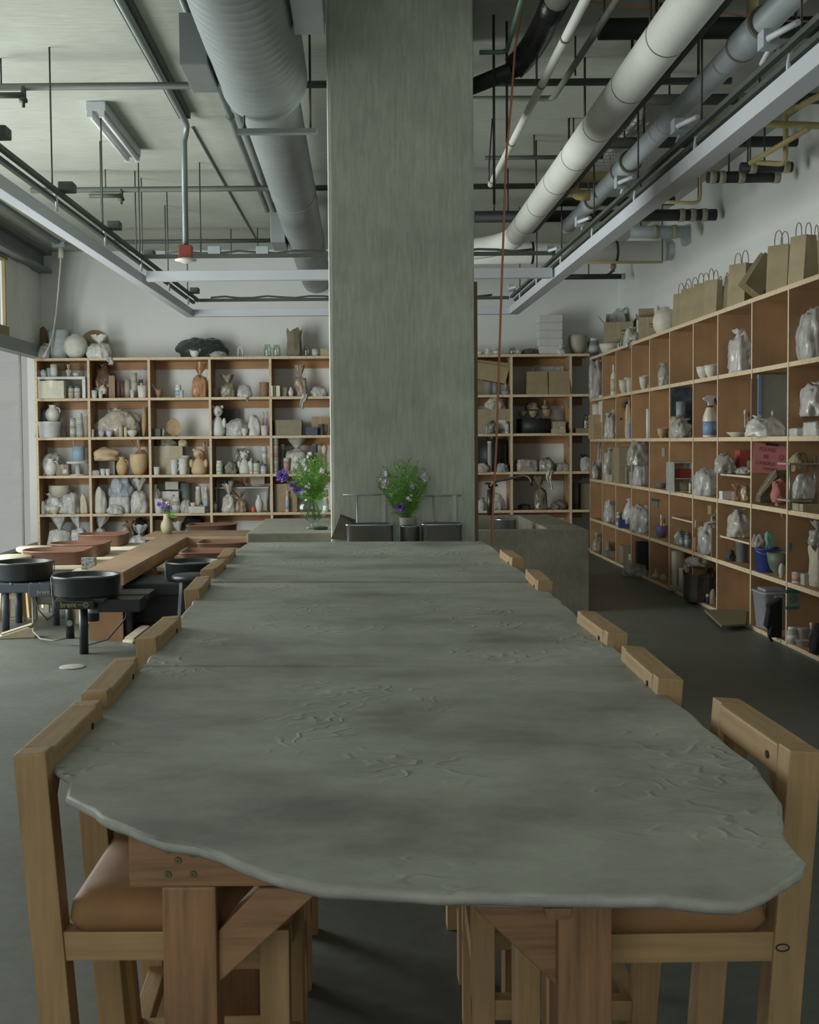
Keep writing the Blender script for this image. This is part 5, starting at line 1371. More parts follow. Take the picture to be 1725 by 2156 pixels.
        MB().lathe([(R, h * .1), (R * 1.03, h * .1), (R * 1.03, h * .16), (R, h * .16)], 18).build('band', paint(sc(hexc(col), .7), .5), t)
    elif kind == 'spray':
        lathe_pts = [(0, 0), (R * .96, 0), (R, h * .02), (R, h * .42), (R * .95, h * .5), (R * .5, h * .7), (R * .4, h * .74), (0, h * .74)]
        MB().lathe(lathe_pts, 26).build('bottle_body', paint('d3cdb9', 0.35, 0.05, 6), t)
        MB().lathe([(R * 1.0, h * .05), (R * 1.015, h * .05), (R * 1.015, h * .38), (R * 1.0, h * .38)], 26).build('label_band', paint('7f93b5', 0.5, 0.35, 70, stretch=(1, 1, 4)), t)
        MB().lathe([(R * .44, h * .71), (R * .5, h * .71), (R * .5, h * .75), (R * .44, h * .75)], 20).build('collar', paint('3b4550', 0.5), t)
        hd = MB().poly([(-R * 1.0, 0, h * .9), (-R * .3, 0, h * .84), (-R * .22, 0, h * .74), (R * .3, 0, h * .74), (R * .4, 0, h * .86), (R * .95, 0, h * .99), (-R * .2, 0, h * 1.0), (-R * .95, 0, h * .94)], R * .7, (0, 1, 0)).move(Matrix.Translation((0, -R * .35, 0))).build('spray_head', paint('b9bdbd', 0.4), t, bevel=R * .06)
        MB().poly([(R * .5, 0, h * .93), (R * .75, 0, h * .95), (R * 1.25, 0, h * .76), (R * 1.1, 0, h * .74)], R * .4, (0, 1, 0)).move(Matrix.Translation((0, -R * .2, 0))).build('trigger', paint('3b4550', 0.5), t)
    elif kind == 'brush':
        MB().tube([(0, 0, 0), (0, 0, h * .7)], [R * .6, R * .5], 8).build('handle', M, t)
        MB().tube([(0, 0, h * .68), (0, 0, h * .78), (0, 0, h * .9), (0, 0, h)], [R * .6, R * .8, R * .9, R * .15], 8).build('bristles', paint(rnd.choice(('cfc6ad', '5e4a38', 'b8b9b4')), .8), t)
    elif kind == 'stand':
        MB().lathe([(0, h * .86), (R, h * .86), (R, h), (0, h)], 30).build('top_plate', M, t)
        MB().lathe([(0, 0), (R * .8, 0), (R * .8, h * .05), (R * .22, h * .09), (R * .2, h * .86), (0, h * .86)], 24).build('pedestal', M, t)
    elif kind == 'ball':
        MB().blob(w, w, h, sd, 0.02, 1, 3).build('ball_body', M, t)
    return t

# ---- back shelves: row 0 stands on top, rows 1-5 are the cubbies; pixels say where, the board says how high
ROWN = ['on top', 'top row', 'second row', 'third row', 'fourth row', 'floor row']
def far_place(x):
    for n, (lo, hi) in (('first bay', (0, 187)), ('second bay', (187, 314)), ('third bay', (314, 441)), ('fourth bay', (441, 569)), ('fifth bay', (569, 700)), ('bay beside the column', (1000, 1076)), ('bay past the column', (1076, 1201)), ('corner bay', (1201, 1300))):
        if lo <= x < hi: return n
def back(row, kind, x0, x1, yt, col, desc, dy=.14, group=None, z=None, **kw):
    Y = YS + dy; zz = ZB[row] if z is None else z
    a, c = at(x0, yt, Y), at(x1, yt, Y)
    w = c.x - a.x; h = max(.01, a.z - zz)
    lim = (YB - .035 if row else YB - .005)
    d = kw.pop('d', None) or min(w, 2 * (lim - Y))
    if kind in PROF or kind in ('mug', 'glass', 'spray'): d = None
    pl = far_place((x0 + x1) / 2)
    lab = '%s, %s of far shelves' % (desc, pl.replace('bay', 'bay from the windows') if row == 0 and 'th' in pl else pl) if row == 0 else '%s, %s, %s of far shelves' % (desc, ROWN[row], pl)
    if row == 0: lab = '%s on top of far shelves' % desc
    o = item(kind, ((a.x + c.x) / 2, Y, zz), w, h, col, lab, group, d, **kw)
    return o
BAYN = ['', 'first bay', 'second bay', 'third bay', 'fourth bay', 'fifth bay', 'sixth bay', 'seventh bay', 'eighth bay', 'ninth bay', 'tenth bay']
BX = [1243, 1269, 1298, 1331, 1369, 1411, 1461, 1513, 1585, 1661, 1760]
def side(row, kind, x0, x1, yt, col, desc, dx=.15, group=None, z=None, rz=0.0, **kw):
    X = XS + dx; xm = (x0 + x1) / 2
    Y = atx(xm, yt, X).y
    bp = next((i for i in range(1, 11) if xm < BX[i]), 10)
    if row > 0 and not (kind == 'lump' and dx <= .06) and 'z' not in kw:
        lo, hi = YD[-1 - bp] + .03, YD[-bp] - .03; r_ = min((x1 - x0) * Y / FPX * .45, .12)
        Yc_ = min(max(Y, lo + r_), hi - r_)
        if abs(Yc_ - Y) > .01:
            Xn = at(xm, yt, Yc_).x
            if Xn > XS - .03: X, Y = max(Xn, XS + .01), Yc_
    k = Y / FPX; w = (x1 - x0) * k * kw.pop('ws', 1)
    zz = ZR[row] if z is None else z
    h = max(.01, at(xm, yt, Y).z - zz)
    d = kw.pop('d', None) or min(w, .34)
    if kind in PROF or kind in ('mug', 'glass', 'spray'): d = None
    b_ = next(i for i in range(1, 11) if YD[-1 - i] <= Y or i == 10)
    lab = '%s on top of side shelves' % desc if row == 0 else '%s, %s, %s from corner of side shelves' % (desc, ROWN[row], BAYN[b_])
    return item(kind, (X, Y, zz), w, h, col, lab, group, d, rz=rz, **kw)

# ================================================================== far shelves: what stands on them
for a in [
 (0, 'disc', 75, 98, 685, '8a7147', 'tall narrow oval board in the window corner', .3, None, None, {'d': .02}),
 (0, 'lump', 76, 106, 727, WHITE, 'crumpled white bag at the window corner', .1),
 (0, 'tub', 101, 147, 697, 'aeb8bb', 'big pale grey lidded pail', .2),
 (0, 'moon', 134, 184, 704, 'd6d5c9', 'big white round jar'),
 (0, 'disc', 166, 226, 693, 'a58657', 'round honey-coloured board leaning behind a white jar', .34, None, None, {'d': .025}),
 (0, 'bag', 184, 234, 706, 'e2e2da', 'white gathered bag in front of the round board', .12),
 (0, 'lump', 370, 478, 711, '3c4644', 'heap of dark plastic sheeting', .22, None, None, {'d': .4}),
 (0, 'bowl', 399, 421, 739, WHITE, 'white bowl tucked into the dark sheeting', .05),
 (0, 'form', 440, 479, 739, 'a9aa9c', 'flat grey form beside the dark sheeting', .04),
 (0, 'glass', 555, 572, 725, WHITE, 'first of two empty clear jars'),
 (0, 'glass', 574, 591, 726, WHITE, 'second of two empty clear jars'),
 (0, 'sack', 603, 636, 695, '7f7659', 'open crumpled brown paper sack', .16),
 (0, 'glass', 638, 655, 728, WHITE, 'clear jar just past the brown sack'),
 (0, 'can', 657, 672, 735, 'c5c7c2', 'short pale canister near the column', .1),
 (0, 'box', 675, 694, 735, 'b9a885', 'small tan carton touching the column outline', .1),
 (0, 'bowl', 1000, 1019, 741, WHITE, 'low white bowl beside the column', .05),
 (0, 'form', 1020, 1037, 732, 'd8d5ca', 'broken white pottery shard', .06),
 (0, 'bowl', 1038, 1053, 740, WHITE, 'lower white bowl by the orange cord', .06),
 (0, 'form', 1039, 1053, 733, 'cfccc0', 'white cup lying in the bowl by the orange cord', .06, None, 2.665),
 (0, 'glass', 1072, 1088, 731, WHITE, 'clear jar past the orange cord'),
 (0, 'can', 1086, 1099, 736, 'b5b6ad', 'grey canister past the orange cord', .1),
 (0, 'cloth', 1099, 1134, 735, '5a584a', 'flat heap of dried stems', .16),
 (0, 'bag', 1173, 1190, 727, 'd9d9d2', 'small white bag against the white box stack', .03),
 (0, 'pot', 1197, 1238, 706, 'a9a58f', 'large cream pot with blue brush stroke and dark foot', .2),
 (0, 'jar', 1238, 1262, 712, '7d8a88', 'grey-green lidded pot at the corner', .2),
 (1, 'cup', 75, 84, 780, 'd4d8d6', 'white cup on the little white riser', .1, None, 2.36),
 (1, 'form', 84, 99, 778, 'd0d5d4', 'tipped white cups on the little riser', .1, None, 2.36),
 (1, 'mug', 98, 108, 775, 'c9d2d4', 'blue-rimmed mug on the little riser', .14, None, 2.36),
 (1, 'can', 106, 121, 767, 'd7dad6', 'tall white jar on the little riser', .1, None, 2.36),
 (1, 'bear', 139, 149, 766, 'b7bfa9', 'tiny pale green figurine on the riser', .1, None, 2.36),
 (1, 'bowl', 153, 168, 786, 'd5d7d0', 'shallow dish on the riser', .1, None, 2.36),
 (1, 'box', 87, 141, 803, 'd3ceb2', 'cream box under the white riser', .12),
 (1, 'form', 92, 124, 797, 'd9dad0', 'white cloth bundle on the cream box', .12, None, 2.29),
 (1, 'jar', 142, 155, 812, 'bfc7cc', 'first of two blue-white lidded jars', .1),
 (1, 'jar', 156, 169, 812, 'c5cbd0', 'second of two blue-white lidded jars', .1),
 (1, 'lump', 200, 246, 775, '77583c', 'see-through brown bag', .26),
 (1, 'plate', 193, 230, 817, 'a99f80', 'olive dish below the brown bag', .24, None, 2.12),
 (1, 'cup', 192, 205, 822, 'dad8cf', 'white cup at the front', .05),
 (1, 'cup', 207, 217, 824, 'd6d5cb', 'white cup with a coral-like lump', .05),
 (1, 'form', 207, 226, 812, 'd9d6c4', 'ruffled white coral-like form', .1, None, 2.13),
 (1, 'board', 229, 242, 791, '9b7648', 'upright brown wooden slat', .12, None, None, {'d': .03}),
 (1, 'can', 243, 253, 802, '8c7461', 'brown-grey canister', .2),
 (1, 'can', 254, 263, 802, '6c4f3e', 'dark brown canister', .16),
 (1, 'can', 262, 275, 799, 'b3a693', 'tall pale tan canister', .16),
 (1, 'can', 277, 290, 805, 'c8c3b5', 'lower of two stacked canisters', .16),
 (1, 'can', 277, 288, 785, 'bdb49f', 'upper of two stacked canisters', .16, None, 2.285),
 (1, 'cup', 289, 311, 812, 'd9d5c9', 'large white cup', .07),
 (1, 'jar', 291, 302, 799, 'c9c9c2', 'white jar behind the large cup', .24),
 (1, 'cup', 274, 283, 821, 'cdd4cf', 'tiny pale green cup', .05),
 (1, 'bowl', 326, 342, 820, 'a8805a', 'brown ladle bowl'),
 (1, 'jar', 369, 382, 810, 'd6d8d4', 'white lidded jar', .1),
 (1, 'cup', 378, 387, 822, 'c2d0d4', 'small blue-white cup', .04),
 (1, 'bag', 404, 437, 765, 'c98f55', 'amber bag tied at the neck'),
 (1, 'pot', 447, 461, 817, '9d9c92', 'grey upturned pot', .2),
 (1, 'bag', 463, 498, 790, 'a59c80', 'olive clay bag with clear top', .24),
 (1, 'wrap', 500, 531, 812, 'd5d4ca', 'white bowl under clear film', .08),
 (1, 'tub', 546, 567, 806, '9b7858', 'brown tub with white lid'),
 (1, 'book', 570, 576, 813, 'b04a45', 'small red book', .06, None, None, {'d': .2}),
 (1, 'book', 576, 581, 813, '303a56', 'small navy book', .1, None, None, {'d': .2}),
 (1, 'book', 582, 591, 813, 'a9a13a', 'small yellow-green book', .06, None, None, {'d': .2}),
 (1, 'cup', 591, 605, 816, 'd6d4c9', 'white cup beside the yellow book', .08),
 (1, 'vase', 607, 619, 816, 'd8d5c8', 'small white vase', .08),
 (1, 'bag', 618, 646, 770, 'b59f84', 'tall clear bag round a jar', .2),
 (1, 'wrap', 655, 690, 814, 'c9c2b0', 'low piece under clear film', .1),
 (2, 'cloth', 76, 104, 864, '474f63', 'crumpled dark blue cloth', .2),
 (2, 'tub', 76, 130, 889, 'd3d6d3', 'wide white plastic tub', .12, None, None, {}),
 (2, 'vase', 95, 126, 853, 'd9d7cb', 'white flask standing on the plastic tub', .16, None, 1.775),
 (2, 'wrap', 115, 138, 872, 'a88257', 'tan wrapped clay behind the tub', .3),
 (2, 'tin', 147, 160, 898, 'a3a096', 'lower grey tin by the tub', .12),
 (2, 'tin', 147, 159, 880, '9c9c98', 'upper grey tin by the tub', .12, None, 1.685),
 (2, 'jar', 161, 176, 900, 'b3b7ac', 'lowest jar of a three-jar pile', .12),
 (2, 'jar', 161, 175, 885, 'bbbcb2', 'middle jar of a three-jar pile', .12, None, 1.672),
 (2, 'jar', 161, 174, 870, 'd3d1c7', 'topmost jar of a three-jar pile', .12, None, 1.765),
 (2, 'tube', 177, 186, 873, 'c9bba9', 'pale tube by the divider', .12),
 (2, 'lump', 197, 299, 868, 'cfc5b2', 'long bundle under clear plastic', .24, None, None, {'d': .3}),
 (2, 'disc', 297, 306, 853, 'bd9a68', 'first of two leaning round bats', .12, None, None, {'d': .02}),
 (2, 'disc', 303, 311, 853, 'b28f5e', 'second of two leaning round bats', .2, None, None, {'d': .02}),
 (2, 'cup', 190, 199, 904, 'c8c6b2', 'small olive-white cup', .05),
 (2, 'bowl', 207, 221, 907, 'b9c0d2', 'blue-white bowl', .05),
 (2, 'bowl', 223, 238, 907, 'c6cdd8', 'white bowl with blue inside', .05),
 (2, 'can', 250, 259, 895, 'cbb694', 'ribbed tan canister', .05),
 (2, 'can', 261, 268, 899, 'd0c6ad', 'slim cream canister', .05),
 (2, 'bowl', 268, 290, 906, 'd5d3c3', 'wide white bowl', .05),
 (2, 'cloth', 279, 298, 890, '6a6b58', 'dark green crumpled thing behind the bowl', .18),
 (2, 'shell', 350, 383, 880, 'b89567', 'tan fan-shaped shell piece'),
 (2, 'tray', 322, 339, 903, '55564e', 'low dark box', .14),
 (2, 'glass', 340, 349, 898, WHITE, 'clear glass next to the dark box', .1),
 (2, 'bear', 441, 476, 853, 'd9d8d2', 'white dog figurine with ruffled head', .12),
 (2, 'board', 458, 504, 861, '343630', 'dark folded board', .36, None, None, {'d': .02}),
 (2, 'wrap', 475, 523, 883, 'cfccc2', 'white dome under clear film', .14),
 (2, 'bowl', 508, 523, 902, 'd3d2ca', 'small tipped white bowl', .03),
 (2, 'form', 520, 550, 874, 'd6d3c9', 'white pointed cone pieces', .1),
 (2, 'cup', 549, 566, 896, 'd3c5c4', 'pink and white cup', .07),
 (2, 'brush', 552, 557, 866, 'c77f9a', 'pink brush standing in the cup', .14),
 (2, 'brush', 559, 564, 864, 'b05a80', 'rose brush standing in the cup', .16),
 (2, 'tray', 581, 636, 885, '8d8465', 'flat olive cardboard carton', .2, None, None, {'d': .28}),
 (2, 'box', 657, 694, 878, 'a48a60', 'tan carton near the column', .24),
 (2, 'tray', 645, 669, 900, '4a5468', 'flat dark blue case', .06),
 (2, 'cup', 671, 683, 893, '55606b', 'dark blue cup', .07),
 (3, 'wrap', 83, 134, 957, 'a08a68', 'round brown clay wrapped in film', .24),
 (3, 'vase', 92, 121, 966, 'd8d6cf', 'white skull-shaped vase', .08),
 (3, 'box', 121, 147, 978, '8a7a64', 'small brown carton', .14),
 (3, 'stand', 140, 187, 972, 'd6d6cf', 'white cake stand'),
 (3, 'can', 152, 179, 940, '8fb0c9', 'blue-glazed pot on the cake stand', .14, None, 1.262),
 (3, 'brush', 153, 157, 927, 'd3cfb9', 'pale stick in the blue pot', .14, None, 1.36),
 (3, 'brush', 163, 166, 934, 'c9c9c0', 'short stick in the blue pot', .16, None, 1.36),
 (3, 'form', 195, 256, 943, 'd4b588', 'long tan horn-like slip cast', .14, None, 1.255),
 (3, 'form', 228, 252, 945, 'c9a673', 'second tan slip cast peak', .2, None, 1.25),
 (3, 'vase', 244, 269, 962, 'cfac74', 'tan clay vase', .08),
 (3, 'cup', 211, 222, 987, 'ccd8d3', 'first tiny pale cup', .04),
 (3, 'cup', 222, 232, 987, 'd3dad6', 'second tiny pale cup', .04),
 (3, 'clay', 195, 211, 990, 'b07e4e', 'small orange clay lump', .05),
 (3, 'bag', 277, 311, 918, 'cc9a66', 'amber bag with flared top', .26),
 (3, 'pot', 273, 311, 956, 'd2b27c', 'white-lipped tan pot with drips', .1),
 (3, 'box', 322, 387, 939, 'b0a383', 'large tan carton with labels', .3),
 (3, 'lump', 334, 373, 922, 'a89f88', 'grey wrapped lump on the tan carton', .3, None, 1.44),
 (3, 'form', 374, 396, 924, 'd9cfa5', 'white and yellow cone on the carton', .26, None, 1.43),
 (3, 'cup', 323, 337, 983, 'd6d5cb', 'small white cup', .06),
 (3, 'mug', 359, 374, 968, 'd5d8d3', 'white pitcher with a spout', .07),
 (3, 'cup', 376, 395, 965, 'd6d6cc', 'tall white cup', .07),
 (3, 'tub', 381, 401, 960, 'b9c6b4', 'white tub with a green lid', .17),
 (3, 'bear', 400, 438, 944, 'd3b184', 'tan figure with round face above a fox mask', .12),
 (3, 'form', 423, 440, 928, 'cdbb98', 'tall tan form behind the figure', .3),
 (3, 'jar', 455, 469, 970, 'c9cf8f', 'jar with yellow-green label', .08),
 (3, 'lump', 468, 502, 973, '9b9a90', 'grey wrapped lump', .2),
 (3, 'lump', 490, 522, 950, '8d8b80', 'grey bag behind the bear figurine', .3),
 (3, 'bear', 501, 529, 949, 'd4d0c6', 'white bear figurine', .1),
 (3, 'bottle', 525, 533, 965, 'cfd3d6', 'small white dropper bottle', .05),
 (3, 'jar', 533, 548, 970, 'bccabd', 'mint green jar', .07),
 (3, 'jar', 549, 562, 977, 'b3b6cf', 'lavender jar', .06),
 (3, 'jar', 551, 563, 957, 'a5b3a3', 'lower green jar of a pair', .16),
 (3, 'jar', 551, 563, 941, 'd2d2cb', 'upper white jar of a pair', .16, None, 1.315),
 (3, 'bag', 598, 651, 917, 'cbc5ba', 'white flared plastic bag', .22),
 (3, 'jar', 590, 600, 935, '8f8f88', 'grey jar behind the tins', .26),
 (3, 'tin', 597, 611, 964, 'c2bfb4', 'single tin by the flowers', .08),
 (3, 'tube', 659, 669, 935, '7c7b74', 'grey tube in the shade', .3),
 (3, 'brush', 676, 690, 936, 'b49a6e', 'upright hand broom', .14),
 (4, 'lump', 86, 145, 1044, 'd3d3cc', 'white plastic wrapped heap', .2),
 (4, 'pot', 103, 149, 1022, 'bfb6a0', 'round white and brown pot', .22, None, 0.76),
 (4, 'wrap', 130, 168, 1041, 'd3d0c6', 'white wrapped piece', .1),
 (4, 'form', 167, 186, 1038, 'd6cab2', 'tan and white folded form', .12),
 (4, 'bowl', 104, 126, 1067, 'd0cba9', 'small yellowish pot', .04),
 (4, 'form', 86, 97, 1055, 'b5b9ae', 'thin grey-green vessel', .06),
 (4, 'form', 195, 227, 1029, 'd2cfc4', 'cream rounded slab vessel', .12),
 (4, 'clay', 232, 277, 1043, 'c0c2c6', 'grey-white clay bag', .16),
 (4, 'lump', 230, 281, 1004, 'bcc3cf', 'blue-white bag above the clay bag', .18, None, 0.78),
 (4, 'lump', 226, 264, 1062, 'cccabf', 'silvery foil wrap', .04),
 (4, 'bag', 273, 313, 1008, 'd6d4cb', 'tall white tied bag', .12),
 (4, 'vase', 319, 335, 1020, 'c9cdbd', 'tall leaf-shaped pale vase', .12),
 (4, 'box', 336, 379, 1034, 'c5c4b9', 'white carton at the back', .3),
 (4, 'tray', 350, 377, 1014, 'b5b4a8', 'small grey carton on the white one', .32, None, 0.86),
 (4, 'can', 381, 402, 1017, '61706a', 'dark green canister', .3),
 (4, 'mug', 325, 345, 1050, 'd2d3cf', 'white mug', .07),
 (4, 'jar', 362, 380, 1050, '9a9d97', 'grey jar', .12),
 (4, 'wrap', 380, 402, 1053, 'b29e82', 'tan piece in clear film', .12),
 (4, 'tray', 400, 433, 1066, 'c9c7b9', 'small white tray', .06),
 (4, 'cup', 401, 412, 1058, 'cfcabc', 'small jar on the white tray', .06, None, 0.635),
 (4, 'bottle', 420, 427, 1050, '3a3a3c', 'black and white bottle', .14),
 (4, 'bottle', 428, 439, 1025, 'cbc3b4', 'tall white bottle', .12),
 (4, 'jar', 411, 424, 1024, 'b6b6b0', 'grey-white jar at the back', .26),
 (4, 'tin', 447, 457, 1056, '4d6f6c', 'teal tin', .08),
 (4, 'can', 465, 478, 1012, '8b99a0', 'blue-grey can on the inner shelf', .3, None, 0.9),
 (4, 'can', 480, 494, 1012, '9aa3a1', 'pale grey can on the inner shelf', .3, None, 0.9),
 (4, 'gourd', 500, 516, 1008, '7c4d38', 'red-brown gourd', .3, None, 0.88),
 (4, 'tray', 529, 558, 999, 'a79d82', 'tan carton on the inner shelf', .3, None, 0.92),
 (4, 'bag', 468, 497, 1020, 'cdc8bd', 'white pointed bag', .1),
 (4, 'bag', 491, 521, 1034, 'a58a6b', 'brown clear bag', .14),
 (4, 'ball', 529, 539, 1065, 'cf5a35', 'orange-red ball', .06),
 (4, 'vase', 537, 554, 1043, 'd0cfc6', 'white cylinder vase', .08),
 (4, 'tube', 571, 577, 1036, '4d7fae', 'bright blue strip', .06),
 (4, 'box', 579, 627, 1018, 'a0865f', 'tall plain cardboard carton', .22),
 (4, 'bottle', 601, 609, 1033, 'c9c0b4', 'white bottle against the carton', .03),
 (4, 'jar', 680, 692, 1047, 'c0c2bd', 'white jar seen past the flowers', .08),
 (4, 'jar', 681, 691, 1030, '9fb0bd', 'blue-white jar on the white jar', .08, None, 0.76),
 (5, 'bag', 100, 150, 1086, 'd4d4cd', 'big white pointed bag', .1),
 (5, 'bag', 149, 182, 1084, 'd9d9d4', 'white flared bag', .06),
 (5, 'bag', 190, 229, 1086, 'ccccc8', 'white open bag', .14),
 (5, 'lump', 249, 284, 1104, 'a88e6c', 'brown paper-filled bag', .12),
 (5, 'bag', 272, 313, 1106, 'd1d2d0', 'white tied bag by the vase', .03),
 (5, 'lump', 281, 313, 1094, '3a403d', 'dark green bag behind the white one', .3),
 (5, 'box', 321, 347, 1094, 'a8875a', 'tan carton behind the vase', .26),
 (5, 'lump', 372, 440, 1086, '2c302f', 'large black plastic bag', .26),
 (5, 'bag', 364, 390, 1100, 'c9cbc8', 'white bag in front of the black one', .06),
 # past the column
 (1, 'can', 1037, 1050, 806, '7f857f', 'grey can below the tilted carton', .1),
 (1, 'bag', 1056, 1073, 814, '9aa0a6', 'small blue-white bag', .06),
 (2, 'box', 1003, 1072, 862, 'a0906a', 'wide tan carton', .2, None, None, {'d': .3}),
 (2, 'lump', 1022, 1064, 838, 'c9c1ad', 'white crumpled bag on the carton', .16, None, 1.88),
 (2, 'bottle', 1064, 1073, 887, 'c0c1bb', 'white squeeze bottle', .03),
 (2, 'lump', 1018, 1050, 889, '8f8f80', 'clear bag in front of the carton', .02),
 (3, 'can', 1003, 1062, 925, '2a2d2d', 'black bin', .2),
 (3, 'tube', 1026, 1037, 929, 'c9c4c4', 'white tube before the black bin', .04),
 (3, 'brush', 1022, 1028, 902, '3a3832', 'dark tool standing in the bin', .3),
 (3, 'brush', 1033, 1039, 898, '4a463c', 'second dark tool standing in the bin', .24),
 (3, 'brush', 1045, 1050, 905, '37352f', 'third dark tool standing in the bin', .28),
 (3, 'cloth', 1003, 1030, 976, 'a99f8e', 'pale crumpled rag', .03),
 (3, 'cloth', 1045, 1070, 976, '8fa0a0', 'blue-grey crumpled rag', .04),
 (4, 'lump', 1003, 1026, 1052, 'b9b9b2', 'white bag by the tap', .06),
 (4, 'wrap', 1026, 1062, 1040, 'a38a64', 'tan clay piece behind the cord', .12),
 (1, 'paperbag', 1108, 1151, 783, '9b8860', 'first of two brown paper bags', .12),
 (1, 'paperbag', 1153, 1197, 782, '9f8c63', 'second of two brown paper bags', .1),
 (2, 'can', 1088, 1160, 882, '2c2f2d', 'wide black tray', .26),
 (2, 'disc', 1125, 1148, 876, '6b5a48', 'round brown bat standing upright', .06, None, None, {'d': .02}),
 (2, 'bowl', 1091, 1111, 866, '978866', 'tan bowl on the black tray', .2, None, 1.78),
 (2, 'bowl', 1113, 1134, 865, '9d8c6a', 'middle tan bowl on the black tray', .2, None, 1.78),
 (2, 'bowl', 1142, 1163, 862, 'a3805c', 'reddish bowl on the black tray', .2, None, 1.78),
 (2, 'form', 1104, 1139, 847, '857a60', 'dim tan form above the bowls', .28, None, 1.88),
 (2, 'gourd', 1138, 1159, 842, '8f8466', 'pale gourd above the bowls', .28, None, 1.88),
 (2, 'box', 1164, 1189, 888, 'a89b78', 'upright cream carton', .1),
 (2, 'tray', 1163, 1189, 903, 'b7ab8c', 'small cream tray', .02),
 (3, 'clay', 1086, 1131, 967, '8c6a4a', 'brown clay block in film', .14),
 (3, 'lump', 1130, 1170, 966, 'a9a79d', 'loose clear bag', .1),
 (3, 'clay', 1169, 1197, 976, '8d7a5c', 'small tan wrapped block', .12),
 (4, 'bag', 1124, 1152, 1003, '8a8263', 'tall olive clear bag', .14),
 (4, 'lump', 1160, 1195, 1055, '77735f', 'dim clear bag', .14),
 (4, 'cloth', 1092, 1116, 1062, '3a3b35', 'dark bundle', .2),
 (2, 'glass', 1228, 1241, 873, WHITE, 'clear glass pitcher', .1),
 (2, 'box', 1211, 1243, 902, '857a58', 'flat tan carton', .08),
 (3, 'wrap', 1222, 1244, 962, '9f998c', 'round wrapped bag', .06),
 (4, 'can', 1206, 1219, 1013, '7a7c70', 'tall grey canister', .14),
 (4, 'box', 1221, 1241, 1018, '8d8564', 'leaning tan carton', .2),
]:
    kw = dict(a[10]) if len(a) > 10 else {}
    row, kind, x0, x1, yt, col, desc = a[:7]
    back(row, kind, x0, x1, yt, col, desc, *(a[7:10] if len(a) > 9 else a[7:]), **kw)

# little white riser in the first bay
z = 2.36; p0, p1 = at(76, 790, YS + .03), at(180, 790, YS + .03)
t = thing('shelf_riser', 'little white riser shelf holding cups, top row, first bay of far shelves', 'riser', ((p0.x + p1.x) / 2, YS + .14, ZB[1]))
hz = z - ZB[1]; w = (p1.x - p0.x) / 2; Mw = paint('d8dad6', .5)
MB().box((-w, -.13, hz - .035), (w, .13, hz), bev=.006).build('top', Mw, t)
for s in (-1, 1): MB().box((s * w - (.045 if s > 0 else 0), -.12, 0), (s * w + (.045 if s < 0 else 0), .12, hz - .035), bev=.005).build('leg', Mw, t)
# inner boards and trailing plastic
def inner_board(label, row, x0, x1, y, dy, thick=.018, d=.26, legs=True):
    a, c = at(x0, y, YS + dy), at(x1, y, YS + dy)
    t = thing('inner_shelf', label, 'shelf', ((a.x + c.x) / 2, YS + dy + d / 2, ZB[row]))
    MB().box((a.x, YS + dy, a.z - thick), (c.x, YS + dy + d, a.z)).build('board', paint('b9b5a6', .6), t, world=True)
    for x in (a.x + .02, c.x - .02): MB().box((x - .012, YS + dy + .02, ZB[row]), (x + .012, YS + dy + d - .02, a.z - thick)).build('support', paint('8f8a7c', .6), t, world=True)
inner_board('thin inner shelf under tan horn casts, third row, second bay of far shelves', 3, 190, 242, 963, .08)
inner_board('low inner shelf with blue cans, fourth row, fourth bay of far shelves', 4, 452, 566, 1026, .16)
def trailing(label, px, y0, y1, Y, seed, col='dcdcd8', w=.07):
    rnd = random.Random(seed); mb = MB(); p = at(px, y0, Y); L = (y1 - y0) * Y / FPX
    rows = 9; cs = 6; vs = []
    for i in range(rows):
        k = i / (rows - 1)
        for j in range(cs):
            u = j / (cs - 1) - .5
            vs.append((p.x + u * w * (1 - .4 * k) + .02 * math.sin(k * 5 + seed), Y - .012 - .015 * math.cos(u * 9 + k * 6), p.z - k * L))
    for i in range(rows - 1):
        for j in range(cs - 1): a = i * cs + j; mb.verts_faces([vs[a], vs[a + 1], vs[a + cs + 1], vs[a + cs]], [(0, 1, 2, 3)])
    bmesh.ops.remove_doubles(mb.bm, verts=mb.bm.verts, dist=1e-5)
    o = mb.build('plastic_strip', film(col, .75), base=True)
    mo = o.modifiers.new('thickness', 'SOLIDIFY'); mo.thickness = .003
    return tag(o, label, 'plastic strip')
trailing('white plastic strip trailing off the top row, fifth bay of far shelves', 638, 829, 861, YS - .006, 1)
trailing('short plastic wisp trailing off the top row, fourth bay of far shelves', 522, 832, 847, YS - .006, 2, w=.03)
trailing('clear plastic tail hanging below the third row past the column, far shelves', 1158, 990, 1030, YS - .006, 3)
trailing('white bag tail hanging over the shelf top below the round board', 231, 752, 768, YS - .006, 4, w=.09)
# five paint tins in one pile
Y = YS + .08
for i in range(5):
    yb = 994 - 15.6 * i; p = at(579.5, yb, Y); h = 15.4 * Y / FPX
    item('tin', (p.x, Y, ZB[3] + i * h * 1.004), 15 * Y / FPX, h, ('c3c0b2', 'b4b7b2', 'c6c4bb', 'b9b5a8', 'c0bdb0')[i], '%s paint tin from the bottom of the pile, third row, fifth bay of far shelves' % ords[i], 'paint tins in one pile')
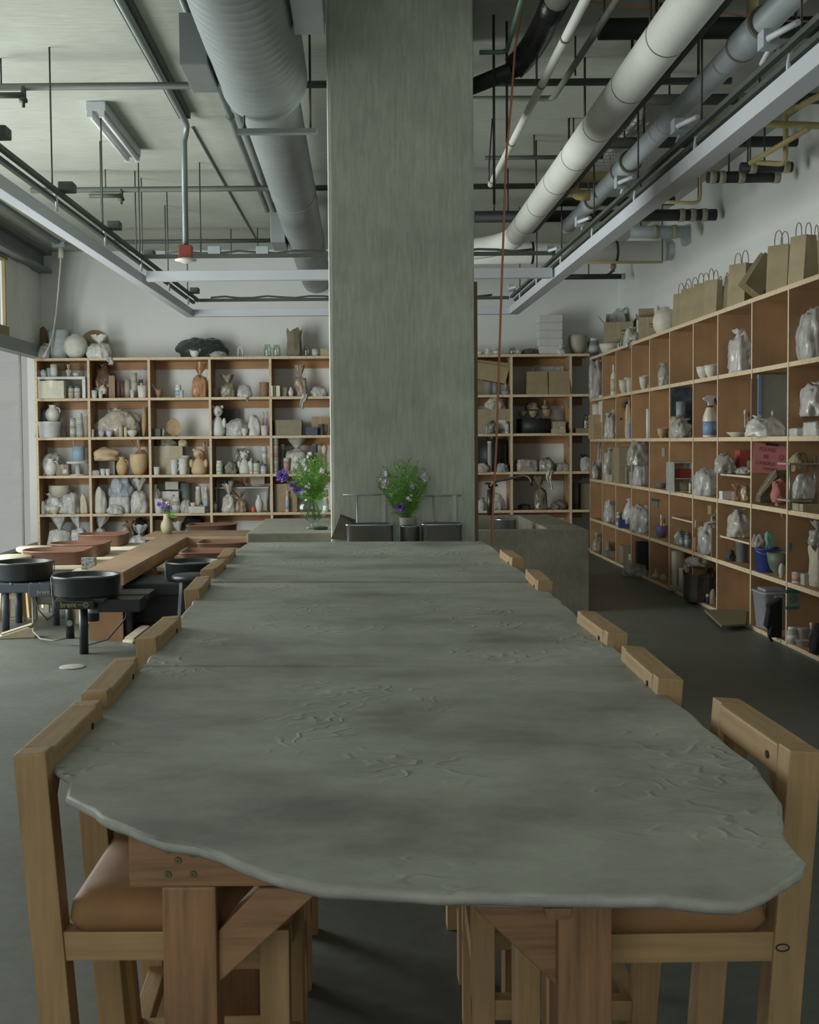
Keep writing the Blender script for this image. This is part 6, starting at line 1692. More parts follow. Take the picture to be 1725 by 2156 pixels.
# five white boxes
Y = YS + .16
a, c = at(1133, 700, Y), at(1181, 700, Y); top = at(1150, 665, Y).z; h = (top - ZB[0]) / 5
for i in range(5):
    t = thing('white_box', '%s white lidded box from the bottom of the stack on the far shelves' % ords[i], 'box', ((a.x + c.x) / 2 + (.0015 if i % 2 else -.001), Y, ZB[0] + h * i), 0.003 * (i - 2), 'white boxes stacked on the far shelves')
    w = (c.x - a.x) / 2
    MB().box((-w * .93, -.124, 0), (w * .93, .124, h * .55)).build('base', paint('c9cac5', .6, .03), t)
    MB().box((-w, -.135, h * .1), (w, .135, h * .995), bev=.002).build('lid', paint('cfd0cb', .6, .03), t)
# tilted flat carton past the column
p = [at(1003, 762, YS + .1), at(1073, 774, YS + .1), at(1064, 808, YS + .1), at(1003, 797, YS + .1)]
t = thing('flat_carton', 'long flat tan carton lying tilted past the column, top row of far shelves', 'box', at(1035, 830, YS + .1)); t.location.z = ZB[1]
MB().poly(p, .2, (0, 1, 0)).build('carton_body', paint('a39570', .7, .1), t, world=True)
p = [at(1003, 757, YS + .12), at(1072, 764, YS + .12), at(1073, 774, YS + .12), at(1003, 762, YS + .12)]
MB().poly(p, .2, (0, 1, 0)).build('carton_lid', paint('978a66', .7, .1), t, world=True)
MB().box((at(1004, 800, YS + .2).x, YS + .15, ZB[1]), (at(1016, 800, YS + .2).x, YS + .25, at(1010, 800, YS + .2).z)).build('prop_block', paint('8d805c', .7), t, world=True)
# white hook-shaped pipe on the shelf top
pp = [at(511, 748, YS + .1), at(511, 740, YS + .1), at(509, 733, YS + .1), at(505, 731, YS + .1), at(502, 735, YS + .1), at(501, 748, YS + .1)]
for q in (pp[0], pp[-1]): q.z = ZB[0]
tag(MB().tube(pp, .01, 8).build('bent_handle', paint('d6d6cf', .5), base=True), 'white hook-shaped handle standing on top of far shelves', 'handle')
# white ladle stick
pa, pb_ = at(333, 821, YS + .12), at(320, 808, YS + .1)
tag(MB().tube([pa - Vector((0, 0, .06)), pb_], .008, 8).build('ladle_handle', paint('d9d9d4', .5), base=True), 'white stick leaning out of the brown ladle bowl, far shelves', 'stick')

# ================================================================== side shelves: what stands on them
for a in [
 # on top, from the far corner towards the street
 (0, 'bowl', 1262, 1301, 724, 'd3cfc0', 'wide white bowl beneath the large carton', .12),
 (0, 'openbox', 1274, 1334, 664, '9d8d66', 'large printed carton with open flaps', .3, {'d': .42, 'rz': -.25}),
 (0, 'lump', 1284, 1318, 655, 'd5d8d8', 'white plastic poking from the large carton', .32, {'z': 2.86}),
 (0, 'glass', 1298, 1311, 713, WHITE, 'ribbed clear glass beside the white bowl', .07),
 (0, 'lump', 1312, 1346, 694, 'd0cfc8', 'white crumpled film between two cartons', .12),
 (0, 'openbox', 1346, 1380, 657, 'a3936c', 'smaller open carton with white label', .26, {'d': .4, 'rz': -.2}),
 (0, 'moon', 1375, 1426, 647, 'd3cbb6', 'huge round cream pot', .18, {'d': .5}),
 (0, 'paperbag', 1419, 1462, 618, '97875f', 'first brown paper bag past the cream pot', .1, {'rz': -1.07, 'ws': 0.98, 'd': 0.12}),
 (0, 'paperbag', 1436, 1478, 608, '9c8b62', 'second brown paper bag past the cream pot', .13, {'rz': -1.00, 'ws': 0.92, 'd': 0.15}),
 (0, 'paperbag', 1462, 1502, 597, '99885f', 'third brown paper bag past the cream pot', .15, {'rz': -0.93, 'ws': 0.92, 'd': 0.12}),
 (0, 'paperbag', 1488, 1518, 590, 'a08f66', 'fourth brown paper bag past the cream pot', .12, {'rz': -0.86, 'ws': 0.98, 'd': 0.12}),
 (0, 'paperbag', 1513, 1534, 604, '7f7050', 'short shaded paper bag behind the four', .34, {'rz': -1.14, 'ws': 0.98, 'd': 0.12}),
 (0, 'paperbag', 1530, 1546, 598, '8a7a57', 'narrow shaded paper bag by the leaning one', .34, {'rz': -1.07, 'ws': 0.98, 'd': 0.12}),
 (0, 'paperbag', 1538, 1586, 556, 'a08f66', 'tall paper bag leaning away from the street', .14, {'rz': -1.00, 'ws': 0.92, 'd': 0.15}),
 (0, 'paperbag', 1592, 1626, 560, 'a39268', 'upright paper bag behind the tipped one', .26, {'rz': -0.93, 'ws': 0.98, 'd': 0.12}),
 (0, 'paperbag', 1621, 1672, 517, 'a08f66', 'tall crisp paper bag with two tall loops', .12, {'rz': -0.86, 'ws': 0.92, 'd': 0.15}),
 (0, 'paperbag', 1669, 1716, 497, 'a39269', 'tallest paper bag, closest to the street', .12, {'rz': -1.14, 'ws': 0.92, 'd': 0.15}),
 (0, 'paperbag', 1714, 1740, 508, '94845d', 'last paper bag cut by the picture edge', .3, {'rz': -1.07, 'ws': 0.98, 'd': 0.12}),
 # top row
 (1, 'lump', 1239, 1269, 763, 'c3c0bd', 'big clear bag bulging out', .06),
 (1, 'bottle', 1286, 1299, 768, 'd9d6c8', 'white bottle with dark collar', .12),
 (1, 'bowl', 1303, 1325, 800, 'c6c0a4', 'lower cream bowl', .06),
 (1, 'bowl', 1314, 1337, 795, 'cac4aa', 'second cream bowl behind', .12),
 (1, 'bowl', 1346, 1366, 793, 'c7c3b2', 'pale bowl with chipped rim', .05),
 (1, 'bowl', 1352, 1374, 791, 'cfcab6', 'second pale bowl behind', .12),
 (1, 'lump', 1386, 1412, 770, 'b5ac9c', 'clear crackled film', .1),
 (1, 'bowl', 1467, 1497, 772, 'cdc9b6', 'first of three nested cream bowls', .05),
 (1, 'bowl', 1484, 1513, 769, 'd1ccb9', 'middle of three nested cream bowls', .1),
 (1, 'bowl', 1497, 1521, 767, 'd4cfbd', 'last of three nested cream bowls', .15),
 (1, 'lump', 1536, 1584, 704, 'cdc8c0', 'white crumpled bag', .12, {'d': .3}),
 (1, 'form', 1546, 1560, 755, 'd9d7cc', 'white cup under the crumpled bag', .08),
 (1, 'wrap', 1684, 1735, 650, 'a99982', 'tall wrapped clay bust', .14, {'d': .3}),
 # second row
 (2, 'tray', 1244, 1268, 874, 'b99c70', 'wooden box stand with a pale top', .1, {'d': .3}),
 (2, 'mug', 1247, 1263, 851, 'd3cfbf', 'cream mug on the wooden box stand', .08, {'z': 1.70}),
 (2, 'board', 1264, 1269, 832, 'dcd9cc', 'white board standing behind the cream mug', .1, {'d': .2, 'z': 1.70}),
 (2, 'lump', 1272, 1299, 876, 'c6c3ba', 'white plastic bag', .1),
 (2, 'gourd', 1283, 1297, 893, 'bdb6a3', 'round knob-ended piece by the white bag', .05),
 (2, 'form', 1315, 1332, 846, 'c5aa80', 'hanging tan mask-like form', .12, {'d': .1}),
 (2, 'tube', 1321, 1331, 889, 'a9bcd6', 'pale blue tube', .05),
 (2, 'roll', 1361, 1369, 861, 'dcdad4', 'white paper roll', .1),
 (2, 'bowl', 1384, 1404, 902, 'b39763', 'first tan wooden bowl', .06),
 (2, 'bowl', 1397, 1415, 900, 'b89c69', 'second tan wooden bowl behind', .13),
 (2, 'can', 1424, 1443, 846, '8d9194', 'grey metal pitcher', .16, {'z': 1.63}),
 (2, 'box', 1418, 1450, 878, '8c7a5a', 'tan carton under the metal pitcher', .2, {'d': .2}),
 (2, 'cloth', 1410, 1440, 877, 'a3987c', 'draped tan cloth', .1, {'d': .16}),
 (2, 'lump', 1413, 1457, 886, 'b3b0a9', 'grey-white bag slumped over the edge', .04, {'d': .22}),
 (2, 'spray', 1481, 1509, 832, 'd3cdb9', 'tall spray bottle with blue label', .08),
 (2, 'plate', 1531, 1577, 910, 'c9c6b0', 'flat pale plate', .16),
 (2, 'board', 1580, 1600, 797, '86693f', 'narrow brown board leaning', .2, {'d': .015}),
 (2, 'lump', 1572, 1652, 880, 'e0ddd5', 'wide milky bag holding brushes', .03, {'d': .26}),
 (2, 'brush', 1566, 1573, 862, 'b8b8b0', 'first metal tool in the milky bag', .1, {'z': 1.56}),
 (2, 'brush', 1573, 1579, 866, '8a8a7c', 'second metal tool in the milky bag', .12, {'z': 1.56}),
 (2, 'brush', 1624, 1630, 864, 'b8b8b0', 'bent pale tool in the milky bag', .1, {'z': 1.56}),
 (2, 'lump', 1687, 1740, 813, 'c9c4bf', 'large white crumpled bag', .12, {'d': .3, 'z': 1.62}),
 (2, 'clay', 1702, 1740, 888, 'd5d2c6', 'white slab roll under the crumpled bag', .1, {'d': .24}),
 (2, 'clay', 1668, 1704, 901, 'c3c4c0', 'flat white wrapped slab', .06, {'d': .16}),
 # third row
 (3, 'lump', 1224, 1243, 962, 'a9a59a', 'round clear bag in the corner', .02),
 (3, 'lump', 1257, 1271, 930, 'a39d92', 'tall clear bag', .2),
 (3, 'lump', 1269, 1294, 950, 'b3b0a8', 'fat clear bag', .1),
 (3, 'lump', 1246, 1262, 978, 'aaa498', 'clear bag tail', .03),
 (3, 'tray', 1277, 1289, 999, 'cfc7b0', 'small pale carton', .03),
 (3, 'board', 1288, 1297, 950, '8a7e5c', 'olive board standing', .1, {'d': .2}),
 (3, 'box', 1297, 1330, 942, '968a66', 'tall olive carton', .22, {'d': .3}),
 (3, 'cup', 1306, 1317, 997, 'cbb9a3', 'pinkish cup', .05),
 (3, 'tube', 1317, 1323, 985, 'a3ab9f', 'slim grey-green tube', .05),
 (3, 'tube', 1326, 1330, 994, 'dcd9d2', 'thin white tube', .04),
 (3, 'tube', 1328, 1334, 975, '7d8682', 'tall grey tube', .08),
 (3, 'lump', 1321, 1366, 930, 'aca898', 'upper big clear bag', .16, {'z': 1.19}),
 (3, 'wrap', 1334, 1366, 968, 'a9a294', 'lower wrapped piece', .1),
 (3, 'plate', 1378, 1407, 1021, '6f7069', 'first of two dark grey tiles', .1),
 (3, 'plate', 1379, 1405, 1017, '75766f', 'second of two dark grey tiles', .1, {'z': 0.985}),
 (3, 'cup', 1431, 1453, 1015, 'b3a47b', 'tan cup inside the clear organizer', .1),
 (3, 'jar', 1451, 1457, 1013, 'c9ccc9', 'small white tube inside the clear organizer', .08),
 (3, 'wrap', 1462, 1513, 988, '8f8874', 'grey crackle-wrapped block', .1, {'d': .3}),
 (3, 'lump', 1506, 1550, 960, 'aaa59a', 'long fish-like clear bag', .08, {'z': 1.185, 'd': .2}),
 (3, 'lump', 1551, 1582, 984, 'b5b1a6', 'small clear bag beside the fish-like one', .1, {'z': 1.185, 'd': .2}),
 (3, 'box', 1553, 1580, 948, 'b0382c', 'small red carton', .24, {'z': 1.185, 'd': .12}),
 (3, 'tray', 1518, 1541, 1034, 'd6d3cc', 'small white carton', .04),
 (3, 'bag', 1541, 1563, 1019, 'b98a70', 'red-striped candy bag', .05),
 (3, 'lump', 1560, 1582, 1025, 'a39052', 'yellowish bag', .1),
 (3, 'cloth', 1625, 1658, 1012, 'b5645a', 'pink-red sock over the patterned tote', .06, {'z': 1.0, 'd': .1}),
 (3, 'wrap', 1671, 1714, 1000, 'a8a196', 'round glass-like jar on the wire stand', .12, {'z': 1.05}),
 (3, 'cloth', 1664, 1700, 955, '93834f', 'dry yellow sponge on the wire stand', .16, {'z': 1.24}),
 (3, 'tray', 1680, 1725, 1060, 'a3986f', 'pile of tan slats', .1, {'d': .2}),
 # fourth row
 (4, 'wrap', 1272, 1297, 1056, 'a3937a', 'tan bag', .1),
 (4, 'jar', 1298, 1307, 1092, '75867f', 'lower jar of the first pair', .06),
 (4, 'jar', 1298, 1307, 1079, '7b8c85', 'upper jar of the first pair', .06, {'z': .545}),
 (4, 'jar', 1309, 1317, 1093, '6f807a', 'lower jar of the second pair', .08),
 (4, 'jar', 1309, 1317, 1080, '75867f', 'upper jar of the second pair', .08, {'z': .545}),
 (4, 'jar', 1319, 1326, 1086, '8a979a', 'single grey jar at the end', .08),
 (4, 'tray', 1303, 1324, 1094, '3a4a86', 'flat blue carton', .02, {'d': .06}),
 (4, 'wrap', 1326, 1372, 1062, 'b5a685', 'huge tan and white bag', .06, {'d': .34}),
 (4, 'lump', 1313, 1342, 1056, 'c9c6bf', 'white folded sheet', .1, {'z': .5, 'd': .12}),
 (4, 'pot', 1381, 1406, 1107, '55547c', 'purple glazed pot', .1),
 (4, 'brush', 1390, 1395, 1082, 'd5d3c9', 'white tool in the purple pot', .1, {'z': .5}),
 (4, 'brush', 1396, 1401, 1092, 'c9b893', 'tan tool in the purple pot', .12, {'z': .5}),
 (4, 'lump', 1420, 1444, 1117, 'a9a294', 'clear bag below the slanted board', .12),
 (4, 'jar', 1431, 1440, 1126, '7e93ae', 'small blue jar', .06),
 (4, 'jar', 1442, 1455, 1121, '6f838c', 'stacked blue-grey jar', .05),
 (4, 'cup', 1457, 1472, 1130, 'ab714a', 'terracotta cup of brushes', .05),
 (4, 'brush', 1463, 1467, 1094, '6d5a45', 'tall brush in the terracotta cup', .05, {'z': .5}),
 (4, 'brush', 1458, 1462, 1112, '9d8a6a', 'short brush in the terracotta cup', .06, {'z': .5}),
 (4, 'brush', 1470, 1474, 1108, '8a7355', 'leaning brush in the terracotta cup', .08, {'z': .5}),
 (4, 'tube', 1482, 1489, 1101, 'a58658', 'tan wooden dowel', .12),
 (4, 'lump', 1471, 1508, 1106, 'b6b5b0', 'round grey-white bag', .05, {'d': .3}),
 (4, 'board', 1498, 1512, 1112, '8d7d5a', 'leaning tan board', .03, {'d': .02}),
 (4, 'lump', 1493, 1512, 1088, 'b0ab9d', 'white bag behind the round one', .18),
 (4, 'box', 1494, 1512, 1064, '9c8450', 'tan block on the bags', .14, {'z': .80, 'd': .1}),
 (4, 'lump', 1533, 1579, 1079, 'bab5a8', 'white bag on a small inner shelf', .1, {'z': .665, 'd': .28}),
 (4, 'tub', 1550, 1577, 1140, '65666a', 'dark grey tub', .12),
 (4, 'form', 1527, 1550, 1157, '3b3c3a', 'black metal clamp', .06),
 (4, 'bucket', 1590, 1642, 1153, '27387f', 'bright blue bucket', .08),
 (4, 'form', 1606, 1632, 1116, '6c9c8c', 'teal sheet sticking out of the bucket', .1, {'z': .62, 'd': .1}),
 (4, 'lump', 1584, 1612, 1126, 'a89f92', 'clear film in the blue bucket', .1, {'z': .64, 'd': .12}),
 (4, 'bowl', 1616, 1668, 1163, '5f6a54', 'deep green bowl with cream rim', .1),
 (4, 'moon', 1640, 1653, 1186, 'bdb5a2', 'tiny round white pot', .03),
 (4, 'tin', 1668, 1691, 1204, 'b9b5ac', 'red and white tin', .06),
 (4, 'tray', 1690, 1712, 1208, 'a9a7a0', 'clear flat box', .08),
 (4, 'sack', 1706, 1760, 1152, 'b5ad95', 'big pale sack', .16),
 (4, 'bag', 1704, 1740, 1096, 'b3b1ac', 'white tied bag over the pale sack', .1, {'z': .74}),
 # floor row
 (5, 'bag', 1248, 1266, 1122, 'b0a995', 'pale pointed bag', .08),
 (5, 'box', 1262, 1267, 1160, '4c5a94', 'tiny blue carton', .02),
 (5, 'vase', 1274, 1288, 1140, '77766a', 'first dim grey vase', .12),
 (5, 'box', 1274, 1294, 1160, '807c6e', 'dim grey carton', .06),
 (5, 'box', 1308, 1328, 1148, '8d8367', 'patterned tan carton', .1, {'d': .2}),
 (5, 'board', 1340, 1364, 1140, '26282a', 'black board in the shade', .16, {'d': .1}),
 (5, 'gourd', 1373, 1391, 1197, 'bfae91', 'long-necked gourd vase', .06),
 (5, 'moon', 1390, 1406, 1209, 'b9ab8f', 'round lidded pot', .07),
 (5, 'jar', 1356, 1364, 1210, '7f9580', 'little green jar', .03),
 (5, 'roll', 1415, 1430, 1160, 'cfc8bd', 'first white paper roll', .08),
 (5, 'roll', 1424, 1446, 1160, '9a835d', 'brown paper roll', .2),
 (5, 'roll', 1430, 1442, 1196, 'd1cdc6', 'second white paper roll', .05),
 (5, 'roll', 1440, 1456, 1186, 'b3927c', 'pinkish paper roll', .1),
 (5, 'tray', 1409, 1447, 1234, 'b3a280', 'cream carton', .04),
 (5, 'sack', 1441, 1494, 1206, '4b4136', 'big dark brown bag', .05, {'d': .36}),
 (5, 'lump', 1437, 1492, 1172, '9c9587', 'dull white bag on the dark one', .08, {'z': .34, 'd': .3}),
 (5, 'cloth', 1484, 1509, 1202, '4d4c3c', 'dark olive bag', .16),
 (5, 'form', 1494, 1508, 1240, 'aa9a80', 'pale cloth bunch', .06),
 (5, 'brush', 1486, 1495, 1250, '3f5a6a', 'small blue-handled hand brush', .02),
 (5, 'bin', 1594, 1656, 1236, '96989a', 'tall grey waste bin', .2, {'d': .3}),
 (5, 'tub', 1618, 1660, 1218, 'aeb0b0', 'white tub on the waste bin', .22, {'z': .46}),
 (5, 'jar', 1658, 1680, 1320, 'aaa593', 'white jar with black lettering band', .06),
 (5, 'tub', 1676, 1707, 1348, 'a8a69b', 'front white tub', .05),
 (5, 'tub', 1676, 1704, 1322, 'a3a197', 'white tub behind the front one', .18),
 (5, 'bottle', 1701, 1717, 1311, 'aeaca2', 'white round-capped bottle', .14),
 (5, 'cloth', 1708, 1750, 1318, '1f2122', 'black bag cut by the picture edge', .06),
]:
    kw = dict(a[8]) if len(a) > 8 else {}
    row, kind, x0, x1, yt, col, desc, dx = a[:8]
    side(row, kind, x0, x1, yt, col, desc, dx, **kw)

def tipped(label, x0, x1, y0, y1, X, ang, d, col, kind='paperbag'):
    Y = atx((x0 + x1) / 2, (y0 + y1) / 2, X).y; p = at((x0 + x1) / 2, y1, Y)
    w = (x1 - x0) * Y / FPX; h = (y1 - y0) * Y / FPX
    o = item(kind, p, w, h, col, label, None, d, rz=.2)
    o.rotation_euler = (0, ang, .2)
    return o
tipped('brown paper bag tipped over across its neighbours on top of side shelves', 1556, 1600, 530, 612, XS + .1, .62, .12, '8d7c55')
# clear drawers with a red carton
Y0, Y1 = YD[-8] + .02, YD[-7] - .05
def box_thing(name, label, cat, lo, hi, mat, **kw):
    lo, hi = Vector(lo), Vector(hi); t = thing(name, label, cat, ((lo.x + hi.x) / 2, (lo.y + hi.y) / 2, lo.z))
    MB().box(lo, hi, **kw).build('body', mat, t, world=True)
    return t
Xo = XS + .05; Yo = atx(1438, 1000, Xo).y; a, c = at(1419, 973, Yo), at(1457, 973, Yo)
t = thing('storage_organizer', 'clear plastic organizer with shelves, third row, sixth bay of side shelves', 'organizer', ((a.x + c.x) / 2, Yo, ZR[3]))
w = (c.x - a.x) / 2; h = a.z - ZR[3]
for s in (-1, 1): MB().box((s * w - .004, -.02, 0), (s * w + .004, .26, h)).build('side_panel', film('b9bdb8', .6), t)
for k in (0.02, .45, .98): MB().box((-w, -.02, h * k - .004), (w, .26, h * k + .004)).build('shelf_panel', film('b9bdb8', .75), t)
box_thing('small_box', 'dark red carton on the upper level of the clear organizer', 'box', (a.x + .06, Yo, ZR[3] + h * .45 + .006), (c.x - .01, Yo + .18, ZR[3] + h * .45 + .09), paint('7f2a24', .5))
# photograph pinned in the sixth bay, disc leaning before it
def on_divider(name, label, cat, px0, py0, px1, py1, Y, col, thick=.004, mat=None):
    a, c = at(px0, py0, Y), at(px1, py1, Y)
    lo, hi = Vector((min(a.x, c.x), Y - thick, min(a.z, c.z))), Vector((max(a.x, c.x), Y, max(a.z, c.z)))
    return box_thing(name, label, cat, lo, hi, mat or paint(col, .6, .08, 10))
yf = lambda b: YD[-b] - .0121
ph = on_divider('photo_print', 'dark photo print pinned up, second row, sixth bay of side shelves', 'picture', 1413, 812, 1458, 876, yf(6), '39424a', mat=paint('414a52', .4, .7, 16))
a, c = at(1438, 850, yf(6) - .12), at(1463, 850, yf(6) - .12)
t = thing('black_disc', 'black round tray leaning by the metal pitcher, second row of side shelves', 'tray', (c.x, yf(6) - .2, ZR[2]))
MB().lathe([(0, 0), (.13, 0), (.135, .01), (.13, .018), (0, .012)], 40).move(Matrix.Translation((-.005, 0, .135)) @ Matrix.Rotation(math.radians(80), 4, 'X')).build('disc', paint('1f2426', .35), t)
# starburst ornament and small ink spot on the third bay's divider
Y = yf(3) - .004
p = at(1321, 853, Y); t = thing('starburst', 'black starburst ornament on the divider, second row, third bay of side shelves', 'ornament', p)
mb = MB().lathe([(0, 0), (.036, 0), (.036, .006), (0, .008)], 24).move(Matrix.Rotation(math.pi / 2, 4, 'X'))
mb.build('hub', paint('1e2020', .6), t)
mb = MB()
for i in range(26):
    an = 2 * math.pi * i / 26; L = .075 + .02 * math.sin(i * 2.7)
    mb.tube([(.03 * math.cos(an), -.003, .03 * math.sin(an)), (L * math.cos(an), -.003, L * math.sin(an))], [.0022, .0008], 4)
mb.build('rays', paint('1e2020', .6), t)
p = at(1308, 882, Y); tag(MB().lathe([(0, 0), (.012, 0), (.012, .003), (0, .004)], 14).move(Matrix.Translation(p) @ Matrix.Rotation(math.pi / 2, 4, 'X')).build('ink_spot', paint('3a2f28', .7), base=True), 'small dark round spot below the black starburst ornament', 'spot')
on_divider('switch_plate', 'small pale switch plate, second row, second bay of side shelves', 'switch', 1288, 862, 1295, 874, yf(2), 'c5bd9e')
on_divider('paper_strip', 'narrow white paper strip taped up, third row, fifth bay of side shelves', 'paper', 1394, 943, 1400, 961, yf(5), 'b9b9b0')
t = on_divider('small_card', 'small pale card under green tape, fourth row, fifth bay of side shelves', 'card', 1374, 1053, 1385, 1067, yf(5), '8d9488')
q = [at(1371, 1049, yf(5) - .005), at(1388, 1051, yf(5) - .005), at(1386, 1056, yf(5) - .005), at(1373, 1055, yf(5) - .005)]
MB().poly(q, .002, (0, -1, 0)).build('tape', paint('3f6a5c', .5), t, world=True)
on_divider('blue_tape', 'scrap of blue tape, fourth row, tenth bay of side shelves', 'tape', 1662, 1143, 1667, 1160, yf(10), '3d6a94')
# grey board with blue edge standing in the ninth bay
Y = yf(9) - .05
t = on_divider('leaning_board', 'large grey board with a blue edge, second row, ninth bay of side shelves', 'board', 1600, 789, 1668, 918, Y, '8b8c80', .02)
a, c = at(1597, 789, Y - .022), at(1602, 918, Y - .022)
MB().box((a.x, Y - .026, c.z), (c.x, Y, a.z)).build('blue_edge', paint('7d98b8', .4), t, world=True)
# pink note with handwriting and dark tape
Y = yf(9) - .006
q = [at(1590, 931, Y), at(1660, 941, Y), at(1655, 1000, Y), at(1582, 995, Y)]
nt_ = thing('pink_note', 'handwritten pink paper sign taped up, third row, ninth bay of side shelves', 'sign', q[3])
MB().poly(q, .003, (0, -1, 0)).build('sheet', paint('dd8f90', .7, .05, 4), nt_, world=True)
q = [at(1613, 932, Y - .004), at(1641, 935, Y - .004), at(1640, 940, Y - .004), at(1613, 938, Y - .004)]
MB().poly(q, .002, (0, -1, 0)).build('tape', paint('2e3436', .5), nt_, world=True)
M_ink = paint('8f4a52', .7)
for text, px, py, s in (('PLEASE', 1617, 947, .042), ('BE', 1614, 962, .042), ('CAREFUL', 1613, 976, .038), ('THANKS', 1622, 988, .03)):
    p = at(px, py, Y - .0035) - nt_.location
    letters(text, s, M_ink, nt_, p, (math.pi / 2, .12, 0), 'handwriting')
p = at(1646, 964, Y - .004) - nt_.location
mb = MB()
mb.tube([p + Vector((.018 * math.cos(a_), -.001, .022 * math.sin(a_))) for a_ in [i * math.pi / 8 for i in range(17)]], .0016, 5)
for s in (-1, 1): mb.tube([p + Vector((s * .007, -.001, .006)), p + Vector((s * .007, -.001, .011))], .0016, 5)
mb.tube([p + Vector((.01 * math.cos(a_), -.001, -.004 + .008 * math.sin(a_))) for a_ in [math.pi + i * math.pi / 6 for i in range(7)]], .0016, 5)
mb.build('drawn_face', M_ink, nt_)
# patterned tote
Y = yf(9) - .2
q = [at(1601, 1040, Y), at(1634, 991, Y), at(1660, 990, Y), at(1660, 1062, Y), at(1599, 1058, Y)]
t = thing('patterned_tote', 'dark floral tote leaning beneath the pink sign on the side shelves', 'tote', at(1630, 1060, Y)); t.location.z = ZR[3]
MB().poly(q, .1, (0, 1, 0)).build('tote_body', paint('5f5a48', .8, .55, 22), t, world=True, bevel=.01)
q = [at(1600, 1040, Y - .01), at(1634, 990, Y - .01), at(1637, 1003, Y - .01), at(1603, 1044, Y - .01)]
MB().poly(q, .012, (0, 1, 0)).build('pale_trim', paint('b3a385', .8, .2, 30), t, world=True)
sp = [at(1650, 1020, Y - .03), at(1640, 1045, Y - .03), at(1636, 1062, Y - .04), at(1645, 1075, Y - .1), at(1650, 1090, Y - .12)]
tag(MB().tube(sp, .012, 8).build('twine_hank', paint('a68c68', .85, .2, 40), base=True), 'hank of tan twine dangling below the patterned tote', 'twine')
# wire stand in the tenth bay
Xw = XS + .05; Yw_ = atx(1690, 1000, Xw).y
a, c = at(1661, 975, Yw_), at(1735, 975, Yw_)
t = thing('wire_stand', 'grey metal two-level stand, third row, tenth bay of side shelves', 'stand', (a.x + .1, Yw_ + .1, ZR[3]))
for z, x1 in ((a.z, c.x), (ZR[3] + .075, a.x + .16)):
    MB().box((a.x, Yw_ - .02, z - .012), (x1, Yw_ + .22, z)).build('level', paint('9a9a90', .5), t, world=True)
for px, dy in ((1691, .2), (1717, 0)):
    x = at(px, 1000, Yw_).x; MB().tube([(x, Yw_ + dy, ZR[3]), (x, Yw_ + dy, a.z + .05)], .011, 12).build('post', paint('8f9898', .35, metal=.6), t, world=True)
MB().tube([(a.x + .01, Yw_, ZR[3]), (a.x + .01, Yw_, a.z)], .008, 8).build('post', paint('8f9898', .35, metal=.6), t, world=True)
# inner shelves in single bays
def side_inner(label, b, row, z, x0=.02, x1=.42, y0=None, y1=None):
    ya_, yb2 = bay(b); ya_ = y0 or ya_ + .014; yb2 = y1 or yb2 - .014
    t = thing('inner_shelf', label, 'shelf', (XS + .2, (ya_ + yb2) / 2, z - .015))
    edged(MB().box((XS + x0, ya_, z - .016), (XS + x1, yb2, z)), 'board', M_ply_y, M_edge, (-1, 0, 0), t, world=True)
    return t
side_inner('small inner shelf holding the fish-like bag, third row of side shelves', 8, 3, 1.18)
side_inner('small inner shelf under a white bag, fourth row, eighth bay of side shelves', 8, 4, .66, y0=YD[-9] + .1)
side_inner('slanted little inner board, fourth row, sixth bay of side shelves', 6, 4, .72)
# loose pale board lying out on the floor, bag spilled on the floor
q = [tuple(atz(x, y, .03).xy) for x, y in ((1484, 1288), (1572, 1287), (1570, 1318), (1520, 1322))]
tag(MB().prism(q, .032, .048).build('loose_board', paint('7d7558', .7, .1, 6), base=True), 'pale flat board sticking out over the floor, floor row, eighth bay of side shelves', 'board')
p = atz(1337, 1213, 0)
tag(MB().blob(.26, .2, .13, 77, .22, 2, 4, .2, .1, .14, c=p).build('spilled_bag', film('b3b2a8', .7), base=True), 'crumpled clear bag spilled onto the floor in front of side shelves', 'bag')
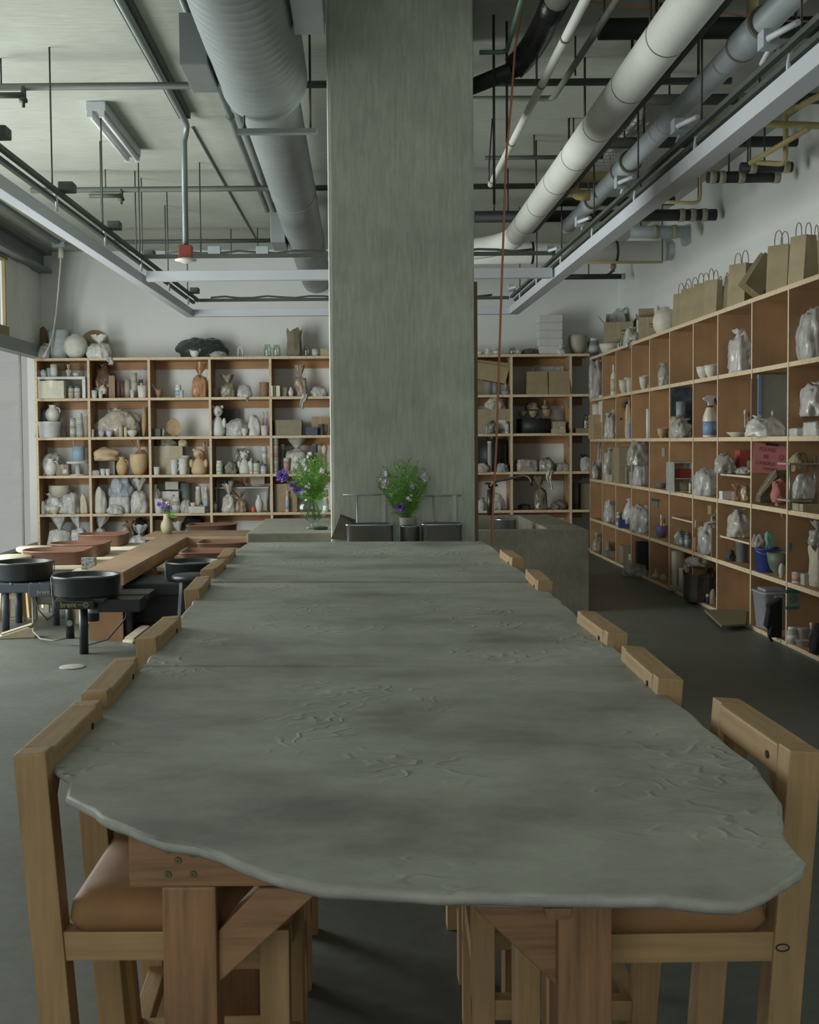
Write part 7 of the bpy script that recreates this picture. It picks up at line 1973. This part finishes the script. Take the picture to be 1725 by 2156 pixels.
# black coat hanging over the waste bin
X = XS - .02; Y = atx(1632, 1310, X).y
q = [at(x, y, Y - .04) for x, y in ((1640, 1262), (1649, 1258), (1648, 1366), (1630, 1362), (1622, 1345), (1622, 1325), (1613, 1320), (1620, 1285), (1618, 1275))]
for v in q: v.z = max(v.z, .035)
t = thing('black_jacket', 'black jacket hanging over the waste bin at the divider edge, side shelves', 'jacket', at(1632, 1366, Y)); t.location.z = .035
MB().poly(q, .07, (0, 1, 0)).build('jacket_body', paint('17191a', .8, .2, 12), t, world=True, bevel=.012)
MB().tube([at(1626, 1320, Y - .06), at(1620, 1340, Y - .07), at(1626, 1350, Y - .06)], .01, 8).build('strap', paint('202224', .8), t, world=True)
# small poster under green tape in the tenth bay
Y = yf(10) - .004
t = on_divider('small_poster', 'small printed sheet held by green tape, floor row, tenth bay of side shelves', 'sheet', 1657, 1245, 1684, 1280, Y, '7f8f84')
for y0, y1 in ((1242, 1249), (1277, 1283)):
    a, c = at(1655, y0, Y - .004), at(1683, y1, Y - .004); MB().box((a.x, Y - .007, c.z), (c.x, Y - .004, a.z)).build('tape', paint('3f7064', .5), t, world=True)
p = at(1671, 1261, Y - .006)
mb = MB()
for r in (.012, .022, .03): mb.tube([p + Vector((r * math.cos(i * math.pi / 12), -.001, r * math.sin(i * math.pi / 12))) for i in range(25)], .0016, 5)
mb.build('printed_rings', paint('55625c', .6), t, world=True)
# rope loop by the spray bottle
Y = atx(1480, 895, XS + .14).y
pp = [at(x, y, Y) for x, y in ((1484, 912), (1474, 905), (1470, 893), (1474, 882), (1485, 879))]
pp[0].z = ZR[2] + .006
tag(MB().tube(pp, .009, 8).build('rope_loop', paint('9a8158', .9, .2, 40), base=True), 'tan rope loop standing behind the spray bottle', 'rope')
# sheet of plastic trailing from the corner pair
trailing('clear plastic tail over the third row edge near the corner of side shelves', 1256, 985, 1012, 15.3, 8, 'b5b2a8', .06)
trailing('grey plastic tail over the top edge, fourth bay of side shelves', 1327, 715, 738, 13.15, 9, 'c3c2bb', .07)
